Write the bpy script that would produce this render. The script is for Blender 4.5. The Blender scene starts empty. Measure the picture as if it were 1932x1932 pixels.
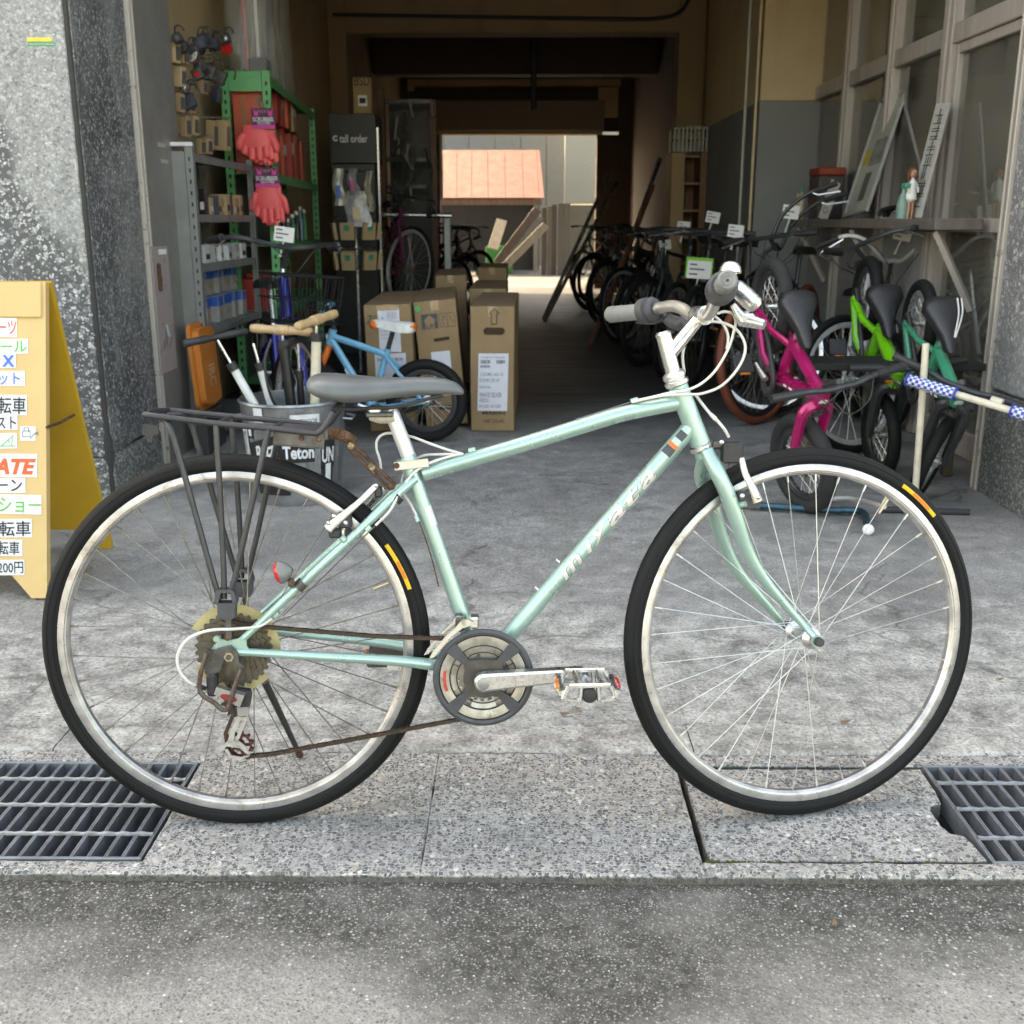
import bpy, bmesh, math, random
from mathutils import Vector as V, Matrix as M
R = math.radians
random.seed(7)
sc = bpy.context.scene
C = sc.collection

# ---------------------------------------------------------------- camera
CAM_H, PITCH, YAW, FPX = 1.07, R(15.07), math.atan(19 / 2118.0), 2046.0
cam_d = bpy.data.cameras.new("camera")
cam_d.sensor_width = 36.0
cam_d.lens = FPX / 1932.0 * 36.0
cam_d.clip_start, cam_d.clip_end = 0.05, 500
cam_d.dof.use_dof = True
cam_d.dof.focus_distance = 1.95
cam_d.dof.aperture_fstop = 9.0
cam = bpy.data.objects.new("camera", cam_d)
C.objects.link(cam)
cam.location = (0, 0, CAM_H)
cam.rotation_euler = (R(90) - PITCH, 0, YAW)
sc.camera = cam

# ---------------------------------------------------------------- sky, sun, exposure
SUN_DIR = V((-0.42, 0.50, 0.755)).normalized()          # towards the sun: behind the shop, street side in open shade
w = bpy.data.worlds.new("World"); sc.world = w; w.use_nodes = True
wn = w.node_tree; wn.nodes.clear()
sky = wn.nodes.new("ShaderNodeTexSky"); sky.sky_type = 'NISHITA'; sky.sun_disc = False
sky.sun_elevation = math.asin(SUN_DIR.z)
sky.sun_rotation = math.atan2(SUN_DIR.x, SUN_DIR.y)
sky.dust_density = 2.5; sky.ozone_density = 0.6; sky.air_density = 1.0
bg = wn.nodes.new("ShaderNodeBackground"); bg.inputs[1].default_value = 0.15
wo = wn.nodes.new("ShaderNodeOutputWorld")
wn.links.new(sky.outputs[0], bg.inputs[0]); wn.links.new(bg.outputs[0], wo.inputs[0])
sun_d = bpy.data.lights.new("sun", 'SUN'); sun_d.energy = 2.2; sun_d.angle = R(0.53); sun_d.color = (1.0, 0.95, 0.88)
sun = bpy.data.objects.new("sun", sun_d); C.objects.link(sun)
sun.rotation_euler = SUN_DIR.to_track_quat('Z', 'Y').to_euler()
sc.view_settings.view_transform = 'Standard'; sc.view_settings.look = 'None'
sc.view_settings.exposure = 2.88; sc.view_settings.gamma = 1.0
sc.view_settings.use_white_balance = True; sc.view_settings.white_balance_temperature = 9950; sc.view_settings.white_balance_tint = 8
sc.render.engine = 'CYCLES'
cy = sc.cycles
cy.use_denoising = True
try: cy.denoiser = 'OPENIMAGEDENOISE'
except Exception: pass
cy.adaptive_threshold = 0.03
cy.max_bounces = 7; cy.diffuse_bounces = 5; cy.glossy_bounces = 4; cy.transmission_bounces = 6; cy.transparent_max_bounces = 8
cy.caustics_reflective = False; cy.caustics_refractive = False
cy.sample_clamp_indirect = 6.0

# ---------------------------------------------------------------- measuring: a point of the photo's ray on a known plane of the place
_cp, _sp, _cy, _sy = math.cos(PITCH), math.sin(PITCH), math.cos(YAW), math.sin(YAW)
EYE = V((0, 0, CAM_H))
def ray(u, v):
    x, y = (u - 966) / FPX, -(v - 966) / FPX
    d = (x, _cp + y * _sp, -_sp + y * _cp)
    return V((d[0] * _cy - d[1] * _sy, d[0] * _sy + d[1] * _cy, d[2]))
def PL(u, v, o, n):
    r = ray(u, v); n = V(n); return EYE + r * ((V(o) - EYE).dot(n) / r.dot(n))
def P(u, v, Y): return PL(u, v, (0, Y, 0), (0, 1, 0))
def G(u, v, z=0.0): return PL(u, v, (0, 0, z), (0, 0, 1))
def PX(u, v, x): return PL(u, v, (x, 0, 0), (1, 0, 0))

# ---------------------------------------------------------------- materials
def lin(c): return c / 12.92 if c <= 0.04045 else ((c + 0.055) / 1.055) ** 2.4
def rgb(h):
    if isinstance(h, (tuple, list)): return tuple(h)[:3] + (1,)
    h = h.lstrip('#'); return tuple(lin(int(h[i:i + 2], 16) / 255) for i in (0, 2, 4)) + (1,)
MATS = {}
class NT:
    def __init__(s, name):
        s.m = bpy.data.materials.new(name); s.m.use_nodes = True
        s.t = s.m.node_tree; s.b = s.t.nodes["Principled BSDF"]
    def n(s, typ, **k):
        x = s.t.nodes.new("ShaderNode" + typ)
        for a, b in k.items(): setattr(x, a, b)
        return x
    def l(s, a, b): s.t.links.new(a, b)
    def pos(s, scale=None, obj=False):
        if obj:
            p = s.n("TexCoord").outputs["Object"]
        else:
            p = s.n("NewGeometry").outputs["Position"]
        if scale:
            mp = s.n("Mapping"); mp.inputs["Scale"].default_value = scale; s.l(p, mp.inputs["Vector"]); p = mp.outputs[0]
        return p
    def noise(s, p, scale, detail=4, rough=0.55, dist=0.0):
        x = s.n("TexNoise"); x.inputs["Scale"].default_value = scale; x.inputs["Detail"].default_value = detail
        x.inputs["Roughness"].default_value = rough; x.inputs["Distortion"].default_value = dist; s.l(p, x.inputs["Vector"]); return x.outputs["Fac"]
    def vor(s, p, scale, feature='F1', rnd=1.0):
        x = s.n("TexVoronoi", feature=feature); x.inputs["Scale"].default_value = scale; x.inputs["Randomness"].default_value = rnd
        s.l(p, x.inputs["Vector"]); return x
    def ramp(s, fac, stops, interp='LINEAR'):
        x = s.n("ValToRGB"); x.color_ramp.interpolation = interp; e = x.color_ramp.elements
        e[0].position = stops[0][0]; e[0].color = rgb(stops[0][1])
        e[1].position = stops[-1][0]; e[1].color = rgb(stops[-1][1])
        for p_, c_ in stops[1:-1]:
            q = e.new(p_); q.color = rgb(c_)
        s.l(fac, x.inputs[0]); return x.outputs[0]
    def mix(s, fac, a, b, mode='MIX'):
        x = s.n("Mix", data_type='RGBA', blend_type=mode)
        for sock, val in ((x.inputs[0], fac), (x.inputs[6], a), (x.inputs[7], b)):
            if hasattr(val, 'is_linked'): s.l(val, sock)
            elif isinstance(val, (int, float)): sock.default_value = val
            else: sock.default_value = rgb(val)
        return x.outputs[2]
    def math(s, op, a, b=0.0, clamp=False):
        x = s.n("Math", operation=op, use_clamp=clamp)
        for i, val in enumerate((a, b)):
            if hasattr(val, 'is_linked'): s.l(val, x.inputs[i])
            else: x.inputs[i].default_value = val
        return x.outputs[0]
    def bump(s, h, strength=0.3, dist=0.002):
        x = s.n("Bump"); x.inputs["Strength"].default_value = strength; x.inputs["Distance"].default_value = dist
        s.l(h, x.inputs["Height"]); s.l(x.outputs[0], s.b.inputs["Normal"])
    def col(s, c): s.l(c, s.b.inputs["Base Color"])
    def rough(s, c):
        if hasattr(c, 'is_linked'): s.l(c, s.b.inputs["Roughness"])
        else: s.b.inputs["Roughness"].default_value = c

def mat(name, col, rough=0.5, metal=0.0, var=0.12, scale=30, coat=0.0, dirt=None, bump=0.0, bscale=200, spec=0.5, obj=True):
    """plain paint, plastic, metal: colour with a little cloudiness, uneven gloss, optional dirt and fine relief"""
    if name in MATS: return MATS[name]
    k = NT(name); c = rgb(col); p = k.pos(obj=obj)
    n1 = k.noise(p, scale, 5)
    lo = tuple(max(0, x * (1 - var)) for x in c[:3]); hi = tuple(min(1, x * (1 + var)) for x in c[:3])
    cc = k.ramp(n1, [(0.3, lo), (0.7, hi)])
    if dirt:
        n2 = k.noise(p, scale * 0.6, 8, 0.7, 0.4)
        cc = k.mix(k.ramp(n2, [(dirt[1], (0, 0, 0)), (dirt[1] + 0.14, (1, 1, 1))]), cc, dirt[0])
    k.col(cc)
    k.rough(k.ramp(k.noise(p, scale * 2.3, 4), [(0.25, (max(0.03, rough - 0.08),) * 3), (0.75, (min(1, rough + 0.1),) * 3)]))
    k.b.inputs["Metallic"].default_value = metal
    k.b.inputs["Coat Weight"].default_value = coat; k.b.inputs["Coat Roughness"].default_value = 0.12
    k.b.inputs["Specular IOR Level"].default_value = spec
    if bump: k.bump(k.noise(p, bscale, 3), bump, 0.002)
    MATS[name] = k.m; return k.m

def m_road():
    k = NT("road_concrete"); p = k.pos()
    big = k.noise(p, 1.7, 4, 0.6, 0.5)
    sx = k.n("SeparateXYZ"); k.l(k.n("NewGeometry").outputs["Position"], sx.inputs[0])
    y = k.math('ADD', sx.outputs[1], k.math('MULTIPLY', k.math('SUBTRACT', k.noise(p, 2.6, 6, 0.68), 0.5), 0.55))
    y = k.math('ADD', y, k.math('MULTIPLY', k.math('SUBTRACT', 1.0, k.math('MULTIPLY', k.math('ABSOLUTE', k.math('SUBTRACT', sx.outputs[0], 0.12)), 2.2), True), 0.26))
    # damp, grimy band that runs along the gutter
    damp = k.math('MULTIPLY', k.math('SUBTRACT', y, 1.33), 5.0, True)
    damp = k.math('MULTIPLY', damp, k.ramp(k.noise(p, 2.1, 4, 0.62, 0.3), [(0.30, (0.50,) * 3), (0.52, (1, 1, 1))]))
    damp = k.math('MULTIPLY', damp, k.ramp(k.noise(p, 38, 4, 0.75), [(0.30, (0.7,) * 3), (0.58, (1, 1, 1))]))
    base = k.mix(damp, (0.36, 0.352, 0.332), (0.055, 0.054, 0.047))
    foot = k.math('MULTIPLY', k.math('SUBTRACT', k.math('ADD', sx.outputs[1], k.math('MULTIPLY', k.noise(p, 22, 4, 0.7), 0.05)), 1.612), 60.0, True)
    base = k.mix(k.math('MULTIPLY', foot, 0.8), base, (0.045, 0.040, 0.030))
    med = k.noise(p, 75, 3, 0.7)
    base = k.mix(0.5, base, k.mix(k.ramp(med, [(0.3, (0, 0, 0)), (0.72, (1, 1, 1))]), (0.08, 0.08, 0.075), (0.40, 0.395, 0.38)), 'OVERLAY')
    v1 = k.vor(p, 150)
    sep = k.n("SeparateColor"); k.l(v1.outputs["Color"], sep.inputs[0])
    thr = k.math('ADD', 0.16, k.math('MULTIPLY', sep.outputs[2], 0.30))
    stone = k.math('MULTIPLY', k.math('LESS_THAN', v1.outputs["Distance"], thr), k.math('GREATER_THAN', sep.outputs[0], 0.45))
    base = k.mix(k.math('MULTIPLY', stone, 0.85), base, k.ramp(sep.outputs[1], [(0.0, (0.06, 0.06, 0.058)), (0.35, (0.15, 0.148, 0.142)), (0.7, (0.27, 0.265, 0.25)), (0.92, (0.36, 0.35, 0.33)), (1.0, (0.58, 0.565, 0.53))]))
    v2 = k.vor(p, 380); sep2 = k.n("SeparateColor"); k.l(v2.outputs["Color"], sep2.inputs[0])
    base = k.mix(k.math('MULTIPLY', k.math('GREATER_THAN', sep2.outputs[0], 0.72), 0.5), base, k.ramp(sep2.outputs[1], [(0, (0.03, 0.03, 0.03)), (0.55, (0.16, 0.16, 0.155)), (0.8, (0.30, 0.295, 0.28)), (1.0, (0.46, 0.45, 0.43))]))
    k.col(base); k.rough(0.85)
    hgt = k.math('ADD', k.math('SUBTRACT', 0.6, v1.outputs["Distance"]), k.math('MULTIPLY', med, 0.8))
    k.bump(hgt, 0.7, 0.003); return k.m
def m_aggregate(name, cement, tint=1.0):
    k = NT(name); p = k.pos()
    big = k.noise(p, 2.6, 5, 0.6)
    cem = k.mix(k.ramp(k.noise(p, 140, 4, 0.6), [(0.3, (0, 0, 0)), (0.7, (1, 1, 1))]), tuple(c * 0.72 for c in cement), tuple(min(1, c * 1.15) for c in cement))
    cem = k.mix(k.ramp(big, [(0.35, (0.45,) * 3), (0.62, (0, 0, 0))]), cem, tuple(c * 0.55 for c in cement))
    nz = k.n("TexNoise"); nz.inputs["Scale"].default_value = 60; nz.inputs["Detail"].default_value = 2; k.l(p, nz.inputs["Vector"])
    sc_ = k.n("VectorMath", operation='SCALE'); sc_.inputs["Scale"].default_value = 0.008; k.l(nz.outputs["Color"], sc_.inputs[0])
    wp = k.n("VectorMath", operation='ADD'); k.l(p, wp.inputs[0]); k.l(sc_.outputs[0], wp.inputs[1]); q = wp.outputs[0]
    v1 = k.vor(q, 128); sep = k.n("SeparateColor"); k.l(v1.outputs["Color"], sep.inputs[0]); e1 = k.vor(q, 128, 'DISTANCE_TO_EDGE')
    peb = k.math('MULTIPLY', k.math('GREATER_THAN', e1.outputs["Distance"], k.math('ADD', 0.03, k.math('MULTIPLY', sep.outputs[2], 0.16))), k.math('GREATER_THAN', sep.outputs[0], 0.10))
    pc = k.ramp(sep.outputs[1], [(0.0, (0.075, 0.075, 0.076)), (0.35, (0.13, 0.13, 0.13)), (0.58, (0.21, 0.208, 0.203)), (0.8, (0.32, 0.312, 0.295)), (0.92, (0.40, 0.34, 0.28)), (1.0, (0.62, 0.60, 0.56))])
    cc = k.mix(peb, cem, pc)
    v2 = k.vor(p, 340); s2 = k.n("SeparateColor"); k.l(v2.outputs["Color"], s2.inputs[0])
    p2 = k.math('MULTIPLY', k.math('GREATER_THAN', s2.outputs[0], 0.6), k.math('SUBTRACT', 1.0, peb))
    cc = k.mix(k.math('MULTIPLY', p2, 0.8), cc, k.ramp(s2.outputs[1], [(0.0, (0.08, 0.08, 0.085)), (0.6, (0.22, 0.22, 0.22)), (1.0, (0.58, 0.56, 0.53))]))
    grime = k.ramp(k.noise(p, 5.5, 5, 0.68, 0.4), [(0.48, (0, 0, 0)), (0.75, (0.55,) * 3)])
    cc = k.mix(grime, cc, (0.10, 0.095, 0.085))
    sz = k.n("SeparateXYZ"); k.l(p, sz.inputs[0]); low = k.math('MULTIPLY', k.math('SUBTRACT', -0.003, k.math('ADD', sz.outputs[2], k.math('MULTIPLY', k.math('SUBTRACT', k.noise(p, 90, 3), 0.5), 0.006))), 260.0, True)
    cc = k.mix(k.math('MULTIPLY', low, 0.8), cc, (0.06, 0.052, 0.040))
    k.col(cc); k.rough(0.82)
    k.bump(k.math('ADD', k.math('MULTIPLY', peb, 0.7), k.noise(p, 260, 3)), 0.6, 0.0018); return k.m
def m_floor():
    k = NT("shop_floor_concrete"); p = k.pos()
    sx = k.n("SeparateXYZ"); k.l(p, sx.inputs[0])
    big = k.noise(p, 1.1, 4, 0.62, 0.6); mid = k.noise(p, 10, 6, 0.74, 0.3); fine = k.noise(p, 130, 3, 0.75)
    # worn-out rough apron towards the gutter, smoother trowelled screed further in
    edge = k.math('ADD', sx.outputs[1], k.math('MULTIPLY', k.math('SUBTRACT', k.noise(p, 1.9, 4, 0.65), 0.5), 1.5))
    rough_zone = k.math('SUBTRACT', 1.0, k.math('MULTIPLY', k.math('SUBTRACT', edge, 2.75), 3.5, True))
    smooth = k.mix(k.ramp(mid, [(0.3, (0, 0, 0)), (0.68, (1, 1, 1))]), (0.165, 0.162, 0.156), (0.38, 0.375, 0.362))
    smooth = k.mix(k.ramp(big, [(0.42, (0, 0, 0)), (0.66, (0.6,) * 3)]), smooth, (0.155, 0.15, 0.143))
    worn = k.mix(k.ramp(mid, [(0.32, (0, 0, 0)), (0.66, (1, 1, 1))]), (0.12, 0.115, 0.108), (0.50, 0.49, 0.465))
    v1 = k.vor(p, 95); sep = k.n("SeparateColor"); k.l(v1.outputs["Color"], sep.inputs[0])
    st = k.math('MULTIPLY', k.math('LESS_THAN', v1.outputs["Distance"], 0.33), k.math('GREATER_THAN', sep.outputs[0], 0.5))
    worn = k.mix(k.math('MULTIPLY', st, 0.8), worn, k.ramp(sep.outputs[1], [(0, (0.09, 0.09, 0.09)), (0.6, (0.25, 0.25, 0.24)), (0.92, (0.5, 0.49, 0.46)), (1, (0.36, 0.27, 0.2))]))
    cc = k.mix(rough_zone, smooth, worn)
    cc = k.mix(0.75, cc, k.ramp(fine, [(0.25, (0.12, 0.12, 0.12)), (0.75, (0.85, 0.84, 0.82))]), 'OVERLAY')
    # oil and tyre stains, pitted spots, cracks
    v3 = k.vor(k.pos((1, 2.2, 1)), 5.5); s3 = k.n("SeparateColor"); k.l(v3.outputs["Color"], s3.inputs[0])
    spot = k.math('MULTIPLY', k.ramp(k.math('ADD', v3.outputs["Distance"], k.math('MULTIPLY', fine, 0.22)), [(0.12, (1, 1, 1)), (0.27, (0, 0, 0))]), k.math('GREATER_THAN', s3.outputs[0], 0.6))
    cc = k.mix(k.math('MULTIPLY', spot, 0.6), cc, (0.045, 0.042, 0.04))
    pit = k.ramp(k.noise(k.pos((1, 2.0, 1)), 34, 5, 0.8), [(0.335, (1, 1, 1)), (0.385, (0, 0, 0))])
    cc = k.mix(k.math('MULTIPLY', pit, 0.8), cc, (0.06, 0.056, 0.05))
    rust = k.ramp(k.noise(p, 2.6, 5, 0.7, 0.6), [(0.60, (0, 0, 0)), (0.74, (0.45,) * 3)])
    cc = k.mix(rust, cc, (0.17, 0.115, 0.075))
    # the floor colour turns much darker further into the shop, streaked across
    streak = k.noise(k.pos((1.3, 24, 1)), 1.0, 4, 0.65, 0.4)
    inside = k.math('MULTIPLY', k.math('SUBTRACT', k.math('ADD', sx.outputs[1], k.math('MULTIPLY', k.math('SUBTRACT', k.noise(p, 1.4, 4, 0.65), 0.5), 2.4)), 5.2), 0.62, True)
    oil = k.ramp(streak, [(0.3, (0.010, 0.009, 0.008)), (0.6, (0.026, 0.024, 0.021)), (0.8, (0.09, 0.084, 0.077))])  # near-black tones of the inner floor, paler in the streaks
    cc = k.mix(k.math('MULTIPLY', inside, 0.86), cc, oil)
    wp = k.n("VectorMath", operation='ADD'); nz = k.n("TexNoise"); nz.inputs["Scale"].default_value = 4.0; nz.inputs["Detail"].default_value = 4
    k.l(p, nz.inputs["Vector"]); scl = k.n("VectorMath", operation='SCALE'); scl.inputs["Scale"].default_value = 0.35
    k.l(nz.outputs["Color"], scl.inputs[0]); k.l(p, wp.inputs[0]); k.l(scl.outputs[0], wp.inputs[1])
    ve = k.vor(wp.outputs[0], 0.62, 'DISTANCE_TO_EDGE')
    crack = k.math('MULTIPLY', k.ramp(ve.outputs["Distance"], [(0.0, (1, 1, 1)), (0.0055, (0, 0, 0))]), k.math('MAXIMUM', k.ramp(big, [(0.50, (0, 0, 0)), (0.58, (1, 1, 1))]), k.math('MULTIPLY', rough_zone, 0.55)))
    cc = k.mix(k.math('MULTIPLY', crack, 0.62), cc, (0.06, 0.056, 0.05))
    k.col(cc)
    rg = k.ramp(k.math('ADD', mid, k.math('MULTIPLY', rough_zone, 0.4)), [(0.3, (0.5,) * 3), (0.8, (0.88,) * 3)])
    k.rough(k.mix(inside, rg, k.ramp(streak, [(0.35, (0.62,) * 3), (0.7, (0.36,) * 3)])))
    h = k.math('ADD', k.math('MULTIPLY', fine, k.math('ADD', 0.35, k.math('MULTIPLY', rough_zone, 1.1))), k.math('MULTIPLY', crack, -1.6))
    h = k.math('ADD', h, k.math('MULTIPLY', k.math('MULTIPLY', streak, inside), 1.2))
    k.bump(k.math('SUBTRACT', h, k.math('MULTIPLY', pit, 0.9)), 0.6, 0.003); return k.m
def m_terrazzo(name, dark, chip_amt, smear, scale=70, zs=1.0, edge=None):
    k = NT(name); p = k.pos((1, 1, zs))
    v1 = k.vor(p, scale); sep = k.n("SeparateColor"); k.l(v1.outputs["Color"], sep.inputs[0])
    e1 = k.vor(p, scale, 'DISTANCE_TO_EDGE')
    chips = k.ramp(sep.outputs[0], [(0.0, tuple(dark)), (0.5, tuple(d * 1.7 for d in dark)), (1 - chip_amt, tuple(d * 3.2 for d in dark)), (1 - chip_amt * 0.45, (0.42, 0.42, 0.41)), (1 - chip_amt * 0.15, (0.58, 0.58, 0.56)), (1.0, (0.6, 0.6, 0.58))], 'CONSTANT')
    cc = k.mix(k.ramp(e1.outputs["Distance"], [(0.03, (1, 1, 1)), (0.09, (0, 0, 0))]), chips, tuple(d * 0.9 for d in dark))
    v2 = k.vor(p, scale * 2.6); s2 = k.n("SeparateColor"); k.l(v2.outputs["Color"], s2.inputs[0])
    cc = k.mix(k.math('GREATER_THAN', s2.outputs[0], 0.90), cc, (0.48, 0.48, 0.47))
    cc = k.mix(k.math('MULTIPLY', k.math('GREATER_THAN', s2.outputs[1], 0.6), 0.6), cc, tuple(d * 0.7 for d in dark))
    n = k.noise(k.pos((1, 1, 0.55)), 3.3, 5, 0.62, 0.3)
    if edge is not None:
        sx = k.n("SeparateXYZ"); k.l(k.n("NewGeometry").outputs["Position"], sx.inputs[0])
        n = k.math('ADD', n, k.math('ADD', k.math('MULTIPLY', k.math('SUBTRACT', sx.outputs[0], edge), 2.2), k.math('MULTIPLY', k.math('SUBTRACT', sx.outputs[2], 1.0), 0.8)))
    sm = k.ramp(n, [(0.46, (0, 0, 0)), (0.60, (1, 1, 1))])
    v3 = k.vor(p, scale * 1.9); s3 = k.n("SeparateColor"); k.l(v3.outputs["Color"], s3.inputs[0])
    skim = k.ramp(s3.outputs[0], [(0.0, (0.17, 0.17, 0.17)), (0.12, (0.27, 0.27, 0.265)), (0.5, (0.33, 0.33, 0.325)), (0.9, (0.39, 0.39, 0.38)), (1.0, (0.55, 0.55, 0.54))])
    cc = k.mix(k.math('MULTIPLY', sm, smear), cc, skim)
    st = k.noise(k.pos((14, 14, 1.0)), 1.0, 5, 0.6)
    cc = k.mix(k.math('MULTIPLY', k.ramp(st, [(0.5, (0, 0, 0)), (0.72, (1, 1, 1))]), 0.16), cc, (0.06, 0.06, 0.062))
    k.col(cc); k.rough(0.5)
    k.bump(k.math('ADD', k.math('MULTIPLY', e1.outputs["Distance"], 2.0), k.noise(p, 160, 3)), 0.25, 0.0015); return k.m
def m_plaster(name, col, grime=0.35):
    k = NT(name); p = k.pos(); c = rgb(col)[:3]
    n = k.noise(p, 1.6, 6, 0.6, 0.3); f = k.noise(p, 55, 4)
    cc = k.mix(k.ramp(n, [(0.3, (0, 0, 0)), (0.7, (1, 1, 1))]), tuple(x * 0.8 for x in c), c)
    st = k.noise(k.pos((5, 5, 0.5)), 1.0, 6, 0.65)
    cc = k.mix(k.math('MULTIPLY', k.ramp(st, [(0.52, (0, 0, 0)), (0.75, (1, 1, 1))]), grime), cc, tuple(x * 0.4 for x in c))
    k.col(cc); k.rough(0.8); k.bump(f, 0.2, 0.003); return k.m
def m_wood(name, a, b, scale=1.0, rough=0.55):
    k = NT(name); p = k.pos((22 * scale, 22 * scale, 2.2 * scale), obj=True)
    n = k.noise(p, 1.0, 6, 0.65, 0.8)
    k.col(k.ramp(n, [(0.3, a), (0.7, b)])); k.rough(rough); k.bump(n, 0.15, 0.001); return k.m
def m_cardboard(name, col):
    k = NT(name); p = k.pos(obj=True); c = rgb(col)[:3]
    n = k.noise(p, 5, 6, 0.65); fl = k.noise(k.pos((1, 1, 60), obj=True), 3.0, 3)
    cc = k.ramp(n, [(0.25, tuple(x * 0.82 for x in c)), (0.75, tuple(min(1, x * 1.1) for x in c))])
    cc = k.mix(k.ramp(k.noise(p, 34, 6, 0.8, 0.5), [(0.66, (0, 0, 0)), (0.76, (0.5,) * 3)]), cc, tuple(x * 1.5 for x in c))
    k.col(cc); k.rough(0.85); k.bump(fl, 0.08, 0.001); return k.m
def m_glass(name, tint=(0.75, 0.8, 0.78), rough=0.02):
    """thin pane: lets light through, mirrors more at grazing angles, with a pale haze of reflection painted in"""
    k = NT(name); out = k.t.nodes["Material Output"]
    tr = k.n("BsdfTransparent"); tr.inputs[0].default_value = rgb(tint)
    gl = k.n("BsdfGlossy"); gl.inputs["Roughness"].default_value = rough; gl.inputs[0].default_value = (0.9, 0.9, 0.9, 1)
    df = k.n("BsdfDiffuse"); df.inputs[0].default_value = (0.50, 0.46, 0.39, 1)  # pale veil on the panes: hazy street reflection put into the colour
    fr = k.n("Fresnel"); fr.inputs[0].default_value = 1.5
    m1 = k.n("MixShader"); k.l(k.math('MULTIPLY', fr.outputs[0], 1.8, True), m1.inputs[0]); k.l(tr.outputs[0], m1.inputs[1]); k.l(gl.outputs[0], m1.inputs[2])
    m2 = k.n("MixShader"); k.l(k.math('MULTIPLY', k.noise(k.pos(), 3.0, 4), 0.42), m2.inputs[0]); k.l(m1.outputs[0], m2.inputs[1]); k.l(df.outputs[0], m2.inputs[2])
    k.l(m2.outputs[0], out.inputs[0]); k.t.nodes.remove(k.b); return k.m
def m_film(name, alpha=0.25, col=(0.85, 0.85, 0.85)):
    k = NT(name); k.b.inputs["Base Color"].default_value = rgb(col); k.b.inputs["Roughness"].default_value = 0.12
    k.b.inputs["Alpha"].default_value = alpha; k.b.inputs["Specular IOR Level"].default_value = 1.0
    k.bump(k.noise(k.pos(obj=True), 14, 4, 0.7, 1.0), 0.8, 0.02); return k.m
def m_rubber(name, c=0.022, rough=0.62, dust=0.12):
    k = NT(name); p = k.pos(obj=True)
    n = k.noise(p, 9, 7, 0.7)
    k.col(k.ramp(n, [(0.35, (c * 0.75, c * 0.77, c * 0.8)), (0.62, (c * 1.3,) * 3), (0.85, (c + dust * 0.5, c + dust * 0.48, c + dust * 0.45))]))
    k.b.inputs['Specular IOR Level'].default_value = 0.22
    k.rough(k.ramp(n, [(0.3, (rough - 0.1,) * 3), (0.7, (rough + 0.15,) * 3)])); k.bump(k.noise(p, 420, 2), 0.2, 0.001); return k.m
def m_rust(name, metal_col, rust_amt=0.5, rough=0.45, scale=40, metal=0.85):
    k = NT(name); p = k.pos(obj=True)
    n = k.noise(p, scale, 8, 0.72, 0.5)
    f = k.ramp(n, [(0.62 - rust_amt * 0.35, (0, 0, 0)), (0.74 - rust_amt * 0.35, (1, 1, 1))])
    rust = k.ramp(k.noise(p, scale * 3, 5), [(0.3, (0.035, 0.017, 0.009)), (0.7, (0.145, 0.062, 0.028))])
    k.col(k.mix(f, metal_col, rust)); k.l(k.math('MULTIPLY', k.math('SUBTRACT', 1.0, f), metal), k.b.inputs["Metallic"])
    k.rough(k.ramp(f, [(0, (rough,) * 3), (1, (0.85,) * 3)])); k.bump(n, 0.25, 0.001); return k.m
def m_frame(name, c, flake=0.35):
    k = NT(name); p = k.pos(obj=True)
    n = k.noise(p, 7, 6, 0.65)
    cc = k.ramp(n, [(0.3, tuple(x * 0.9 for x in c)), (0.7, tuple(min(1, x * 1.06) for x in c))])
    chip = k.ramp(k.noise(p, 120, 4, 0.8), [(0.70, (0, 0, 0)), (0.73, (1, 1, 1))])
    scuff = k.ramp(k.noise(p, 26, 7, 0.75, 0.8), [(0.62, (0, 0, 0)), (0.78, (0.45,) * 3)])
    cc = k.mix(scuff, cc, (0.25, 0.24, 0.2)); cc = k.mix(chip, cc, (0.12, 0.08, 0.05))
    k.col(cc); k.b.inputs["Metallic"].default_value = flake
    k.rough(k.ramp(n, [(0.3, (0.22,) * 3), (0.7, (0.36,) * 3)])); k.b.inputs["Coat Weight"].default_value = 0.35; k.b.inputs["Coat Roughness"].default_value = 0.15
    return k.m

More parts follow.
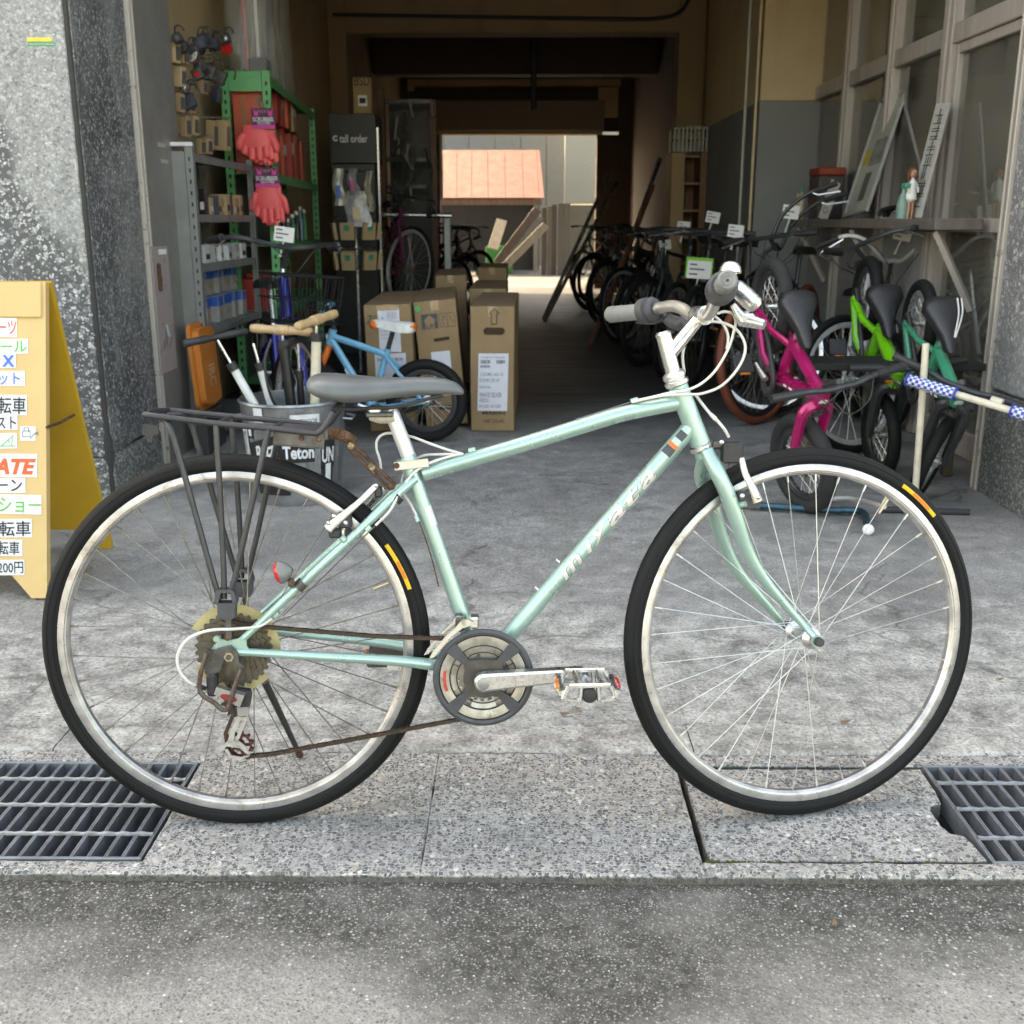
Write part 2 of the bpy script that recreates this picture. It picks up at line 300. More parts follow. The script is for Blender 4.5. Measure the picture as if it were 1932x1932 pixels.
# ---------------------------------------------------------------- mesh building
class MB:
    def __init__(s): s.v = []; s.f = []
    def add(s, vs, fs, m=None):
        o = len(s.v)
        s.v += [V(x) if m is None else m @ V(x) for x in vs]
        s.f += [tuple(i + o for i in f) for f in fs]; return s
    def box(s, a, b, bev=0.0, m=None):
        a, b = V(a), V(b); lo = V([min(a[i], b[i]) for i in range(3)]); hi = V([max(a[i], b[i]) for i in range(3)])
        if bev <= 0:
            vs = [(x, y, z) for x in (lo.x, hi.x) for y in (lo.y, hi.y) for z in (lo.z, hi.z)]
            return s.add(vs, [(0, 1, 3, 2), (4, 6, 7, 5), (0, 4, 5, 1), (2, 3, 7, 6), (0, 2, 6, 4), (1, 5, 7, 3)], m)
        bev = min(bev, min(hi - lo) * 0.49); vs = []; fs = []; idx = {}
        for sx in (0, 1):
            for sy in (0, 1):
                for sz in (0, 1):
                    c = V((hi.x if sx else lo.x, hi.y if sy else lo.y, hi.z if sz else lo.z)); d = V((-1 if sx else 1, -1 if sy else 1, -1 if sz else 1)) * bev
                    for ax in range(3):
                        q = c.copy()
                        for j in range(3):
                            if j != ax: q[j] += d[j]
                        idx[(sx, sy, sz, ax)] = len(vs); vs.append(q)
        def I(*k): return idx[k]
        for ax in range(3):
            for sd in (0, 1):
                o = [i for i in range(3) if i != ax]; ring = []
                for p, q in ((0, 0), (1, 0), (1, 1), (0, 1)):
                    k = [0, 0, 0]; k[ax] = sd; k[o[0]] = p; k[o[1]] = q; ring.append(I(k[0], k[1], k[2], ax))
                fs.append(tuple(ring))
        for ax in range(3):
            o = [i for i in range(3) if i != ax]
            for p in (0, 1):
                for q in (0, 1):
                    k0 = [0, 0, 0]; k1 = [0, 0, 0]; k1[ax] = 1
                    for k in (k0, k1): k[o[0]] = p; k[o[1]] = q
                    fs.append((I(*k0, o[0]), I(*k1, o[0]), I(*k1, o[1]), I(*k0, o[1])))
        for sx in (0, 1):
            for sy in (0, 1):
                for sz in (0, 1): fs.append((I(sx, sy, sz, 0), I(sx, sy, sz, 1), I(sx, sy, sz, 2)))
        return s.add(vs, fs, m)
    def tube(s, pts, r, seg=10, caps=True, closed=False, flat=1.0, m=None, smooth=0):
        pts = [V(p) for p in pts]
        if smooth: pts, r = spline(pts, r, smooth, closed)
        n = len(pts); rr = r if isinstance(r, (list, tuple)) else [r] * n
        T = []
        for i in range(n):
            a = pts[(i - 1) % n] if (closed or i > 0) else pts[i]; b = pts[(i + 1) % n] if (closed or i < n - 1) else pts[i]
            t = (b - a); T.append(t.normalized() if t.length > 1e-9 else V((0, 0, 1)))
        up = V((0, 0, 1)) if abs(T[0].z) < 0.9 else V((1, 0, 0))
        N = (up - T[0] * up.dot(T[0])).normalized(); vs = []; fs = []
        for i in range(n):
            if i > 0:
                N = N - T[i] * N.dot(T[i])
                N = N.normalized() if N.length > 1e-6 else V((1, 0, 0))
            Bn = T[i].cross(N)
            for j in range(seg):
                a = 2 * math.pi * j / seg
                vs.append(pts[i] + (N * math.cos(a) + Bn * math.sin(a) * flat) * rr[i])
        for i in range(n if closed else n - 1):
            k = (i + 1) % n
            for j in range(seg):
                q = (j + 1) % seg
                fs.append((i * seg + j, i * seg + q, k * seg + q, k * seg + j))
        if caps and not closed:
            fs.append(tuple(range(seg - 1, -1, -1))); fs.append(tuple((n - 1) * seg + j for j in range(seg)))
        return s.add(vs, fs, m)
    def cyl(s, a, b, r, r2=None, seg=16, m=None): return s.tube([a, b], [r, r if r2 is None else r2], seg, m=m)
    def lathe(s, prof, seg=32, axis='Z', m=None, a0=0.0, a1=2 * math.pi, closed_prof=False):
        full = abs(a1 - a0 - 2 * math.pi) < 1e-6; n = len(prof); vs = []; fs = []; cnt = seg if full else seg + 1
        for i in range(cnt):
            a = a0 + (a1 - a0) * i / seg; c, sn = math.cos(a), math.sin(a)
            for r, h in prof: vs.append((r * c, r * sn, h) if axis == 'Z' else (r * c, h, r * sn) if axis == 'Y' else (h, r * c, r * sn))
        np_ = n if closed_prof else n - 1
        for i in range(seg):
            k = (i + 1) % cnt
            for j in range(np_):
                q = (j + 1) % n; fs.append((i * n + j, k * n + j, k * n + q, i * n + q))
        if not full and closed_prof:
            fs.append(tuple(range(n))); fs.append(tuple(seg * n + j for j in range(n - 1, -1, -1)))
        return s.add(vs, fs, m)
    def prism(s, poly, h0, h1, axis='Y', m=None):
        n = len(poly); f = {'Y': lambda a, b, h: (a, h, b), 'Z': lambda a, b, h: (a, b, h), 'X': lambda a, b, h: (h, a, b)}[axis]
        vs = [f(a, b, h0) for a, b in poly] + [f(a, b, h1) for a, b in poly]
        fs = [tuple(range(n)), tuple(range(2 * n - 1, n - 1, -1))] + [(i, n + i, n + (i + 1) % n, (i + 1) % n) for i in range(n)]
        return s.add(vs, fs, m)
    def ball(s, c, r, seg=12, rings=8, sc_=(1, 1, 1), m=None):
        pr = [(max(1e-5, math.sin(math.pi * i / rings)) * r, -math.cos(math.pi * i / rings) * r) for i in range(rings + 1)]
        mm = M.Translation(V(c)) @ M.Diagonal((sc_[0], sc_[1], sc_[2], 1)); return s.lathe(pr, seg, m=mm if m is None else m @ mm)
    def quad(s, a, b, c, d): return s.add([a, b, c, d], [(0, 1, 2, 3)])
    def mesh(s, name, ang=35, smooth=True, weld=True):
        me = bpy.data.meshes.new(name); me.from_pydata([tuple(v) for v in s.v], [], s.f)
        bm = bmesh.new(); bm.from_mesh(me)
        if weld: bmesh.ops.remove_doubles(bm, verts=bm.verts, dist=1e-6)
        bmesh.ops.recalc_face_normals(bm, faces=bm.faces); bm.to_mesh(me); bm.free()
        if smooth:
            me.shade_smooth()
            try: me.set_sharp_from_angle(angle=R(ang))
            except Exception: pass
        return me
    def build(s, name, m, parent=None, mw=None, **k):
        me = s.mesh(name, **k); return obj(name, me, m, parent, mw)
def spline(pts, r, k, closed=False):
    n = len(pts); out = []; ro = []; rr = r if isinstance(r, (list, tuple)) else [r] * n
    rng = range(n if closed else n - 1)
    for i in rng:
        p0 = pts[(i - 1) % n] if (closed or i > 0) else pts[0] * 2 - pts[1]
        p1, p2 = pts[i], pts[(i + 1) % n]
        p3 = pts[(i + 2) % n] if (closed or i + 2 < n) else pts[-1] * 2 - pts[-2]
        for j in range(k):
            t = j / k; t2, t3 = t * t, t * t * t
            out.append(0.5 * ((2 * p1) + (p2 - p0) * t + (2 * p0 - 5 * p1 + 4 * p2 - p3) * t2 + (3 * p1 - p0 - 3 * p2 + p3) * t3))
            ro.append(rr[i] + (rr[(i + 1) % n] - rr[i]) * t)
    if not closed: out.append(pts[-1]); ro.append(rr[-1])
    return out, ro
def obj(name, me, m=None, parent=None, mw=None):
    o = bpy.data.objects.new(name, me); C.objects.link(o)
    if m is not None and me is not None:
        if isinstance(m, (list, tuple)):
            for q in m: me.materials.append(q)
        elif len(me.materials) == 0: me.materials.append(m)
    if parent: o.parent = parent
    if mw is not None: o.matrix_local = mw
    return o
def thing(name, label, cat, mw=None, group=None):
    o = bpy.data.objects.new(name, None); C.objects.link(o); o.empty_display_size = 0.05
    if mw is not None: o.matrix_local = mw if isinstance(mw, M) else M.Translation(V(mw))
    tag(o, label, cat, group); return o
def tag(o, label, cat=None, group=None):
    o["label"] = label
    if cat: o["category"] = cat
    if group: o["group"] = group
    return o
def struct(o): o["kind"] = "structure"; return o
def stuff(o): o["kind"] = "stuff"; return o
def tree(root, mw=None, label=None):
    """copy a thing with its parts and sub-parts, sharing mesh data"""
    def cp(o, par):
        c = o.copy(); C.objects.link(c); c.parent = par
        for ch in o.children: cp(ch, c)
        return c
    r = cp(root, None)
    if mw is not None: r.matrix_local = mw
    if label: r["label"] = label
    return r
def T(x, y, z): return M.Translation((x, y, z))
def RZ(a): return M.Rotation(R(a), 4, 'Z')
def RX(a): return M.Rotation(R(a), 4, 'X')
def RY(a): return M.Rotation(R(a), 4, 'Y')
def frame_of(o, x, z):
    """matrix with origin o, x axis along x, z axis near z"""
    x = V(x).normalized(); y = V(z).cross(x).normalized(); z = x.cross(y)
    m = M((x, y, z)).transposed().to_4x4(); m.translation = V(o); return m
def text_mesh(s, size, depth=0.0006, shear=0.0, bold=0.0, space=1.0, xscale=1.0, align='LEFT'):
    cu = bpy.data.curves.new("lettering", 'FONT'); cu.body = s; cu.size = size; cu.extrude = depth; cu.shear = shear
    cu.offset = bold; cu.space_character = space; cu.align_x = align; cu.resolution_u = 3
    o = bpy.data.objects.new("lettering", cu); C.objects.link(o)
    dg = bpy.context.evaluated_depsgraph_get(); dg.update()
    me = bpy.data.meshes.new_from_object(o.evaluated_get(dg)); bpy.data.objects.remove(o); bpy.data.curves.remove(cu)
    if xscale != 1.0: me.transform(M.Diagonal((xscale, 1, 1, 1)))
    return me
def fit_text(s, x0, x1, y0, y1, **k):
    """text mesh in the xy plane that fills a box"""
    me = text_mesh(s, 1.0, depth=0.0, **k)
    if not len(me.vertices): return me
    xs = [v.co.x for v in me.vertices]; ys = [v.co.y for v in me.vertices]
    sx = (x1 - x0) / max(1e-6, max(xs) - min(xs)); sy = (y1 - y0) / max(1e-6, max(ys) - min(ys))
    me.transform(T(x0, y0, 0) @ M.Diagonal((sx, sy, 1, 1)) @ T(-min(xs), -min(ys), 0)); return me

# ================================================================ the setting
MROAD, MFLOOR = m_road(), m_floor()
MSLAB = m_aggregate("aggregate_slab", (0.46, 0.445, 0.42)); MLIP = m_aggregate("aggregate_lip", (0.44, 0.43, 0.40))
MKERB = m_aggregate("old_kerb", (0.33, 0.32, 0.30))
MDARK = mat("drain_concrete", (0.10, 0.10, 0.095), 0.9)
Y0, Y1 = 1.613, 2.046                      # gutter strip, front and back edge
GL, GR = -0.657, 0.812                     # right end of the one grating, left end of the other
def grid_sheet(x0, x1, y0, y1, nx, ny, zf):
    vs = [(x0 + (x1 - x0) * i / nx, y0 + (y1 - y0) * j / ny) for j in range(ny + 1) for i in range(nx + 1)]
    b = MB(); b.add([(x, y, zf(x, y)) for x, y in vs], [(j * (nx + 1) + i, j * (nx + 1) + i + 1, (j + 1) * (nx + 1) + i + 1, (j + 1) * (nx + 1) + i) for j in range(ny) for i in range(nx)]); return b
def wob(x, y): return 0.5 * math.sin(3.1 * x + 1.3) * math.cos(2.3 * y + 0.4) + 0.3 * math.sin(7.3 * x - 2.1 * y) + 0.2 * math.sin(13.0 * x + 9.0 * y)
b = grid_sheet(-2.5, 2.5, -1.5, Y0, 100, 60, lambda x, y: -0.016 + 0.003 * wob(x, y))
struct(b.build("road", MROAD))
b = MB()
for q in (((-60, -60, -0.02), (60, -60, -0.02), (60, -1.5, -0.02), (-60, -1.5, -0.02)), ((-60, -1.5, -0.02), (-2.5, -1.5, -0.02), (-2.5, Y0, -0.02), (-60, Y0, -0.02)), ((2.5, -1.5, -0.02), (60, -1.5, -0.02), (60, Y0, -0.02), (2.5, Y0, -0.02))): b.quad(*q)
struct(b.build("road", MROAD))
def jag(x, k, amp): return amp * (math.sin(x * 17 + k) * 0.5 + math.sin(x * 41 + 2 * k) * 0.3 + math.sin(x * 97 + 3 * k) * 0.2)
def kerb_line(x): return 2.178 + 0.012 * math.sin(2.3 * x + 0.6) + jag(x, 5, 0.010)
nx_, ny_ = 260, 44; vs_ = []; fs_ = []
for j in range(ny_ + 1):
    for i in range(nx_ + 1):
        x = -2.2 + 4.6 * i / nx_; f = (j / ny_) ** 1.6; y = kerb_line(x) * (1 - f) + 4.6 * f
        vs_.append((x, y, 0.004 * wob(x * 0.8, y) * min(1, (y - 2.15) * 3) - 0.002 - (0.006 if j == 0 else 0)))
for j in range(ny_):
    for i in range(nx_): q0 = j * (nx_ + 1) + i; fs_.append((q0, q0 + 1, q0 + nx_ + 2, q0 + nx_ + 1))
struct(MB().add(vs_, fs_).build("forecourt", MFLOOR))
b = MB(); b.quad((-2.2, 4.6, -0.002), (2.4, 4.6, -0.002), (2.4, 18.3, -0.002), (-2.2, 18.3, -0.002))
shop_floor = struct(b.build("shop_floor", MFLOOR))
b = MB()
for q in (((-60, 2.19, -0.004), (-2.2, 2.19, -0.004), (-2.2, 60, -0.004), (-60, 60, -0.004)), ((2.4, 2.19, -0.004), (60, 2.19, -0.004), (60, 60, -0.004), (2.4, 60, -0.004))): b.quad(*q)
struct(b.build("ground", MFLOOR))
MYARD = m_plaster("yard_concrete", (0.14, 0.13, 0.12), 0.3)
b = MB(); b.quad((-2.2, 18.3, -0.003), (2.4, 18.3, -0.003), (2.4, 60, -0.003), (-2.2, 60, -0.003)); struct(b.build("yard_ground", MYARD))

# rough old kerb behind the gutter: broken lengths with open joints
kerb = struct(thing("kerb", "x", None)); del kerb["label"]
cuts = [-3.2, -0.98, -0.62, 0.36, 1.22, 3.2]
for i in range(len(cuts) - 1):
    xa, xb = cuts[i] + 0.0015, cuts[i + 1] - 0.0015; n = 46; vs = []; fs = []
    for j in range(n + 1):
        x = xa + (xb - xa) * j / n
        f = Y1 + 0.004 + jag(x, 1, 0.003) + 0.004 * max(0.0, math.sin(4.3 * x + 2.0)); g = kerb_line(x) - 0.0004 - 0.0035 * max(0.0, math.sin(6.1 * x + 1.0)) - 0.002 * max(0.0, math.sin(23 * x))
        zt = 0.002 + jag(x, 9, 0.002)
        vs += [(x, f, -0.05), (x, f + 0.002, zt - 0.007), (x, f + 0.010, zt), (x, g - 0.010, zt), (x, g, zt - 0.008), (x, g, -0.05)]
    for j in range(n):
        for q in range(5): fs.append((j * 6 + q, j * 6 + 6 + q, j * 6 + 7 + q, j * 6 + 1 + q))
    fs += [(0, 1, 2, 3, 4, 5), tuple(n * 6 + q for q in (5, 4, 3, 2, 1, 0))]
    MB().add(vs, fs).build("kerb_stone", MFLOOR, kerb)

# gutter of precast slabs
gutter = struct(thing("gutter", "x", None)); del gutter["label"]
def slab(name, corners, z, m=MSLAB, k=0, tilt=(0, 0), amp=0.0013):
    """flat precast slab from corner points (counter-clockwise); outline worn by a millimetre or two, top edge chamfered"""
    pts = []
    for i, a in enumerate(corners):
        c = corners[(i + 1) % len(corners)]; L = math.hypot(c[0] - a[0], c[1] - a[1]); n = max(1, int(L / 0.012)); nx, ny = (c[1] - a[1]) / L, -(c[0] - a[0]) / L
        for j in range(n):
            t = j / n; x, y = a[0] + (c[0] - a[0]) * t, a[1] + (c[1] - a[1]) * t; d = jag((x + y) * 2.1 + i, k + i, amp) if 0 < j else 0; pts.append((x + nx * d, y + ny * d))
    n = len(pts); cx = sum(p[0] for p in pts) / n; cyy = sum(p[1] for p in pts) / n; ins = []
    for i in range(n):
        a, b_, c = pts[i - 1], pts[i], pts[(i + 1) % n]; tx, ty = c[0] - a[0], c[1] - a[1]; L = math.hypot(tx, ty) or 1; w_ = 0.0026 + 0.0012 * math.sin(i * 0.7 + k)
        ins.append((b_[0] - ty / L * w_, b_[1] + tx / L * w_))
    zz = lambda p, dz: z + dz + (p[0] - cx) * tilt[0] + (p[1] - cyy) * tilt[1]
    vs = [(p[0], p[1], z - 0.09) for p in pts] + [(p[0], p[1], zz(p, -0.0028)) for p in pts] + [(p[0], p[1], zz(p, 0.0)) for p in ins]
    fs = [(i, (i + 1) % n, n + (i + 1) % n, n + i) for i in range(n)] + [(n + i, n + (i + 1) % n, 2 * n + (i + 1) % n, 2 * n + i) for i in range(n)] + [tuple(range(2 * n, 3 * n))]
    return MB().add(vs, fs).build(name, m, gutter, ang=30)
slab("drain_slab", [(-3.2, Y0), (-0.1703, Y0), (-0.1703, Y1), (-3.2, Y1), (-3.2, 2.004), (GL + 0.003, 2.004), (GL + 0.003, 1.6485), (-3.2, 1.6485)], 0.0, k=1)
slab("drain_slab", [(-0.1697, Y0), (0.3140, Y0), (0.3140, Y1), (-0.1697, Y1)], 0.0004, k=2, amp=0.0008)
slab("drain_slab", [(0.345, 1.662), (0.809, 1.665), (0.807, 1.715), (0.800, 1.745), (0.778, 1.752), (0.770, 1.775), (0.772, 1.835), (0.779, 1.850), (0.800, 1.856), (0.806, 1.90), (0.807, 1.986), (0.3255, 1.986), (0.3255, 1.684), (0.330, 1.670)], -0.002, tilt=(0.002, 0.006), k=3)
slab("gutter_lip", [(0.3146, Y0), (3.2, Y0), (3.2, 1.654), (0.3146, 1.654)], -0.0004, MLIP, 4); slab("gutter_lip", [(0.3146, 2.000), (3.2, 2.000), (3.2, Y1), (0.3146, Y1)], -0.001, MLIP, 5)
struct(MB().box((-3.2, 2.035, -0.10), (3.2, 2.26, -0.018)).build("kerb_bed", MDARK))
b = MB(); b.box((-3.2, 1.60, -0.34), (3.2, 2.07, -0.30)); b.box((-3.2, 1.600, -0.30), (3.2, 1.625, -0.092)); b.box((-3.2, 2.03, -0.30), (3.2, 2.034, -0.092))
o = b.build("drain_channel", MDARK, gutter)
MMOSS = mat("moss", (0.055, 0.07, 0.012), 0.95, scale=300, bump=0.8)
b = MB()
for i in range(60):
    x = 0.322 + random.random() ** 2.2 * 0.42; b.ball((x, 1.6585 + random.uniform(-0.001, 0.002), -0.006 + random.uniform(0, 0.003)), random.uniform(0.0015, 0.004), 6, 4)
stuff(tag(b.build("moss", MMOSS), "thin line of green moss in the joint of the loose drain slab", "moss"))

# two galvanised gratings
MGALV = mat("galvanised_dark", (0.20, 0.215, 0.235), 0.5, 0.25, var=0.3, scale=16, dirt=((0.10, 0.098, 0.095), 0.58), bump=0.15)
MROD = mat("galvanised_rod", (0.22, 0.23, 0.245), 0.45, 0.4, var=0.3, scale=60)
def grating(x0, x1, label):
    t = thing("drain_grating", label, "grating", (0, 0, 0), "gratings over the gutter")
    n = int(round((x1 - x0) / 0.0305)); yb, yf = 1.9985, 1.657
    for i in range(n + 1):
        x = x0 + (x1 - x0) * i / n; q = MB()
        # I-bar: top flange with a shallow groove, web below
        q.prism([(x - 0.0032, 0.0), (x - 0.0012, 0.0), (x - 0.0008, -0.0012), (x + 0.0008, -0.0012), (x + 0.0012, 0.0), (x + 0.0032, 0.0), (x + 0.0032, -0.004), (x + 0.0014, -0.007), (x + 0.0014, -0.044), (x - 0.0014, -0.044), (x - 0.0014, -0.007), (x - 0.0032, -0.004)], yf + 0.004, yb - 0.004)
        q.build("bearing_bar", MGALV, t, ang=20)
    for y in (1.657, 1.9985):
        q = MB(); q.box((x0 - 0.0035, y - 0.0035, -0.044), (x1 + 0.0035, y + 0.0035, 0.001), 0.0015); q.build("edge_bar", MGALV, t)
    for y in (1.733, 1.832, 1.930):
        q = MB(); pts = []; rr = []
        kk = int((x1 - x0) / 0.0305 * 8)
        for i in range(kk + 1):
            x = x0 + (x1 - x0) * i / kk; ph = (i % 8) / 8.0
            pts.append((x, y, 0.0006 - 0.0012 * math.sin(ph * math.pi) ** 0.5)); rr.append(0.0036 + 0.0014 * abs(math.cos(ph * math.pi)))
        q.tube(pts, rr, 7); q.build("cross_rod", MROD, t)
    return t
grating(-1.206, GL - 0.0055, "dark galvanised drain grating under the bicycle's rear wheel")
grating(GR + 0.006, 1.334, "dark galvanised drain grating beyond the bicycle's front wheel, beside the chipped slab")

# ---------------------------------------------------------------- shop front
MTZ_F = m_terrazzo("terrazzo_face", (0.082, 0.084, 0.087), 0.34, 0.68, 62, 1.0, -1.74)
MTZ_R = m_terrazzo("terrazzo_return", (0.080, 0.083, 0.088), 0.24, 0.4, 92, 0.6)
MTZ_P = m_terrazzo("terrazzo_plinth", (0.09, 0.095, 0.088), 0.42, 0.12, 85)
MTZ_B = m_terrazzo("terrazzo_worn", (0.19, 0.185, 0.19), 0.22, 0.6, 75, 0.7)
MGROUT = mat("dark_mortar", (0.045, 0.042, 0.04), 0.95, scale=60, bump=0.6)
XL, YL = -1.605, 4.14
pl = thing("terrazzo_pillar", "speckled terrazzo pillar with worn light face behind the yellow sign", "pillar", (0, 0, 0))
zp = P(165, 868, YL).z
q = MB(); q.box((-3.4, YL, zp + 0.004), (XL - 0.012, YL + 0.30, 5.6), 0.012); q.build("face_block", MTZ_F, pl)
q = MB(); q.box((XL - 0.30, YL + 0.006, zp + 0.02), (XL, YL + 0.60, 5.6), 0.014); q.build("return_block", MTZ_R, pl)
q = MB(); q.box((-3.4, YL - 0.004, -0.05), (XL - 0.014, YL + 0.30, zp - 0.004), 0.012); q.build("plinth_block", MTZ_P, pl)
q = MB(); q.box((XL - 0.30, YL + 0.004, -0.05), (XL + 0.004, YL + 0.60, zp + 0.014), 0.014); q.build("plinth_return", MTZ_P, pl)
q = MB(); pts = []; rr = []
for i in range(60):
    z = zp - 0.30 + i * 0.034; pts.append((XL - 0.011 + 0.0008 * math.sin(i * 1.7), YL + 0.010, z)); rr.append(0.0095 + 0.0015 * abs(math.sin(i * 0.9)) + (0.008 if 8 < i < 12 else 0))
q.tube(pts, rr, 7); q.build("mortar_joint", MGROUT, pl)
# small yellow and green sticker on the pillar
o1 = PL(51, 71, (0, YL - 0.0005, 0), (0, 1, 0)); o2 = PL(98, 78, (0, YL, 0), (0, 1, 0)); o3 = PL(52, 80, (0, YL, 0), (0, 1, 0)); o4 = PL(107, 87, (0, YL, 0), (0, 1, 0))
stk = MB().box((o1.x, YL - 0.0015, o2.z), (o2.x, YL - 0.0003, o1.z)).build("sticker", mat("sticker_yellow", "#e8c63c", 0.4), pl)
st2 = MB().box((o3.x, YL - 0.0012, o4.z), (o4.x - 0.004, YL - 0.0003, o3.z)).build("sticker", mat("sticker_green", "#2f8a58", 0.4), pl)
MWHITE = mat("white_print", "#e9e9e4", 0.6, var=0.04); MBLACK = mat("black_print", "#1b1b1c", 0.6)
me = fit_text("SOLATASSORTA", o3.x + 0.004, o4.x - 0.008, o4.z + 0.004, o3.z - 0.004); obj("lettering", me, MWHITE, st2, T(0, YL - 0.0022, 0) @ RX(90))

XR = 1.868
pr = thing("terrazzo_pillar", "grey worn terrazzo pillar at the other side of the shop door", "pillar", (0, 0, 0))
q = MB(); q.box((XR, 3.3, 0.42), (3.6, 4.33, 5.6), 0.012); q.build("shaft_block", MTZ_B, pr)
q = MB(); q.box((XR - 0.006, 3.294, -0.05), (3.6, 4.335, 0.414), 0.014); q.build("plinth_block", MTZ_P, pr)

MSTEEL_G = mat("grey_steel_paint", (0.225, 0.213, 0.20), 0.45, 0.2, var=0.15, scale=5, dirt=((0.30, 0.29, 0.27), 0.70), bump=0.04, obj=False)
MTRACK = m_rust("track_steel", (0.50, 0.45, 0.40), 0.12, 0.45, 25, 0.2)
MRUSTD = m_rust("rusty_channel", (0.10, 0.06, 0.045), 0.8, 0.7, 25)
MRUSTP = m_rust("rusty_plate", (0.34, 0.285, 0.275), 0.16, 0.6, 22, 0.0)
# steel jamb with sliding-door track, left of the opening
jm = thing("steel_door_pocket", "grey steel door pocket with a rusty hatch beside the dark pillar return", "door frame", (0, 0, 0))
ya, yb_ = 4.742, 5.30
q = MB(); q.box((XL - 0.25, ya, -0.02), (XL + 0.014, ya + 0.009, 5.4), 0.002); q.build("track_edge", MTRACK, jm)
q = MB(); q.box((XL - 0.25, ya + 0.0095, -0.02), (XL - 0.012, ya + 0.045, 5.4)); q.build("track_groove", MRUSTD, jm)
q = MB(); q.box((XL - 0.25, ya + 0.046, -0.02), (XL + 0.012, ya + 0.062, 5.4), 0.002); q.build("track_edge", MTRACK, jm)
q = MB(); q.box((XL - 0.25, ya + 0.0625, -0.02), (XL + 0.008, yb_, 5.4), 0.006); q.build("pocket_panel", MSTEEL_G, jm)
h0 = PX(281, 466, XL + 0.008); h1 = PX(334, 690, XL + 0.008)
hat = MB().box((XL + 0.0085, h0.y, h1.z - 0.01), (XL + 0.016, h1.y - 0.02, h0.z), 0.003).build("hatch", MRUSTP, jm)
MB().box((XL + 0.0165, h0.y + 0.05, h0.z - 0.19), (XL + 0.03, h0.y + 0.075, h0.z - 0.07), 0.006).build("slot_handle", MRUSTD, hat)
MB().tube([(XL + 0.018, h1.y - 0.14, h1.z + 0.10), (XL + 0.03, h1.y - 0.135, h1.z + 0.15), (XL + 0.018, h1.y - 0.13, h1.z + 0.20)], [0.009, 0.017, 0.009], 8, flat=1.6).build("pull_handle", MSTEEL_G, hat)
MB().box((XL + 0.0165, h1.y - 0.155, h0.z - 0.035), (XL + 0.0175, h1.y - 0.05, h0.z - 0.013)).build("paper_label", MWHITE, hat)
for (u, v, wv) in ((465, 267, 16), (474, 298, 14)):
    a = PX(u * 0.64, v, XL + 0.009); MB().box((XL + 0.0085, a.y, a.z - 0.02), (XL + 0.0095, a.y + 0.10, a.z - 0.004)).build("tape_scrap", mat("old_tape", (0.4, 0.37, 0.33), 0.7), jm)
# right track
tr = thing("steel_door_track", "rust-edged steel door track along the worn grey pillar", "door frame", (0, 0, 0))
q = MB(); q.box((XR - 0.010, 4.336, -0.02), (XR + 0.25, 4.346, 5.4), 0.002); q.build("track_edge", MTRACK, tr)
q = MB(); q.box((XR + 0.014, 4.3465, -0.02), (XR + 0.25, 4.385, 5.4)); q.build("track_groove", MRUSTD, tr)
q = MB(); q.box((XR - 0.006, 4.386, -0.02), (XR + 0.25, 4.40, 5.4), 0.002); q.build("track_edge", MTRACK, tr)

# building shell
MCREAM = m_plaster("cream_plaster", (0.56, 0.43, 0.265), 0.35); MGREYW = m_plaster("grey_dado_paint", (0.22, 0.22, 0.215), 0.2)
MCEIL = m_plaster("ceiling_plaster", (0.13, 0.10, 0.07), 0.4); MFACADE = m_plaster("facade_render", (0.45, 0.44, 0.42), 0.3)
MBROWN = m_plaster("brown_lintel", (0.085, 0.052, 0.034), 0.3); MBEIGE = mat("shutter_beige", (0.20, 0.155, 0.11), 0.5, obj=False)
MCREAMD = m_plaster('shaded_cream_plaster', (0.30, 0.215, 0.125), 0.4)  # darker copy of the cream plaster; deep-shop shade put into its colour
YB = 18.0
def wall(name, a, b_, m): return struct(MB().box(a, b_).build(name, m))
wall("facade_wall", (-9, YL + 0.02, 3.05), (9, YL + 0.58, 8.4), MFACADE) if False else None
struct(MB().box((-3.38, YL + 0.62, 2.85), (3.58, YL + 0.9, 7.4)).build("facade_wall", MFACADE))
struct(MB().box((-12, YL + 0.05, -0.05), (-3.405, YL + 0.6, 7.4)).build("facade_wall", MFACADE))
struct(MB().box((3.605, YL + 0.05, -0.05), (12, YL + 0.6, 7.4)).build("facade_wall", MFACADE))
struct(MB().box((-3.38, YL + 0.1, 5.62), (3.58, YL + 0.6, 7.4)).build("facade_wall", MFACADE))
struct(MB().box((-12, YL + 0.95, 7.0), (12, YB + 0.4, 7.25)).build("roof", MFACADE))
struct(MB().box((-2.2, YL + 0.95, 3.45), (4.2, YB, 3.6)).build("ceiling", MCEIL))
XWL = -1.86
struct(MB().box((XWL - 0.25, 5.32, -0.02), (XWL, 11.20, 3.45)).build("wall_left", MCREAM))
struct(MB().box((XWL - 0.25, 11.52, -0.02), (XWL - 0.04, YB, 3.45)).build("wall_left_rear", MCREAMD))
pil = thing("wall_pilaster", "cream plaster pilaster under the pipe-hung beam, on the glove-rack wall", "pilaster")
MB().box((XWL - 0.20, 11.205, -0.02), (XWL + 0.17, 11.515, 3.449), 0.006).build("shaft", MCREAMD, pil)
# right: glazed office wall, then the cream and grey column, then the deep wall
XW = 2.08; YC = 8.05; XC = 1.655
col = thing("wall_column", "square column painted cream above and grey below, at the end of the glazed partition", "column")
zd = P(1460, 190, YC).z
MB().box((XC, YC, zd), (XW + 0.6, YC + 2.4, 3.448), 0.004).build("upper_shaft", MCREAM, col)
MB().box((XC - 0.002, YC - 0.002, -0.02), (XW + 0.6, YC + 2.402, zd - 0.002), 0.004).build("lower_shaft", MGREYW, col)
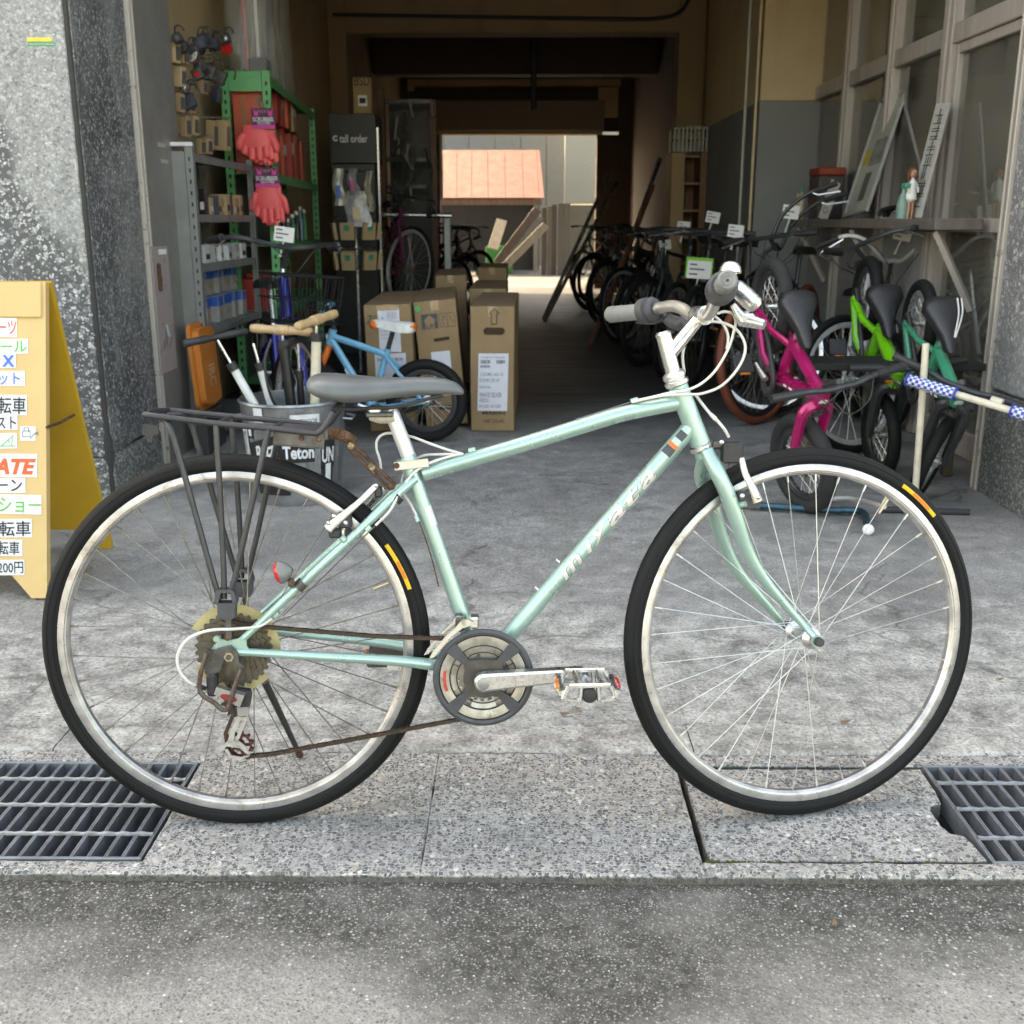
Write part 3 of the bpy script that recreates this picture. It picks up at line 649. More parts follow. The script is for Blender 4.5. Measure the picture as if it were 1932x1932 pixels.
# conduits on the column
MPIPE = mat("cream_conduit", (0.55, 0.43, 0.26), 0.45, obj=False); MPIPE2 = mat("grey_conduit", (0.33, 0.32, 0.29), 0.45, obj=False)
for u, m_, lab in ((1427, MPIPE, "cream electrical conduit running down the column face"), (1407, MPIPE2, "grey electrical conduit down the column's edge")):
    a = P(u, 190, YC - 0.02); tag(MB().cyl((a.x, YC - 0.016, 0.02), (a.x, YC - 0.016, 3.44), 0.011, seg=8).build("conduit", m_), lab, "conduit")
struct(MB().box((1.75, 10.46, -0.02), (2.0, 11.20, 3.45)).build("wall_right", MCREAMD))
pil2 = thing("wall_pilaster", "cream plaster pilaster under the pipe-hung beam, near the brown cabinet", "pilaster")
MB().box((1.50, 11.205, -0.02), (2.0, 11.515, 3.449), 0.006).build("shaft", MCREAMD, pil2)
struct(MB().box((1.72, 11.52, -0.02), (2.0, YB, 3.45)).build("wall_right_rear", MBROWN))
bm1 = thing("ceiling_beam", "cream ceiling beam with a thin black pipe across the middle of the shop", "beam")
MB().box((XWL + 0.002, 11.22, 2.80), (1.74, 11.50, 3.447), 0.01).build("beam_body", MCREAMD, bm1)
zpipe = P(960, 30, 11.15).z
MB().tube([(XWL + 0.05, 11.19, zpipe + 0.02), (-0.5, 11.19, zpipe), (0.8, 11.19, zpipe - 0.02), (1.35, 11.19, zpipe - 0.01), (1.55, 11.19, zpipe + 0.10), (1.60, 11.1, 3.3)], 0.018, 8, smooth=4).build("pipe", mat("black_pipe", (0.02, 0.02, 0.02), 0.5), bm1)
bm2 = thing("ceiling_beam", "dark brown ceiling beam deep in the shop, behind the cream one", "beam")
MB().box((XWL - 0.03, 14.6, 2.84), (1.71, 14.9, 3.447), 0.01).build("beam_body", MBROWN, bm2)
tag(MB().box((0.10, 13.9, 2.35), (0.17, 13.97, 3.44), 0.01).build("hanging_bracket", mat("black_iron", (0.012, 0.012, 0.012), 0.6)), "black iron bracket hanging from the dark ceiling", "bracket")
# end wall with the rear door
dl, dr, dz = P(829, 300, YB).x, P(1126, 300, YB).x, P(975, 254, YB).z
zt = P(975, 150, YB).z; zs = P(975, 190, YB).z
struct(MB().box((-2.2, YB, zt), (2.2, YB + 0.25, 3.45)).build("end_wall", MCEIL))
struct(MB().box((-2.2, YB, -0.02), (P(770, 200, YB).x, YB + 0.25, zt - 0.001)).build("end_wall", MBROWN))
struct(MB().box((P(1170, 200, YB).x, YB, -0.02), (2.2, YB + 0.25, zt - 0.001)).build("end_wall", MBROWN))
dfr = thing("rear_doorway", "cream frame and beige roller shutter box over the bright rear doorway", "doorway")
xa, xb = P(770, 200, YB).x, P(1170, 200, YB).x
MB().box((xa + 0.002, YB - 0.08, zt - 0.10), (xb - 0.002, YB + 0.25, zt - 0.002), 0.004).build("head_board", MCREAM, dfr)
MB().box((xa + 0.002, YB - 0.06, zs + 0.15), (xa + 0.10, YB + 0.078, zt - 0.102)).build("side_board", MCREAM, dfr)
MB().box((xa + 0.002, YB + 0.08, dz + 0.055), (xb - 0.002, YB + 0.22, zt - 0.104)).build("shadow_board", MBROWN, dfr)  # added brown backing that shuts out yard light through the gaps
MB().box((P(815, 200, YB).x, YB - 0.10, dz + 0.052), (P(1140, 200, YB).x, YB + 0.078, zs - 0.003), 0.01).build("shutter_box", MBEIGE, dfr)
MB().box((P(818, 200, YB).x, YB - 0.06, dz), (P(1138, 200, YB).x, YB + 0.2, dz + 0.048), 0.006).build("bottom_rail", MCREAM, dfr)
MB().box((xa + 0.002, YB + 0.01, -0.02), (dl, YB + 0.25, dz - 0.002)).build("jamb", MBROWN, dfr)
MB().box((dr, YB + 0.01, -0.02), (xb - 0.002, YB + 0.25, dz - 0.002)).build("jamb", MBROWN, dfr)
MB().box((P(1126, 200, YB).x + 0.02, YB - 0.05, P(1150, 222, YB).z), (P(1166, 200, YB).x, YB + 0.0, zt - 0.12), 0.004).build("gusset_board", MCREAM, dfr)
MB().box((dl, YB - 0.03, P(830, 375, YB).z), (dl + 0.05, YB + 0.02, dz - 0.003), 0.004).build("guide_rail", mat("guide_paint", (0.7, 0.62, 0.5), 0.5), dfr)

# ---------------------------------------------------------------- sunlit yard behind
MSIDE = mat("pale_siding", (0.22, 0.225, 0.21), 0.6, obj=False); MWWALL = mat("white_wall", (0.42, 0.39, 0.32), 0.7, obj=False)
YH = 27.5
bh = thing("back_building", "pale grey sheet-clad building across the sunlit yard", "building")
x0 = P(820, 300, YH).x - 4; x1 = P(1068, 300, YH).x
nx = 0; x = P(837, 300, YH).x - 0.62 * 7
while x < x1 - 0.02:
    xe = min(x + 0.62, x1); MB().box((x + 0.004, YH + 0.012 * (nx % 2), -0.02), (xe - 0.004, YH + 0.2, 5.2), 0.006).build("cladding_panel", MSIDE, bh); x += 0.62; nx += 1
MB().box((x0, YH + 0.05, -0.02), (x1, YH + 0.3, 5.3)).build("backing_wall", MSIDE, bh)
bw = thing("annex_building", "cream-white annex with a ledge at the sunny end of the yard", "building")
xw = P(1066, 300, 25.5).x
MB().box((xw, 25.5, P(1090, 385, 25.5).z), (xw + 5, 25.9, 5.2), 0.01).build("upper_wall", MWWALL, bw)
MB().box((xw - 0.02, 25.3, -0.02), (xw + 5, 25.9, P(1090, 386, 25.5).z - 0.004), 0.01).build("lower_wall", mat("tan_wall", (0.18, 0.155, 0.11), 0.7, obj=False), bw)
# orange sheet over the lean-to
ln = thing("tarpaulin_lean_to", "salmon-orange sheeted lean-to roof in the sunny yard", "lean-to")
MTARP = mat("orange_sheet", (0.120, 0.0190, 0.0095), 0.7, obj=False, var=0.06, scale=3)
ya1, ya2 = 24.6, 22.6
zt1 = P(900, 283, ya1).z; zt2 = P(900, 373, ya2).z
xs_t = [P(u, 283, ya1).x for u in (806, 836, 862, 890, 920, 952, 985, 1012, 1018)]
xs_b = [P(u, 373, ya2).x for u in (800, 836, 862, 890, 921, 954, 988, 1018, 1027)]
for i in range(len(xs_t) - 1):
    vs = []
    for k_, off in ((0, 0.0), (1, 0.02)):
        vs += [(xs_t[i] + 0.004, ya1, zt1 - off), (xs_t[i + 1] - 0.004, ya1, zt1 - off), (xs_b[i + 1] - 0.004, ya2, zt2 - off), (xs_b[i] + 0.004, ya2, zt2 - off)]
    MB().add(vs, [(0, 1, 2, 3), (7, 6, 5, 4), (0, 4, 5, 1), (1, 5, 6, 2), (2, 6, 7, 3), (3, 7, 4, 0)]).build("roof_sheet", MTARP, ln)
MB().box((xs_b[0], ya2 + 0.02, zt2 - 0.14), (xs_b[-1] - 0.05, ya2 + 0.06, zt2 - 0.03)).build("eaves_beam", m_wood("old_beam", (0.10, 0.06, 0.04), (0.2, 0.12, 0.08)), ln)
MB().box((xs_t[-1] - 0.12, ya1 - 0.06, -0.02), (xs_t[-1] - 0.02, ya1 + 0.04, zt1 - 0.05)).build("post", mat("lean_post", (0.3, 0.25, 0.2), 0.7), ln)
MB().box((xs_b[0], ya1 + 0.05, -0.02), (xs_t[-1], ya1 + 0.12, zt1 - 0.06)).build("rear_board", m_plaster("dark_board", (0.05, 0.04, 0.035), 0.2), ln)
# planks and boards leaning in the yard
MPL = [m_wood("plank_pale", (0.16, 0.13, 0.085), (0.25, 0.21, 0.14), 0.3), m_wood("plank_brown", (0.05, 0.034, 0.022), (0.09, 0.06, 0.04), 0.3), m_wood("plank_grey", (0.08, 0.07, 0.06), (0.13, 0.12, 0.10), 0.3)]
def plank(u0, v0, u1, v1, Y, wd, m_, lab, name="plank"):
    a, b2 = P(u0, v0, Y), P(u1, v1, Y + 0.5); a.z = max(a.z, 0.02); d = b2 - a
    mm = frame_of(a, d, (0, -1, 0.3)); o = MB().box((0, -wd / 2, -0.015), (d.length, wd / 2, 0.015), 0.003).build(name, m_, None, mm); tag(o, lab, "plank", "planks leaning in the yard"); return o
plank(938, 497, 1015, 395, 20.2, 0.16, MPL[1], "brown plank leaning highest under the orange lean-to")
plank(950, 505, 1030, 425, 19.8, 0.14, MPL[0], "bright sunlit plank leaning in the yard doorway")
plank(944, 500, 1020, 410, 20.5, 0.14, MPL[2], "grey plank leaning between the brown and the bright plank")
plank(930, 470, 947, 415, 21.0, 0.20, MPL[0], "short pale board standing in the shade of the lean-to")
for i, u in enumerate((1026, 1036, 1045, 1056)):
    a = P(u, 470, 22.4); tp = P(u, 392 - 3 * i, 22.4)
    tag(MB().box((a.x - 0.045, 22.3, 0), (a.x + (0.05 if i < 3 else 0.2), 22.42, tp.z), 0.004).build("timber_post", MPL[2 if i % 2 else 1]), ["thin grey timber standing closest to the lean-to post", "brown timber second from the lean-to post", "grey timber third from the lean-to post", "widest dark board standing against the annex"][i], "timber", "timbers standing in the yard")
b = MB().box((-0.75, 22.9, 0.0), (-0.2, 23.4, 0.55), 0.02).build("green_crate", mat("green_plastic", (0.03, 0.22, 0.05), 0.5)); tag(b, "green plastic crate under the orange lean-to", "crate")

# ================================================================ the mint bicycle
BA, BB = G(460, 1550), G(1512, 1533)
bd = (BB + V((0, 0.01, 0)) - BA).normalized(); bn0 = V((-bd.y, bd.x, 0)); LEAN = R(4.5)
bup = V((0, 0, 1)) * math.cos(LEAN) + bn0 * math.sin(LEAN); by = bup.cross(bd)
BM = M((bd, by, bup)).transposed().to_4x4(); BM.translation = BA
BMI = BM.inverted()
def B(u, v, n=0.0):
    """bicycle coordinates (forward, sideways away from the street, up) of a photo point at sideways offset n"""
    q = PL(u, v, BA + by * n, by); return BMI @ q

MMINT = m_frame("mint_paint", (0.335, 0.50, 0.442), 0.5)
MSILV = mat("polished_alloy", (0.66, 0.66, 0.65), 0.28, 0.95, var=0.1, scale=40, dirt=((0.20, 0.17, 0.13), 0.66))
MCHROME = mat("chrome", (0.80, 0.78, 0.74), 0.13, 1.0, var=0.05, scale=60, dirt=((0.30, 0.2, 0.1), 0.72))
MRIM = mat("worn_rim", (0.49, 0.475, 0.465), 0.32, 0.75, var=0.25, scale=24, dirt=((0.25, 0.21, 0.18), 0.57))
MTYRE = m_rubber("tyre_rubber", 0.008, 0.6, 0.03)
MSPOKE = mat("spoke_steel_grimy_shaded", (0.22, 0.20, 0.18), 0.45, 0.8, var=0.4, scale=50)
MSPOKE2 = mat("spoke_steel", (0.55, 0.55, 0.53), 0.35, 0.8, var=0.15, scale=50)
MBLKM = mat("black_coated_tube", (0.026, 0.027, 0.030), 0.42, 0.0, var=0.3, scale=30, dirt=((0.09, 0.08, 0.075), 0.66), coat=0.1)
MBLKP = mat("black_plastic", (0.022, 0.022, 0.023), 0.5, var=0.25, scale=60)
MDGREY = mat("dark_grey_plastic", (0.055, 0.055, 0.06), 0.55, var=0.2, scale=50)
MGRIP = mat("grey_grip", (0.20, 0.205, 0.20), 0.6, var=0.12, scale=60, bump=0.15, bscale=500)
MSADDLE = mat("grey_vinyl", (0.105, 0.115, 0.118), 0.38, var=0.18, scale=14, dirt=((0.19, 0.195, 0.19), 0.66), bump=0.08, bscale=300)
MRUST = m_rust("rusty_steel", (0.30, 0.22, 0.16), 0.85, 0.6, 40)
MCHAIN = m_rust("rusty_chain", (0.07, 0.055, 0.045), 0.38, 0.55, 120)
MCABLE = mat("white_cable", (0.62, 0.61, 0.57), 0.4, var=0.06)
MGEAR = mat("dirty_chainring", (0.42, 0.385, 0.33), 0.42, 0.6, var=0.25, scale=60, dirt=((0.05, 0.035, 0.02), 0.56))
MYELLOWD = mat("yellowed_plastic", (0.40, 0.335, 0.16), 0.4, var=0.15, scale=30, coat=0.2)
MRED = mat("red_reflector", (0.55, 0.02, 0.025), 0.15, coat=0.6)
MAMBER = mat("amber_reflector", (0.75, 0.20, 0.02), 0.2, coat=0.5)
MGREYD = mat("grey_metal_dark", (0.10, 0.095, 0.09), 0.45, 0.6, var=0.3, scale=60, dirt=((0.10, 0.06, 0.04), 0.62))

bk = thing("bicycle", "mint green city bicycle with rear rack standing on the gutter in front of the shop", "bicycle", BM)

# ---- wheels
RT, RR = 0.3405, 0.3138
def rim_profile(ro, ri, w_):
    return [(ro, -w_ / 2), (ro - 0.0015, -w_ / 2 - 0.0008), (ro - 0.012, -w_ / 2 - 0.0005), (ro - 0.013, -w_ / 2 + 0.001), (ri + 0.004, -w_ / 2 + 0.0015), (ri, -w_ / 2 + 0.006), (ri, w_ / 2 - 0.006), (ri + 0.004, w_ / 2 - 0.0015), (ro - 0.013, w_ / 2 - 0.001), (ro - 0.012, w_ / 2 + 0.0005), (ro - 0.0015, w_ / 2 + 0.0008), (ro, w_ / 2), (ro - 0.006, w_ / 2 - 0.002), (ro - 0.007, -w_ / 2 + 0.002)]
def tyre_profile(R0, R1, w_, k=14):
    """open at the rim: from one bead over the tread to the other"""
    cc = (R0 + R1) / 2; h = (R0 - R1) / 2 + 0.002; pr = []
    for i in range(k + 1):
        a = R(-150) + R(300) * i / k
        pr.append((cc + h * math.cos(a), w_ / 2 * math.sin(a)))
    return pr
def wheel(parent, mw, spoke_m, hub_m, rot=0.0, fl=0.021, off=(0, 0), hub_r=0.019, sr=0.00115):
    w_ = MB().lathe(rim_profile(RR, 0.2945, 0.022), 96, 'Y', closed_prof=True).build("wheel", MRIM, parent, mw)
    ty = MB().lathe(tyre_profile(RT, RR - 0.004, 0.033), 96, 'Y').build("tyre", MTYRE, w_)
    # tread: short angled sipes proud of the tread shoulder
    tb = MB()
    for i in range(170):
        a = 2 * math.pi * i / 170
        for s_ in (-1, 1):
            mm = M.Rotation(-a, 4, 'Y') @ T(RT - 0.0040, s_ * 0.0098, 0) @ RX(0) @ M.Rotation(R(38 * s_), 4, 'Z') @ RX(30 * s_)
            tb.box((-0.0012, -0.0042, -0.0030), (0.0009, 0.0042, 0.0018), m=mm)
    stuff(tb.build("tread_blocks", MTYRE, w_))
    for rs_ in (0.3190, 0.3300):
        cc0 = (RT + RR - 0.004) / 2; h0 = (RT - RR + 0.004) / 2 + 0.002; ys = 0.0165 * math.sqrt(1 - ((rs_ - cc0) / h0) ** 2)
        MB().lathe([(rs_ - 0.0007, -ys + 0.0004), (rs_, -ys - 0.0008), (rs_ + 0.0007, -ys + 0.0004)], 96, 'Y').build("sidewall_ridge", MTYRE, w_)
    hb = MB().lathe([(0.0001, -0.056 + off[0]), (0.006, -0.056 + off[0]), (0.006, -0.042), (0.014, -0.040), (hub_r + 0.006, -0.034), (hub_r + 0.006, -0.031), (hub_r - 0.003, -0.026), (hub_r - 0.005, 0), (hub_r - 0.003, 0.026), (hub_r + 0.006, 0.031), (hub_r + 0.006, 0.034), (0.014, 0.040), (0.006, 0.042), (0.006, 0.056), (0.0001, 0.056)], 20, 'Y').build("hub", hub_m, w_)
    kinds = []
    for sd in (-1, 1):
        for tr in (-1, 1):
            a = V((0, sd * 0.0325, 0)); ang = R(tr * 68); a.x, a.z = math.cos(ang) * (hub_r + 0.003), math.sin(ang) * (hub_r + 0.003)
            b_ = V((0.2955, sd * 0.003, 0)); q = MB().tube([a, a + (b_ - a) * 0.5, b_], sr, 5, caps=False)
            d = (b_ - a).normalized(); q.cyl(b_ - d * 0.014, b_, 0.0021, seg=6); kinds.append((sd, tr, q.mesh("spoke")))
    for i in range(9):
        for k_, (sd, tr, me) in enumerate(kinds):
            a = 360.0 / 36 * (i * 4 + [0, 2, 1, 3][k_]) + rot
            obj("spoke", me, spoke_m, w_, M.Rotation(R(-a), 4, 'Y'))
    return w_
def arc_label(w_, a0, a1, m_, r0=0.3210, r1=0.3285, dy=0.0, name="tyre_label"):
    """printed label that follows the curve of the side wall"""
    cc = (RT + RR - 0.004) / 2; h = (RT - RR + 0.004) / 2 + 0.002
    def side(r): return -0.0165 * math.sqrt(max(0.0, 1 - ((r - cc) / h) ** 2)) - 0.0012 - dy
    pr = [(r0 + (r1 - r0) * i / 5, side(r0 + (r1 - r0) * i / 5)) for i in range(6)]
    return MB().lathe(pr, 24, 'Y', a0=a0, a1=a1).build(name, m_, w_)
MYEL = mat("label_yellow", (0.72, 0.42, 0.015), 0.45, var=0.05); MORG = mat("label_orange", (0.72, 0.16, 0.02), 0.45, var=0.05)
C0 = V((0.006, 0, 0.3405))
rw = wheel(bk, T(*C0), MSPOKE, MGREYD, 3.0)
def ang_of(u, v, c): q = B(u, v, -0.016) - c; return math.atan2(q.z, q.x)
a1 = ang_of(734, 1024, C0); a0 = ang_of(771, 1112, C0)
arc_label(rw, a0, a1, MYEL); arc_label(rw, a0 + (a1 - a0) * 0.22, a0 + (a1 - a0) * 0.60, MORG, 0.3220, 0.3275, 0.0004)
# front wheel turns with the fork
ST = R(10.0)
hb_, ht_ = B(1324, 845), B(1276, 715)
FC = V((1.03, 0, 0.3400))                     # hub
axis = (ht_ - hb_).normalized()
def steer(p): return hb_ + M.Rotation(ST, 3, axis) @ (V(p) - hb_)
STM = T(*hb_) @ M.Rotation(ST, 4, axis) @ T(*(-hb_))
fork_root_m = STM
fw = wheel(bk, STM @ T(*FC), MSPOKE2, MSILV, 7.0, hub_r=0.0135, sr=0.0009)
qf = lambda u, v: (STM @ T(*FC)).inverted() @ B(u, v, 0.05)
a1 = (lambda q: math.atan2(q.z, q.x))(qf(1696, 917)); a0 = (lambda q: math.atan2(q.z, q.x))(qf(1757, 977))
arc_label(fw, a0, a1, MYEL); arc_label(fw, a0 + (a1 - a0) * 0.2, a0 + (a1 - a0) * 0.7, MORG, 0.3220, 0.3275, 0.0004)
def valve(w_, a):
    d = V((math.cos(a), 0, math.sin(a)))
    v_ = MB().cyl(d * 0.292, d * 0.262, 0.0030, 0.0026, seg=8).build("valve", mat("brass_valve", (0.55, 0.45, 0.28), 0.35, 0.8), w_)
    MB().cyl(d * 0.262, d * 0.252, 0.0034, seg=8).build("valve_cap", MBLKP, v_) if False else None
qv = B(730, 1101) - C0; valve(rw, math.atan2(qv.z, qv.x)); qv = qf(1645, 985); valve(fw, math.atan2(qv.z, qv.x))

# ---- frame
bbp = B(908, 1262)
st_top = B(766, 862)
fr = MB().tube([bbp, st_top], 0.0143, 18).build("frame", MMINT, bk)
MB().cyl(bbp + V((0, -0.034, 0)), bbp + V((0, 0.034, 0)), 0.020, seg=24).build("bottom_bracket_shell", MMINT, fr)
tt = [B(798, 893), B(880, 869), B(1000, 834), B(1100, 803), B(1170, 782), B(1230, 769), B(1292, 757)]
MB().tube(tt, 0.0138, 18, smooth=5).build("top_tube", MMINT, fr)
dt0, dt1 = B(912, 1254), B(1303, 806)
MB().tube([dt0, dt1], 0.0155, 20).build("down_tube", MMINT, fr)
h_t, h_b = B(1279, 728), B(1322, 838)
MB().tube([h_t, h_b], 0.0175, 20).build("head_tube", MMINT, fr)
def stay(pts, rr, nm): MB().tube(pts, rr, 14, smooth=5).build(nm, MMINT, fr)
stay([B(783, 903, -0.010), B(740, 940, -0.032), B(690, 990, -0.046), B(580, 1092, -0.056), B(460, 1204, -0.062)], [0.0085, 0.0088, 0.0082, 0.0075, 0.0062], "seat_stay")
stay([V((p.x, -p.y, p.z)) for p in (B(783, 903, -0.010), B(740, 940, -0.032), B(690, 990, -0.046), B(580, 1092, -0.056), B(460, 1204, -0.062))], [0.0085, 0.0088, 0.0082, 0.0075, 0.0062], "seat_stay")
cs = [B(890, 1258, -0.018), B(820, 1254, -0.030), B(740, 1246, -0.046), B(600, 1238, -0.058), B(447, 1229, -0.063)]
stay(cs, [0.0115, 0.0112, 0.0095, 0.0080, 0.0068], "chain_stay"); stay([V((p.x, -p.y, p.z)) for p in cs], [0.0115, 0.0112, 0.0095, 0.0080, 0.0068], "chain_stay")
def c1(x, y, n): return B(255.6 + 0.2315 * x, 1022.4 + 0.2315 * y, n)
def poly_plate(px, n, th, nm, m_, par, conv=c1):
    """flat plate cut to a photo outline, standing in the bicycle's plane"""
    q = [conv(x, y, n) for x, y in px]
    return MB().prism([(p.x, p.z) for p in q], n, n + th).build(nm, m_, par, ang=30)
dro = [(905, 775), (880, 760), (830, 790), (770, 800), (700, 795), (690, 770), (660, 760), (636, 785), (640, 812), (668, 822), (640, 840), (620, 870), (640, 900), (690, 890), (760, 880), (830, 930), (920, 930), (935, 890), (905, 850)]
poly_plate(dro, -0.066, 0.005, "dropout", MMINT, fr)
MB().prism([(C0.x + x, C0.z + z) for x, z in ((-0.025, -0.012), (0.04, -0.01), (0.05, 0.02), (0.02, 0.035), (-0.02, 0.02))], 0.058, 0.063).build("dropout", MMINT, fr)
MB().cyl(C0 + V((0, -0.08, 0)), C0 + V((0, 0.078, 0)), 0.0048, seg=10).build("rear_axle", MGREYD, fr)
MB().lathe([(0.0001, -0.076), (0.0085, -0.076), (0.0088, -0.069), (0.012, -0.068), (0.012, -0.066)], 6, 'Y', m=T(*C0)).build("axle_nut", mat("brass_nut", (0.45, 0.38, 0.26), 0.4, 0.8), fr)
q = MB(); q.lathe([(0.0, -0.0025), (0.0055, -0.0025), (0.0055, 0.0025), (0.0, 0.0025)], 14, 'Y', m=T(*c1(662, 790, -0.068))); q.build("eyelet", MMINT, fr)
# decals on the down tube
dd = (dt1 - dt0).normalized(); dp = V((-dd.z, 0, dd.x))
def wrap(me, s0, s1, r_, nm, m_, par=None, hgt=0.021, lift=0.0005, mid=0.0, cut=1):
    xs = [v.co.x for v in me.vertices]; ys = [v.co.y for v in me.vertices]
    bm = bmesh.new(); bm.from_mesh(me); bmesh.ops.triangulate(bm, faces=bm.faces[:]); bmesh.ops.subdivide_edges(bm, edges=bm.edges[:], cuts=cut, use_grid_fill=True)
    for v in bm.verts:
        s = s0 + (s1 - s0) * (v.co.x - min(xs)) / (max(xs) - min(xs)); h = hgt * ((v.co.y - min(ys)) / (max(ys) - min(ys)) - 0.5) + mid
        v.co = dt0 + dd * s + (V((0, -1, 0)) * math.cos(h / r_) + dp * math.sin(h / r_)) * (r_ + lift)
    bm.to_mesh(me); bm.free(); return obj(nm, me, m_, par or fr)
def on_dt(u, v): return (B(u, v, -0.0155) - dt0).dot(dd)
MDECAL = mat("silver_decal", (0.66, 0.58, 0.56), 0.32, 0.2, var=0.08)
for ch, (u0, v0), (u1, v1) in (("m", (1058, 1088), (1092, 1046)), ("I", (1103, 1040), (1117, 1022)), ("y", (1118, 1028), (1142, 984)), ("a", (1146, 988), (1172, 952)), ("t", (1176, 950), (1202, 918)), ("a", (1204, 916), (1226, 884))):
    me = text_mesh(ch, 1.0, 0.0, shear=0.28, bold=0.02); mo = text_mesh(ch, 1.0, 0.0, shear=0.28, bold=0.034)
    wrap(mo, on_dt(u0, v0) - 0.0008, on_dt(u1, v1) + 0.0012, 0.0155, "decal_outline", mat("decal_edge", (0.12, 0.14, 0.13), 0.5), hgt=0.0222, lift=0.00025, mid=-0.0005, cut=2)
    wrap(me, on_dt(u0, v0), on_dt(u1, v1), 0.0155, "decal_letter", MDECAL, hgt=0.0205, lift=0.0006, cut=2)
def patch(s0, s1, h0, h1, m_, nm, lift=0.0004, r_=0.0155):
    b_ = MB(); vs = []
    for i in range(9):
        for j in range(2):
            h = h0 + (h1 - h0) * i / 8; s = s0 + (s1 - s0) * j; vs.append(dt0 + dd * s + (V((0, -1, 0)) * math.cos(h / r_) + dp * math.sin(h / r_)) * (r_ + lift))
    b_.add(vs, [(i * 2, i * 2 + 1, i * 2 + 3, i * 2 + 2) for i in range(8)]); return b_.build(nm, m_, fr)
patch(on_dt(1245, 848), on_dt(1256, 834), -0.004, 0.016, MDGREY, "frame_sticker"); patch(on_dt(1256.4, 834), on_dt(1262, 828), -0.004, 0.016, MORG, "frame_sticker"); patch(on_dt(1268, 818), on_dt(1281, 806), -0.002, 0.014, MDGREY, "frame_sticker")
# number sticker on the seat tube
sd_ = (st_top - bbp).normalized(); sp_ = V((-sd_.z, 0, sd_.x))
s0_, s1_ = (B(826, 990, -0.014) - bbp).dot(sd_), (B(808, 955, -0.014) - bbp).dot(sd_); b_ = MB(); vs = []
for i in range(7):
    for j in range(2):
        h = -0.016 + 0.014 * i / 6; vs.append(bbp + sd_ * (s0_ + (s1_ - s0_) * j) + (V((0, -1, 0)) * math.cos(h / 0.0143) + sp_ * math.sin(h / 0.0143)) * 0.0147)
b_.add(vs, [(i * 2, i * 2 + 1, i * 2 + 3, i * 2 + 2) for i in range(6)]); b_.build("registration_sticker", mat("pale_sticker", (0.6, 0.63, 0.64), 0.4, var=0.1, scale=90), fr)
for u, v in ((1050, 1057), (1010, 1109)):
    p = B(u, v, 0); MB().cyl(p - dp * 0.006, p + dp * 0.002, 0.0032, seg=8).build("bottle_boss", MSILV, fr)
for pts, nm in (((B(884, 851, 0), B(897, 848, 0)), "cable_stop"), ((B(1190, 758, 0), B(1204, 754, 0)), "cable_stop"), ((B(692, 1001, -0.052), B(700, 994, -0.052)), "cable_stop"), ((B(519, 1162, -0.058), B(526, 1155, -0.058)), "cable_stop")):
    MB().cyl(pts[0], pts[1], 0.0050, seg=10).build(nm, MMINT, fr)
MB().cyl(B(754, 936, -0.029), B(745, 945, -0.031), 0.0105, seg=14).build("tape_band", MBLKP, fr)
# headset
MB().lathe([(0.017, 0.0), (0.021, 0.003), (0.0215, 0.009), (0.018, 0.011), (0.0185, 0.014), (0.0205, 0.016), (0.0205, 0.022), (0.016, 0.026), (0.012, 0.028)], 24, m=frame_of(h_t, (1, 0, 0.4), h_t - h_b)).build("headset_cup", MSILV, fr)
MB().lathe([(0.018, 0.0), (0.022, 0.002), (0.022, 0.008), (0.0195, 0.011), (0.017, 0.013)], 24, m=frame_of(h_b, (1, 0, 0.4), h_b - h_t)).build("headset_cup", MSILV, fr)

# ---- saddle, post
secs = [(580, 720, 728, 0.040), (585, 709, 746, 0.060), (600, 704, 757, 0.074), (637, 706, 767, 0.078), (685, 711, 766, 0.066), (732, 713, 756, 0.045), (770, 712, 750, 0.031), (800, 711, 748, 0.026), (843, 714, 747, 0.024), (866, 724, 747, 0.019), (876, 737, 745, 0.008)]
b_ = MB(); vs = []; K = 15
for u, vt, vb, hw in secs:
    t_ = B(u, vt, -hw * 0.3); x = t_.x; zt = t_.z; zb = B(u, vb, -hw).z
    for j in range(K):
        a = math.pi * j / (K - 1); c_, s_ = math.cos(a), math.sin(a)
        y = -hw * (abs(c_) ** 0.75) * (1 if c_ > 0 else -1); e = s_ ** 0.55 if s_ > 0 else 0
        vs.append((x, y * (1.0 if e > 0.05 else 0.93), zb + (zt - zb) * e))
fs = []
for i in range(len(secs) - 1):
    for j in range(K - 1): fs.append((i * K + j, i * K + j + 1, (i + 1) * K + j + 1, (i + 1) * K + j))
    fs.append((i * K, (i + 1) * K, (i + 1) * K + K - 1, i * K + K - 1))
fs += [tuple(range(K)), tuple((len(secs) - 1) * K + j for j in range(K - 1, -1, -1))]
sad = b_.add(vs, fs).build("saddle", MSADDLE, bk, ang=60)
md = sad.modifiers.new("round", 'SUBSURF'); md.levels = md.render_levels = 2
for s_ in (-1, 1):
    MB().tube([B(628, 770, s_ * 0.035), B(660, 772, s_ * 0.028), B(700, 770, s_ * 0.022), B(745, 768, s_ * 0.022), B(790, 757, s_ * 0.018), B(835, 746, s_ * 0.012)], 0.0033, 8, smooth=4).build("saddle_rail", MBLKP, sad)
post = MB().tube([B(735, 773), B(741, 783), B(773, 866)], [0.0125, 0.0130, 0.0130], 18).build("seat_post", mat("satin_alloy", (0.70, 0.70, 0.71), 0.42, 0.7, var=0.1, scale=20), bk)
MB().tube([B(698, 783), B(715, 786), B(745, 784)], [0.009, 0.012, 0.014], 12, flat=1.4).build("post_head", mat("cream_alloy", (0.60, 0.55, 0.45), 0.4, 0.4, var=0.15), post)
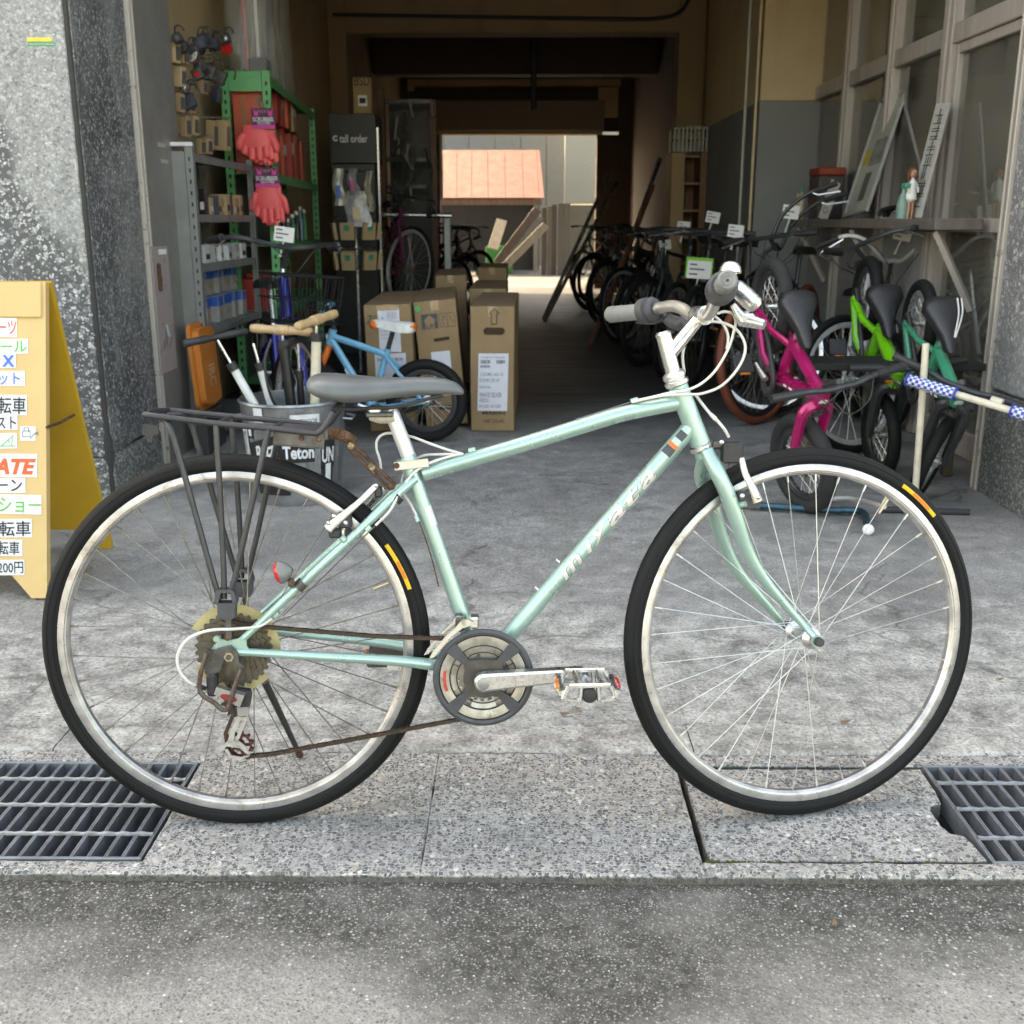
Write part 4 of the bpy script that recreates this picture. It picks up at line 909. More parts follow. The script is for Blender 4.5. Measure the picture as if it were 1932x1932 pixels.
MB().box(B(695, 766, -0.02), B(722, 777, 0.02), 0.003).build("rail_clamp", MSILV, post); MB().box(B(690, 778, -0.022), B(745, 783, 0.022), 0.002).build("rail_clamp", MGREYD, post)
ql = MB().box(B(743, 869, -0.020), B(809, 884, -0.0165), 0.0012).build("quick_release", mat("cream_lever", (0.62, 0.56, 0.47), 0.4, 0.4), bk)
ql.matrix_local = T(*B(776, 877, -0.018)) @ RY(-6) @ T(*(-B(776, 877, -0.018)))
MB().cyl(B(748, 876, -0.022), B(748, 876, 0.02), 0.0055, seg=10).build("lever_pivot", MRUST, ql)
MB().lathe([(0.0145, -0.009), (0.0175, -0.009), (0.0175, 0.009), (0.0145, 0.009)], 20, m=frame_of(B(769, 870), (1, 0, 0.4), sd_)).build("seat_collar", MMINT, bk)

# ---- rack
def c3(x, y, n): return B(255.6 + 0.3307 * x, 702.9 + 0.3307 * y, n)
NR = 0.060
near = [c3(190, 215, 0.05), c3(110, 222, 0.0), c3(72, 236, -0.045), c3(90, 245, -NR), c3(460, 290, -NR), c3(760, 318, -NR), c3(1000, 344, -NR), c3(1050, 338, -NR), c3(1085, 300, -NR), c3(1130, 225, -NR + 0.002)]
rail = MB().tube(near, 0.0052, 12, smooth=5).build("rack", MBLKM, bk)
farr = [V((p.x, -p.y, p.z)) for p in near[3:]]
MB().tube([near[0]] + farr[1:], 0.0052, 12, smooth=5).build("rack_rail", MBLKM, rail)
e1, e2 = near[-1], farr[-1]; MB().tube([e1, e1 + V((0.004, 0.02, 0.008)), e2 + V((0.004, -0.02, 0.008)), e2], 0.0052, 10, smooth=4).build("rack_rail", MBLKM, rail)
for (x, y) in ((455, 290), (770, 322)):
    p = c3(x, y, -NR); MB().box((p.x - 0.005, -NR, p.z - 0.002), (p.x + 0.005, NR, p.z + 0.0015), 0.001).build("rack_slat", MBLKM, rail)
p0, p1 = c3(790, 318, -0.045), c3(1050, 338, -0.045)
pm = frame_of(p0, p1 - p0, (0, 0, 1)); L = (p1 - p0).length
MB().box((0, 0.0, -0.002), (L, 0.09, 0.0), 0.0005, m=pm).build("rack_plate", MDGREY, rail)
MB().box((-0.002, 0.008, -0.028), (L + 0.008, 0.012, -0.002), 0.0005, m=pm).build("rack_angle", MGREYD, rail); MB().box((-0.002, 0.008, -0.030), (L + 0.008, 0.05, -0.028), 0.0005, m=pm).build("rack_angle", MGREYD, rail)
for xx in (0.045, 0.075): MB().lathe([(0.0, -0.003), (0.004, -0.002), (0.005, 0.0)], 10, 'Y', m=pm @ T(xx, 0.008, -0.014)).build("rivet", MRUST, rail)
foot_n, foot_f = B(423, 1140, -0.072), None
def leg(pts, nm="rack_leg"): MB().tube(pts, 0.0051, 12, smooth=4).build(nm, MBLKM, rail)
legs = [[c3(120, 262, -0.030), c3(170, 272, -0.050), c3(205, 330, -NR - 0.003), c3(262, 520, -0.066), c3(440, 1159, -0.072), c3(470, 1262, -0.073)],
        [c3(459, 300, -NR), c3(480, 640, -0.066), c3(503, 1120, -0.072), c3(506, 1290, -0.073)],
        [c3(757, 328, -NR), c3(700, 590, -0.066), c3(580, 1120, -0.072), c3(540, 1262, -0.073)]]
for l_ in legs: leg(l_); leg([V((p.x, -p.y, p.z)) for p in l_])
shoe = [(668, 392), (650, 410), (636, 500), (665, 520), (668, 610), (690, 632), (790, 632), (808, 610), (808, 530), (822, 495), (800, 410), (780, 392)]
win = [(690, 420), (672, 488), (688, 505), (780, 505), (790, 490), (768, 420)]
for s_ in (-1, 1):
    n_ = -0.084 if s_ < 0 else 0.060
    q = MB(); o_ = [c1(x, y, -0.084) for x, y in shoe]; i_ = [c1(x, y, -0.084) for x, y in win]
    xz = [(p.x, p.z) for p in o_]
    # plate with a window: side cheeks, bar above, block below
    def pp(px): return [(c1(x, y, -0.084).x, c1(x, y, -0.084).z) for x, y in px]
    q.prism(pp([(668, 392), (650, 410), (636, 500), (672, 500), (695, 418), (772, 418), (788, 500), (822, 495), (800, 410), (780, 392)]), n_, n_ + 0.022)
    q.prism(pp([(640, 501), (665, 522), (668, 610), (690, 632), (790, 632), (808, 610), (808, 530), (820, 501)]), n_, n_ + 0.022)
    sh = q.build("rack_shoe", MDGREY, rail)
    MB().prism(pp([(722, 625), (768, 625), (775, 800), (728, 800)]), n_ + 0.010, n_ + 0.014).build("shoe_strap", MGREYD, sh)
MB().cyl(c1(750, 782, -0.074), c1(750, 782, -0.060), 0.0055, seg=12).build("rack_bolt", MRUST, rail)
# rusty bracket up to the seat stay bridge
br = MB().tube([c3(1098, 352, 0.0), c3(1150, 350, 0.0), c3(1210, 372, 0.0), c3(1245, 400, 0.0)], [0.0095, 0.0105, 0.0105, 0.0095], 8, flat=0.3, smooth=4).build("rack_bracket", MRUST, rail)
for off in (-1, 1):
    a, b2 = c3(1228, 418, -0.004), c3(1470, 655, -0.004); d_ = (b2 - a).normalized(); pn = V((-d_.z, 0, d_.x)) * 0.0055 * off
    MB().tube([a + pn, b2 + pn], 0.0032, 6).build("bracket_strip", MRUST, br)
for x, y in ((1228, 418), (1348, 536), (1462, 650)):
    p = c3(x, y, -0.004); MB().cyl(p + V((0, -0.004, 0)), p + V((0, 0.008, 0)), 0.0062, seg=12).build("bracket_bolt", m_rust("bracket_bolt_%d" % x, (0.30, 0.24, 0.15), 0.6), br)
# plate for a rear reflector, behind the rack
q = MB(); p = [c3(x, y, 0.0) for x, y in ((80, 280), (160, 292), (160, 340), (130, 345), (122, 388), (95, 385), (92, 350), (64, 345), (66, 300))]
q.prism([(t.x, t.z) for t in p], -0.03, -0.027); q.build("reflector_plate", MBLKP, rail)

# ---- rear brake
def vbrake(par, pts_arm, pad_c, pad_m, n_arm, blocks):
    arm = MB().tube(pts_arm, [0.0085, 0.0068, 0.0055, 0.0050], 8, flat=0.55, smooth=4).build("brake_arm", MSILV, par)
    for a, b2, m_ in blocks: MB().box(a, b2, 0.003).build("brake_block", m_, arm)
    return arm
arm = vbrake(bk, [c3(1098, 895, -0.055), c3(1170, 830, -0.052), c3(1270, 745, -0.045), c3(1372, 648, -0.035)], None, None, 0, [(c3(1100, 895, -0.050), c3(1180, 935, -0.034), MBLKP), (c3(1362, 655, -0.034), c3(1412, 705, -0.016), MBLKP), (c3(1150, 800, -0.03), c3(1240, 880, -0.014), MDGREY)])
for x, y in ((1102, 858), (1200, 858), (1372, 645), (1132, 818)): MB().ball(c3(x, y, -0.060), 0.0042, 8, 6).build("brake_bolt", MSILV, arm)
vbrake(bk, [c3(1190, 925, 0.055), c3(1240, 860, 0.05), c3(1330, 760, 0.045), c3(1420, 660, 0.035)], None, None, 0, [(c3(1190, 890, 0.014), c3(1260, 930, 0.03), MDGREY)])
MB().cyl(c3(1175, 940, -0.056), c3(1195, 960, -0.056), 0.0055, seg=10).build("brake_boss", MMINT, bk)
# red rear reflector on the seat stay
rc = c1(1225, 250, -0.066)
rf = MB().lathe([(0.0001, 0.0), (0.017, 0.0), (0.0205, 0.003), (0.0205, 0.005), (0.016, 0.013), (0.010, 0.020), (0.004, 0.024)], 24, 'X', m=T(*(rc + V((-0.012, 0, 0)))) @ RY(-14)).build("reflector", mat("reflector_shell", (0.20, 0.20, 0.195), 0.5, 0.2), bk)
MB().lathe([(0.0001, -0.006), (0.015, -0.005), (0.0195, -0.001), (0.0205, 0.0025)], 24, 'X', m=T(*(rc + V((-0.012, 0, 0)))) @ RY(-14)).build("reflector_lens", MRED, rf)
MB().lathe([(0.0078, -0.007), (0.0105, -0.007), (0.0105, 0.007), (0.0078, 0.007)], 16, m=frame_of(c1(1345, 350, -0.058), (1, 0, -1), B(740, 940, -0.03) - B(460, 1204, -0.06))).build("reflector_clamp", MGREYD, rf)
MB().box(c1(1240, 300, -0.07), c1(1300, 365, -0.06), 0.003).build("reflector_bracket", MGREYD, rf); MB().cyl(c1(1275, 332, -0.074), c1(1275, 332, -0.066), 0.0058, seg=12).build("reflector_screw", MRUST, rf)

# ---- drivetrain
def gear(r, teeth, n, th, r_in, td=0.0045, c=(0, 0)):
    pts = []
    for i in range(teeth * 4):
        a = 2 * math.pi * i / (teeth * 4); rr_ = r + (td if i % 4 in (1, 2) else 0) * 0.5 - (td * 0.5 if i % 4 in (0, 3) else 0)
        pts.append((rr_ * math.cos(a), rr_ * math.sin(a)))
    N = len(pts); vs = []; fs = []
    for y in (n, n + th):
        for x, z in pts: vs.append((c[0] + x, y, c[1] + z))
        for x, z in pts:
            L_ = math.hypot(x, z); vs.append((c[0] + x / L_ * r_in, y, c[1] + z / L_ * r_in))
    for i in range(N):
        j = (i + 1) % N
        fs += [(i, j, N + j, N + i), (2 * N + i, 3 * N + i, 3 * N + j, 2 * N + j), (i, 2 * N + i, 2 * N + j, j), (N + i, N + j, 3 * N + j, 3 * N + i)]
    return MB().add(vs, fs)
MCASS = m_rust("grimy_sprocket", (0.13, 0.115, 0.09), 0.30, 0.5, 70)
cas = gear(0.0655, 30, -0.034, 0.0022, 0.018, c=(C0.x, C0.z)).build("cassette", MCASS, bk, ang=25)
for i, r_ in enumerate((0.057, 0.0485, 0.041, 0.034, 0.028)):
    gear(r_, int(r_ / 0.0021), -0.0375 - 0.0042 * i, 0.0022, 0.014, c=(C0.x, C0.z)).build("sprocket", MCASS, cas, ang=25)
def sector(r0, r1, d0, d1, n, th, wob_=0.0):
    pr = [(r0, n), (r1, n), (r1, n + th), (r0, n + th)]; return MB().lathe(pr, 20, 'Y', a0=R(d0), a1=R(d1), m=T(C0.x, 0, C0.z), closed_prof=True)
for d0, d1, r1 in ((48, 98, 0.0815), (100, 152, 0.0815), (-12, 46, 0.0805), (-75, -42, 0.0785), (205, 236, 0.078), (-118, -77, 0.074)):
    sector(0.030, r1, d0, d1, -0.0295, 0.0018).build("spoke_protector", MYELLOWD, cas)
def chain(pts, par, pitch=0.0127):
    P_ = [V(p) for p in pts]; b_ = MB()
    L_ = [(P_[i + 1] - P_[i]).length for i in range(len(P_) - 1)]; tot = sum(L_); n = int(tot / pitch)
    def at(s):
        for i, l_ in enumerate(L_):
            if s <= l_ or i == len(L_) - 1: return P_[i] + (P_[i + 1] - P_[i]) * (s / l_)
            s -= l_
    for i in range(n):
        a, c_ = at(i * pitch), at((i + 1) * pitch); mm = frame_of(a, c_ - a, (0, 0, 1)); l_ = (c_ - a).length; w_ = 0.0026 if i % 2 else 0.0037
        for s_ in (-1, 1):
            pr = []
            for t in range(16):
                k_ = 2 * math.pi * t / 16; xx = l_ / 2 + (l_ / 2 + 0.0042) * math.cos(k_); zz = 0.0042 * math.sin(k_) * (0.74 + 0.26 * abs(math.cos(k_)))
                pr.append((xx, zz))
            b_.prism(pr, s_ * w_ - 0.0005, s_ * w_ + 0.0005, m=mm)
        b_.cyl((0, -0.0044, 0), (0, 0.0044, 0), 0.0034, seg=8, m=mm)
    o_ = b_.build("chain", MCHAIN, par); return stuff(o_)
chain([c1(760, 640, -0.045), c1(880, 672, -0.045), c1(1050, 692, -0.045), B(703, 1200, -0.046), B(850, 1205, -0.046)], bk)
chain([c1(905, 1748, -0.047), c1(1100, 1730, -0.047), c1(1656, 1630, -0.047), B(862, 1358, -0.046), B(895, 1352, -0.046)], bk)
chain([c1(760, 1180, -0.046), c1(800, 1400, -0.047), c1(735, 1560, -0.047), c1(760, 1700, -0.047), c1(850, 1762, -0.047)], bk)
# rear derailleur
de = poly_plate([(690, 870), (770, 850), (830, 900), (845, 980), (890, 1020), (880, 1050), (830, 1040), (790, 990), (720, 960), (690, 1060), (580, 1090), (560, 1060), (620, 960), (600, 930), (560, 905), (580, 878), (640, 890)], -0.074, 0.006, "derailleur", MGREYD, bk)
MB().tube([c1(*p, -0.088) for p in ((585, 900), (560, 980), (530, 1080), (522, 1190), (548, 1250), (640, 1310), (715, 1370), (760, 1340), (800, 1210), (835, 1110), (865, 1035))], 0.0042, 10, smooth=4).build("derailleur_guard", m_rust("guard_steel", (0.13, 0.11, 0.10), 0.4, 0.4, 60), de)
MB().box(c1(570, 1085, -0.080), c1(690, 1230, -0.058), 0.004).build("linkage_block", MBLKP, de)
MDER = mat("derailleur_alloy", (0.34, 0.33, 0.32), 0.4, 0.7, dirt=((0.08, 0.06, 0.05), 0.55), scale=60)
k_ = MB().prism([(c1(x, y, -0.082).x, c1(x, y, -0.082).z) for x, y in ((660, 1180), (890, 1250), (850, 1345), (640, 1240))], -0.084, -0.070).build("derailleur_body", MDER, de)
cc_ = c1(760, 1272, -0.084); mm = T(cc_.x, -0.0845, cc_.z) @ RY(18)
MB().lathe([(0.0001, -0.0008), (1.0, -0.0008), (1.0, 0.001)], 24, 'Y', m=mm @ M.Diagonal((0.0150, 1, 0.0058, 1))).build("body_badge", mat("badge_red", (0.26, 0.02, 0.018), 0.4), k_)
poly_plate([(800, 1200), (930, 1215), (942, 1260), (925, 1345), (850, 1350), (880, 1270), (830, 1240)], -0.070, 0.014, "linkage_arm", MBLKP, de)
poly_plate([(825, 1350), (930, 1345), (920, 1415), (835, 1420)], -0.064, 0.004, "cage_top", MDER, de)
MDER2 = mat('cage_alloy', (0.48, 0.46, 0.43), 0.38, 0.6, dirt=((0.12, 0.09, 0.07), 0.56), scale=70)
for px in ([(830, 1420), (865, 1430), (808, 1560), (800, 1620), (770, 1640), (750, 1625), (775, 1540)], [(865, 1432), (915, 1425), (860, 1570), (835, 1625), (810, 1640), (840, 1540), (870, 1470)], [(750, 1625), (835, 1620), (890, 1660), (935, 1735), (905, 1730), (850, 1680), (740, 1668), (715, 1700), (650, 1702), (655, 1685), (710, 1660)], [(720, 1690), (750, 1690), (780, 1740), (860, 1755), (930, 1735), (925, 1750), (850, 1778), (770, 1760)]):
    poly_plate(px, -0.060, 0.003, "derailleur_cage", MDER2, de)
pc = c1(845, 1655, -0.05); MPUL = mat("red_brown_pulley", (0.075, 0.018, 0.014), 0.5, scale=60)
gear(0.0235, 11, -0.053, 0.008, 0.019, 0.006, c=(pc.x, pc.z)).build("jockey_wheel", MPUL, de); MB().cyl((pc.x, -0.055, pc.z), (pc.x, -0.043, pc.z), 0.009, seg=14).build("jockey_hub", MPUL, de)
for a in range(5): MB().box((0.006, -0.051, -0.002), (0.020, -0.047, 0.002), m=T(pc.x, 0, pc.z) @ RY(72 * a)).build("jockey_spoke", MPUL, de)
pc2 = c1(800, 1330, -0.05); gear(0.019, 11, -0.050, 0.006, 0.004, 0.006, c=(pc2.x, pc2.z)).build("jockey_wheel", MBLKP, de)
# chainset
def c2(x, y, n): return B(702.9 + 0.2646 * x, 1086.3 + 0.2646 * y, n)
kc = c2(790, 722, -0.05); kx, kz = kc.x, kc.z
cr = MB().lathe([(0.0785, -0.056), (0.0835, -0.0575), (0.0890, -0.055), (0.0890, -0.051), (0.0785, -0.052)], 64, 'Y', m=T(kx, 0, kz), closed_prof=True).build("chainset", MDGREY, bk)
gear(0.0835, 42, -0.0495, 0.002, 0.0585, c=(kx, kz)).build("chainring", MGEAR, cr, ang=25)
MB().lathe([(0.0585, -0.0535), (0.0600, -0.0545), (0.0765, -0.0545), (0.0775, -0.0525), (0.0775, -0.0497), (0.0585, -0.0497)], 64, 'Y', m=T(kx, 0, kz), closed_prof=True).build("chainring_face", MGEAR, cr)
gear(0.066, 32, -0.044, 0.002, 0.047, c=(kx, kz)).build("chainring", MGEAR, cr, ang=25); gear(0.046, 22, -0.039, 0.002, 0.024, c=(kx, kz)).build("chainring", MGEAR, cr, ang=25)
for i in range(4):
    mm = T(kx, 0, kz) @ RY(45 + 90 * i)
    MB().prism([(0.040, -0.006), (0.050, -0.0075), (0.0805, -0.012), (0.0805, 0.012), (0.050, 0.0075), (0.040, 0.006)], -0.0575, -0.050, m=mm).build("guard_arm", MDGREY, cr)
    mm = T(kx, 0, kz) @ RY(90 * i)
    # dished web between the arms
    MB().lathe([(0.0575, -0.0525), (0.0575, -0.0505), (0.047, -0.047), (0.045, -0.049)], 14, 'Y', a0=R(-24 + 90 * i), a1=R(24 + 90 * i), m=T(kx, 0, kz), closed_prof=True).build("ring_web", MGEAR, cr)
MGREASE = mat('grease', (0.03, 0.02, 0.012), 0.5)
for r_ in (0.0592, 0.0468, 0.0772):
    MB().lathe([(r_ - 0.0010, -0.0545), (r_, -0.0556), (r_ + 0.0010, -0.0545)], 56, 'Y', m=T(kx, 0, kz)).build('grease_line', MGREASE, cr)
sp = []
for i in range(48):
    a = 2 * math.pi * i / 48; sp.append(((0.036 + 0.0085 * max(0, math.cos(4 * (a - R(45))))) * math.cos(a), (0.036 + 0.0085 * max(0, math.cos(4 * (a - R(45))))) * math.sin(a)))
MB().prism([(kx + x * 0.98, kz + z * 0.98) for x, z in sp], -0.058, -0.0545).build("spider", mat("spider_steel", (0.075, 0.066, 0.056), 0.55, 0.3, var=0.3, scale=50), cr)
b0, b1 = c2(520, 655, -0.0548), c2(535, 800, -0.0548)
MB().lathe([(0.066, -0.0550), (0.0715, -0.0550)], 10, 'Y', a0=math.atan2(b1.z - kz, b1.x - kx) + 2 * math.pi, a1=math.atan2(b0.z - kz, b0.x - kx) + (2 * math.pi if math.atan2(b0.z - kz, b0.x - kx) < 0 else 0) if False else R(190) , m=T(kx, 0, kz)) if False else None
rb = MB().lathe([(0.0655, -0.0549), (0.0710, -0.0549)], 12, 'Y', a0=R(168), a1=R(200), m=T(kx, 0, kz)).build("warning_label", mat("label_red", (0.5, 0.05, 0.03), 0.5), cr)
def arm_mesh(a, b2, n0, n1, w0, w1):
    d_ = V((b2.x - a.x, 0, b2.z - a.z)); L_ = d_.length; mm = frame_of((a.x, 0, a.z), d_, (0, 0, 1)); q = []
    for t in range(9): k_ = R(90 + 180 * t / 8); q.append((w0 * math.cos(k_), w0 * math.sin(k_)))
    for t in range(9): k_ = R(-90 + 180 * t / 8); q.append((L_ + w1 * math.cos(k_), w1 * math.sin(k_)))
    return q, mm
pa = c2(1480, 690, -0.075); q, mm = arm_mesh(V((kx, 0, kz)), pa, 0, 0, 0.0165, 0.0095)
ca = MB(); n_ = len(q)
vs = [(x, -0.066, z) for x, z in q] + [(x, -0.082 - 0.003 * x / 0.16, z) for x, z in q] + [(x * 1.0 + (0.003 if x < 0.02 else -0.002), -0.086 - 0.003 * x / 0.16, z * 0.72) for x, z in q]
fs = [tuple(range(n_))] + [(i, (i + 1) % n_, n_ + (i + 1) % n_, n_ + i) for i in range(n_)] + [(n_ + i, n_ + (i + 1) % n_, 2 * n_ + (i + 1) % n_, 2 * n_ + i) for i in range(n_)] + [tuple(range(2 * n_, 3 * n_))]
crank = MB().add(vs, fs, mm).build("crank_arm", MSILV, cr, ang=28)
MB().lathe([(0.0001, -0.0885), (0.008, -0.0885), (0.0105, -0.0875), (0.0105, -0.080)], 24, 'Y', m=T(kx, 0, kz)).build("crank_cap", mat("grey_cap", (0.30, 0.30, 0.28), 0.4, 0.5), cr)
# pedal
def pz(x, y, n): return c2(x, y, n)
pdl = thing("x", "x", None); del pdl["label"]; pdl.name = "pedal"; pdl.parent = bk
bpy.data.objects.remove(pdl)
pcn = c2(1525, 800, -0.13)
pax = MB().cyl((pcn.x, -0.088, pa.z), (pcn.x, -0.175, pa.z), 0.0085, seg=14).build("pedal", MSILV, bk)
zc = pa.z
for n0_, n1_ in ((-0.180, -0.175), (-0.102, -0.098)):
    for (x0, z0), (x1, z1) in (((-0.044, -0.009), (-0.034, 0.013)), ((-0.034, 0.013), (0.034, 0.013)), ((0.034, 0.013), (0.044, -0.009)), ((-0.044, -0.009), (-0.016, -0.013)), ((0.016, -0.013), (0.044, -0.009)), ((-0.016, -0.013), (-0.014, 0.011)), ((0.016, -0.013), (0.014, 0.011))):
        MB().tube([(pcn.x + x0, n0_, zc + z0), (pcn.x + x1, n0_, zc + z1)], 0.0042, 6).build("pedal_cage", MSILV, pax)
for sx_ in (-1, 1):
    MB().tube([(pcn.x + sx_ * 0.043, -0.178, zc), (pcn.x + sx_ * 0.047, -0.14, zc), (pcn.x + sx_ * 0.043, -0.100, zc)], 0.0055, 8, flat=1.6).build("pedal_cage", MSILV, pax)
    MB().box((pcn.x + sx_ * 0.0475, -0.16, zc - 0.007), (pcn.x + sx_ * 0.054, -0.12, zc + 0.008), 0.002).build("pedal_reflector", MAMBER if sx_ < 0 else MRED, pax)
    MB().tube([(pcn.x + sx_ * 0.02, -0.178, zc + 0.012), (pcn.x + sx_ * 0.02, -0.100, zc + 0.012)], 0.004, 6).build("pedal_cage", MSILV, pax)
MB().lathe([(0.0001, -0.1845), (0.0095, -0.184), (0.0125, -0.181), (0.0125, -0.172)], 20, 'Y', m=T(pcn.x, 0, zc - 0.004)).build("pedal_cap", MBLKP, pax)
# other crank and pedal on the far side
q, mm = arm_mesh(V((kx, 0, kz)), V((2 * kx - pa.x, 0, 2 * kz - pa.z)), 0, 0, 0.015, 0.009)
MB().prism(q, -0.072, -0.060, m=mm).build("crank_arm", MSILV, cr, ang=28)
fp = MB().box((2 * kx - pcn.x - 0.045, 0.085, 2 * kz - zc - 0.012), (2 * kx - pcn.x + 0.045, 0.165, 2 * kz - zc + 0.012), 0.004).build("pedal", MGREYD, bk)
for sx_ in (-1, 1): MB().box((2 * kx - pcn.x + sx_ * 0.0455, 0.105, 2 * kz - zc - 0.008), (2 * kx - pcn.x + sx_ * 0.051, 0.145, 2 * kz - zc + 0.008), 0.002).build("pedal_reflector", MAMBER, fp)
# front derailleur cage
fdp = [(640, 305), (690, 310), (722, 335), (700, 350), (640, 370), (560, 430), (500, 500), (440, 575), (405, 585), (430, 540), (520, 430), (590, 370)]
fd = MB().prism([(c2(x, y, -0.055).x, c2(x, y, -0.055).z) for x, y in fdp], -0.060, -0.056).build("front_derailleur", mat("cream_cage", (0.60, 0.56, 0.48), 0.35, 0.5, var=0.15, dirt=((0.1, 0.07, 0.04), 0.6)), bk)
MB().prism([(c2(x, y, -0.055).x - 0.01, c2(x, y, -0.055).z) for x, y in fdp], -0.040, -0.037).build("inner_plate", MSILV, fd); MB().box(c2(690, 300, -0.05), c2(760, 345, -0.02), 0.003).build("clamp_block", MSILV, fd); MB().box(c2(590, 300, -0.045), c2(650, 350, 0.0), 0.003).build("linkage", MGREYD, fd)
# kickstand on the far side, standing on the slab
kf = BMI @ (G(566, 1428) + V((0, 0, 0.004))); kt = c1(1050, 1130, 0.07)
ks = MB().tube([kt, kt + (kf - kt) * 0.5, kf], [0.0085, 0.0075, 0.006], 10, flat=0.75).build("kickstand", MBLKP, bk); MB().cyl(kf - (kf - kt).normalized() * 0.018, kf, 0.0075, seg=10).build("kickstand_foot", MRUST, ks)

# ---- fork
def c5(x, y, n): return B(1214 + 0.3968 * x, 798.7 + 0.3968 * y, n)
hubc = STM @ FC; hax = (STM.to_3x3() @ V((0, 1, 0))).normalized()
nb = [c5(300, 130, -0.022), c5(350, 230, -0.036), c5(400, 340, -0.038), c5(440, 450, -0.036), c5(500, 620, -0.030), c5(580, 750, -0.024), c5(680, 870, -0.020), c5(770, 968, -0.024), hubc - hax * 0.053 + V((-0.003, 0, 0.006))]
fk = MB().tube(nb, [0.0125, 0.0142, 0.0140, 0.0135, 0.0120, 0.0100, 0.0080, 0.0066, 0.0058], 16, smooth=5).build("fork", MMINT, bk)
fb = [c5(300, 130, 0.018), c5(276, 250, 0.040), c5(330, 390, 0.046), c5(372, 540, 0.054), c5(440, 690, 0.062), c5(530, 800, 0.070), c5(610, 890, 0.076), c5(690, 985, 0.082)]
MB().tube(fb, [0.0125, 0.0138, 0.0135, 0.0130, 0.0118, 0.0098, 0.0080, 0.0062], 16, smooth=5).build("fork_blade", MMINT, fk)
MB().tube([c5(280, 100, 0), c5(300, 150, 0)], [0.017, 0.021], 18).build("fork_crown", MMINT, fk)
MB().lathe([(0.0001, -0.003), (0.009, -0.003), (0.009, 0.002), (0.0001, 0.002)], 16, 'Y', m=T(*c5(768, 1028, -0.016))).build("fork_eyelet", MMINT, fk)
hubc = STM @ FC; hax = (STM.to_3x3() @ V((0, 1, 0))).normalized()
MB().tube([hubc - hax * 0.067, hubc - hax * 0.0585], [0.0080, 0.0088], 14).build("axle_nut", mat("nut_black", (0.05, 0.045, 0.048), 0.4, 0.3), fk); MB().tube([hubc - hax * 0.066, hubc + hax * 0.066], 0.0048, 10).build("front_axle", MGREYD, fk)
MB().tube([hubc + hax * 0.058, hubc + hax * 0.068], [0.012, 0.010], 12).build("axle_nut", MGREYD, fk)
MB().tube([hubc - hax * 0.058, hubc - hax * 0.052], [0.0115, 0.0115], 16).build("fork_tip", MMINT, fk)
fa = vbrake(bk, [c5(545, 372, -0.055), c5(520, 310, -0.055), c5(485, 240, -0.050), c5(466, 165, -0.040)], None, None, 0, [(c5(385, 95, -0.042), c5(455, 180, -0.012), MBLKP), (c5(450, 330, -0.040), c5(540, 400, -0.018), MDGREY), (c5(335, 85, -0.02), c5(400, 115, 0.0), MGREYD)])
fa.data.materials[0] = mat("cream_arm", (0.62, 0.58, 0.52), 0.35, 0.6)
for x, y in ((545, 352), (470, 345), (372, 90)): MB().ball(c5(x, y, -0.058), 0.0045, 8, 6).build("brake_bolt", MSILV, fa)
MB().cyl(c5(455, 390, -0.040), c5(486, 382, -0.048), 0.0055, seg=10).build("brake_boss", MMINT, fa)
vbrake(bk, [c5(470, 400, 0.07), c5(440, 330, 0.068), c5(420, 250, 0.06), c5(395, 150, 0.05)], None, None, 0, [(c5(440, 320, 0.03), c5(500, 380, 0.05), MDGREY)])

# ---- stem, bars
def c4(x, y, n): return B(1086.3 + 0.2647 * x, 447.3 + 0.2647 * y, n)
qt = c4(622, 690, 0.0)
stem = MB().tube([h_t + (h_t - h_b).normalized() * 0.02, qt], 0.0135, 20).build("stem", MCHROME, bk)
MB().lathe([(0.0001, 0.004), (0.010, 0.004), (0.0138, 0.0), (0.0138, -0.004)], 20, m=frame_of(qt, (1, 0, 0.3), h_t - h_b)).build("stem_cap", MSILV, stem)
sj = h_t + (qt - h_t) * 0.60; scl = c4(892, 560, 0.022)
MB().tube([sj, sj + (scl - sj) * 0.92], [0.0130, 0.0118], 18).build("stem_extension", MCHROME, stem)
bar_pts = [c4(250, 552, 0.29), c4(470, 532, 0.18), c4(600, 505, 0.150), c4(690, 492, 0.115), c4(760, 512, 0.085), c4(815, 552, 0.058), c4(888, 560, 0.022), c4(950, 545, -0.015), c4(985, 480, -0.060), c4(1010, 410, -0.115), c4(1050, 350, -0.19), c4(1080, 310, -0.275)]
bars = MB().tube(bar_pts, 0.0110, 14, smooth=6).build("handlebar", mat("satin_bar", (0.55, 0.53, 0.49), 0.36, 0.85, var=0.1), bk)
bdir = (bar_pts[7] - bar_pts[5]).normalized()
MB().tube([scl - bdir * 0.019, scl + bdir * 0.019], 0.0165, 18).build("stem_clamp", MSILV, stem)
def along(a, b2, t): return a + (b2 - a) * t
def grip(a, b2, r0, r1, end_r):
    d_ = (b2 - a); g = MB().tube([a, along(a, b2, 0.06), along(a, b2, 0.5), along(a, b2, 0.96), b2], [r0 * 0.8, r0, r1, r1, r1 * 0.85], 20).build("grip", MGRIP, bars); return g
grip(bar_pts[0] + (bar_pts[0] - bar_pts[1]).normalized() * 0.004, along(bar_pts[0], bar_pts[1], 1.0), 0.0165, 0.0155, 0)
g2 = grip(bar_pts[-1] + (bar_pts[-1] - bar_pts[-2]).normalized() * 0.004, along(bar_pts[-1], bar_pts[-2], 0.9), 0.0155, 0.0150, 0)
en = bar_pts[-1]; ed = (bar_pts[-1] - bar_pts[-2]).normalized(); em = frame_of(en + ed * 0.0045, (1, 0, 0), ed)
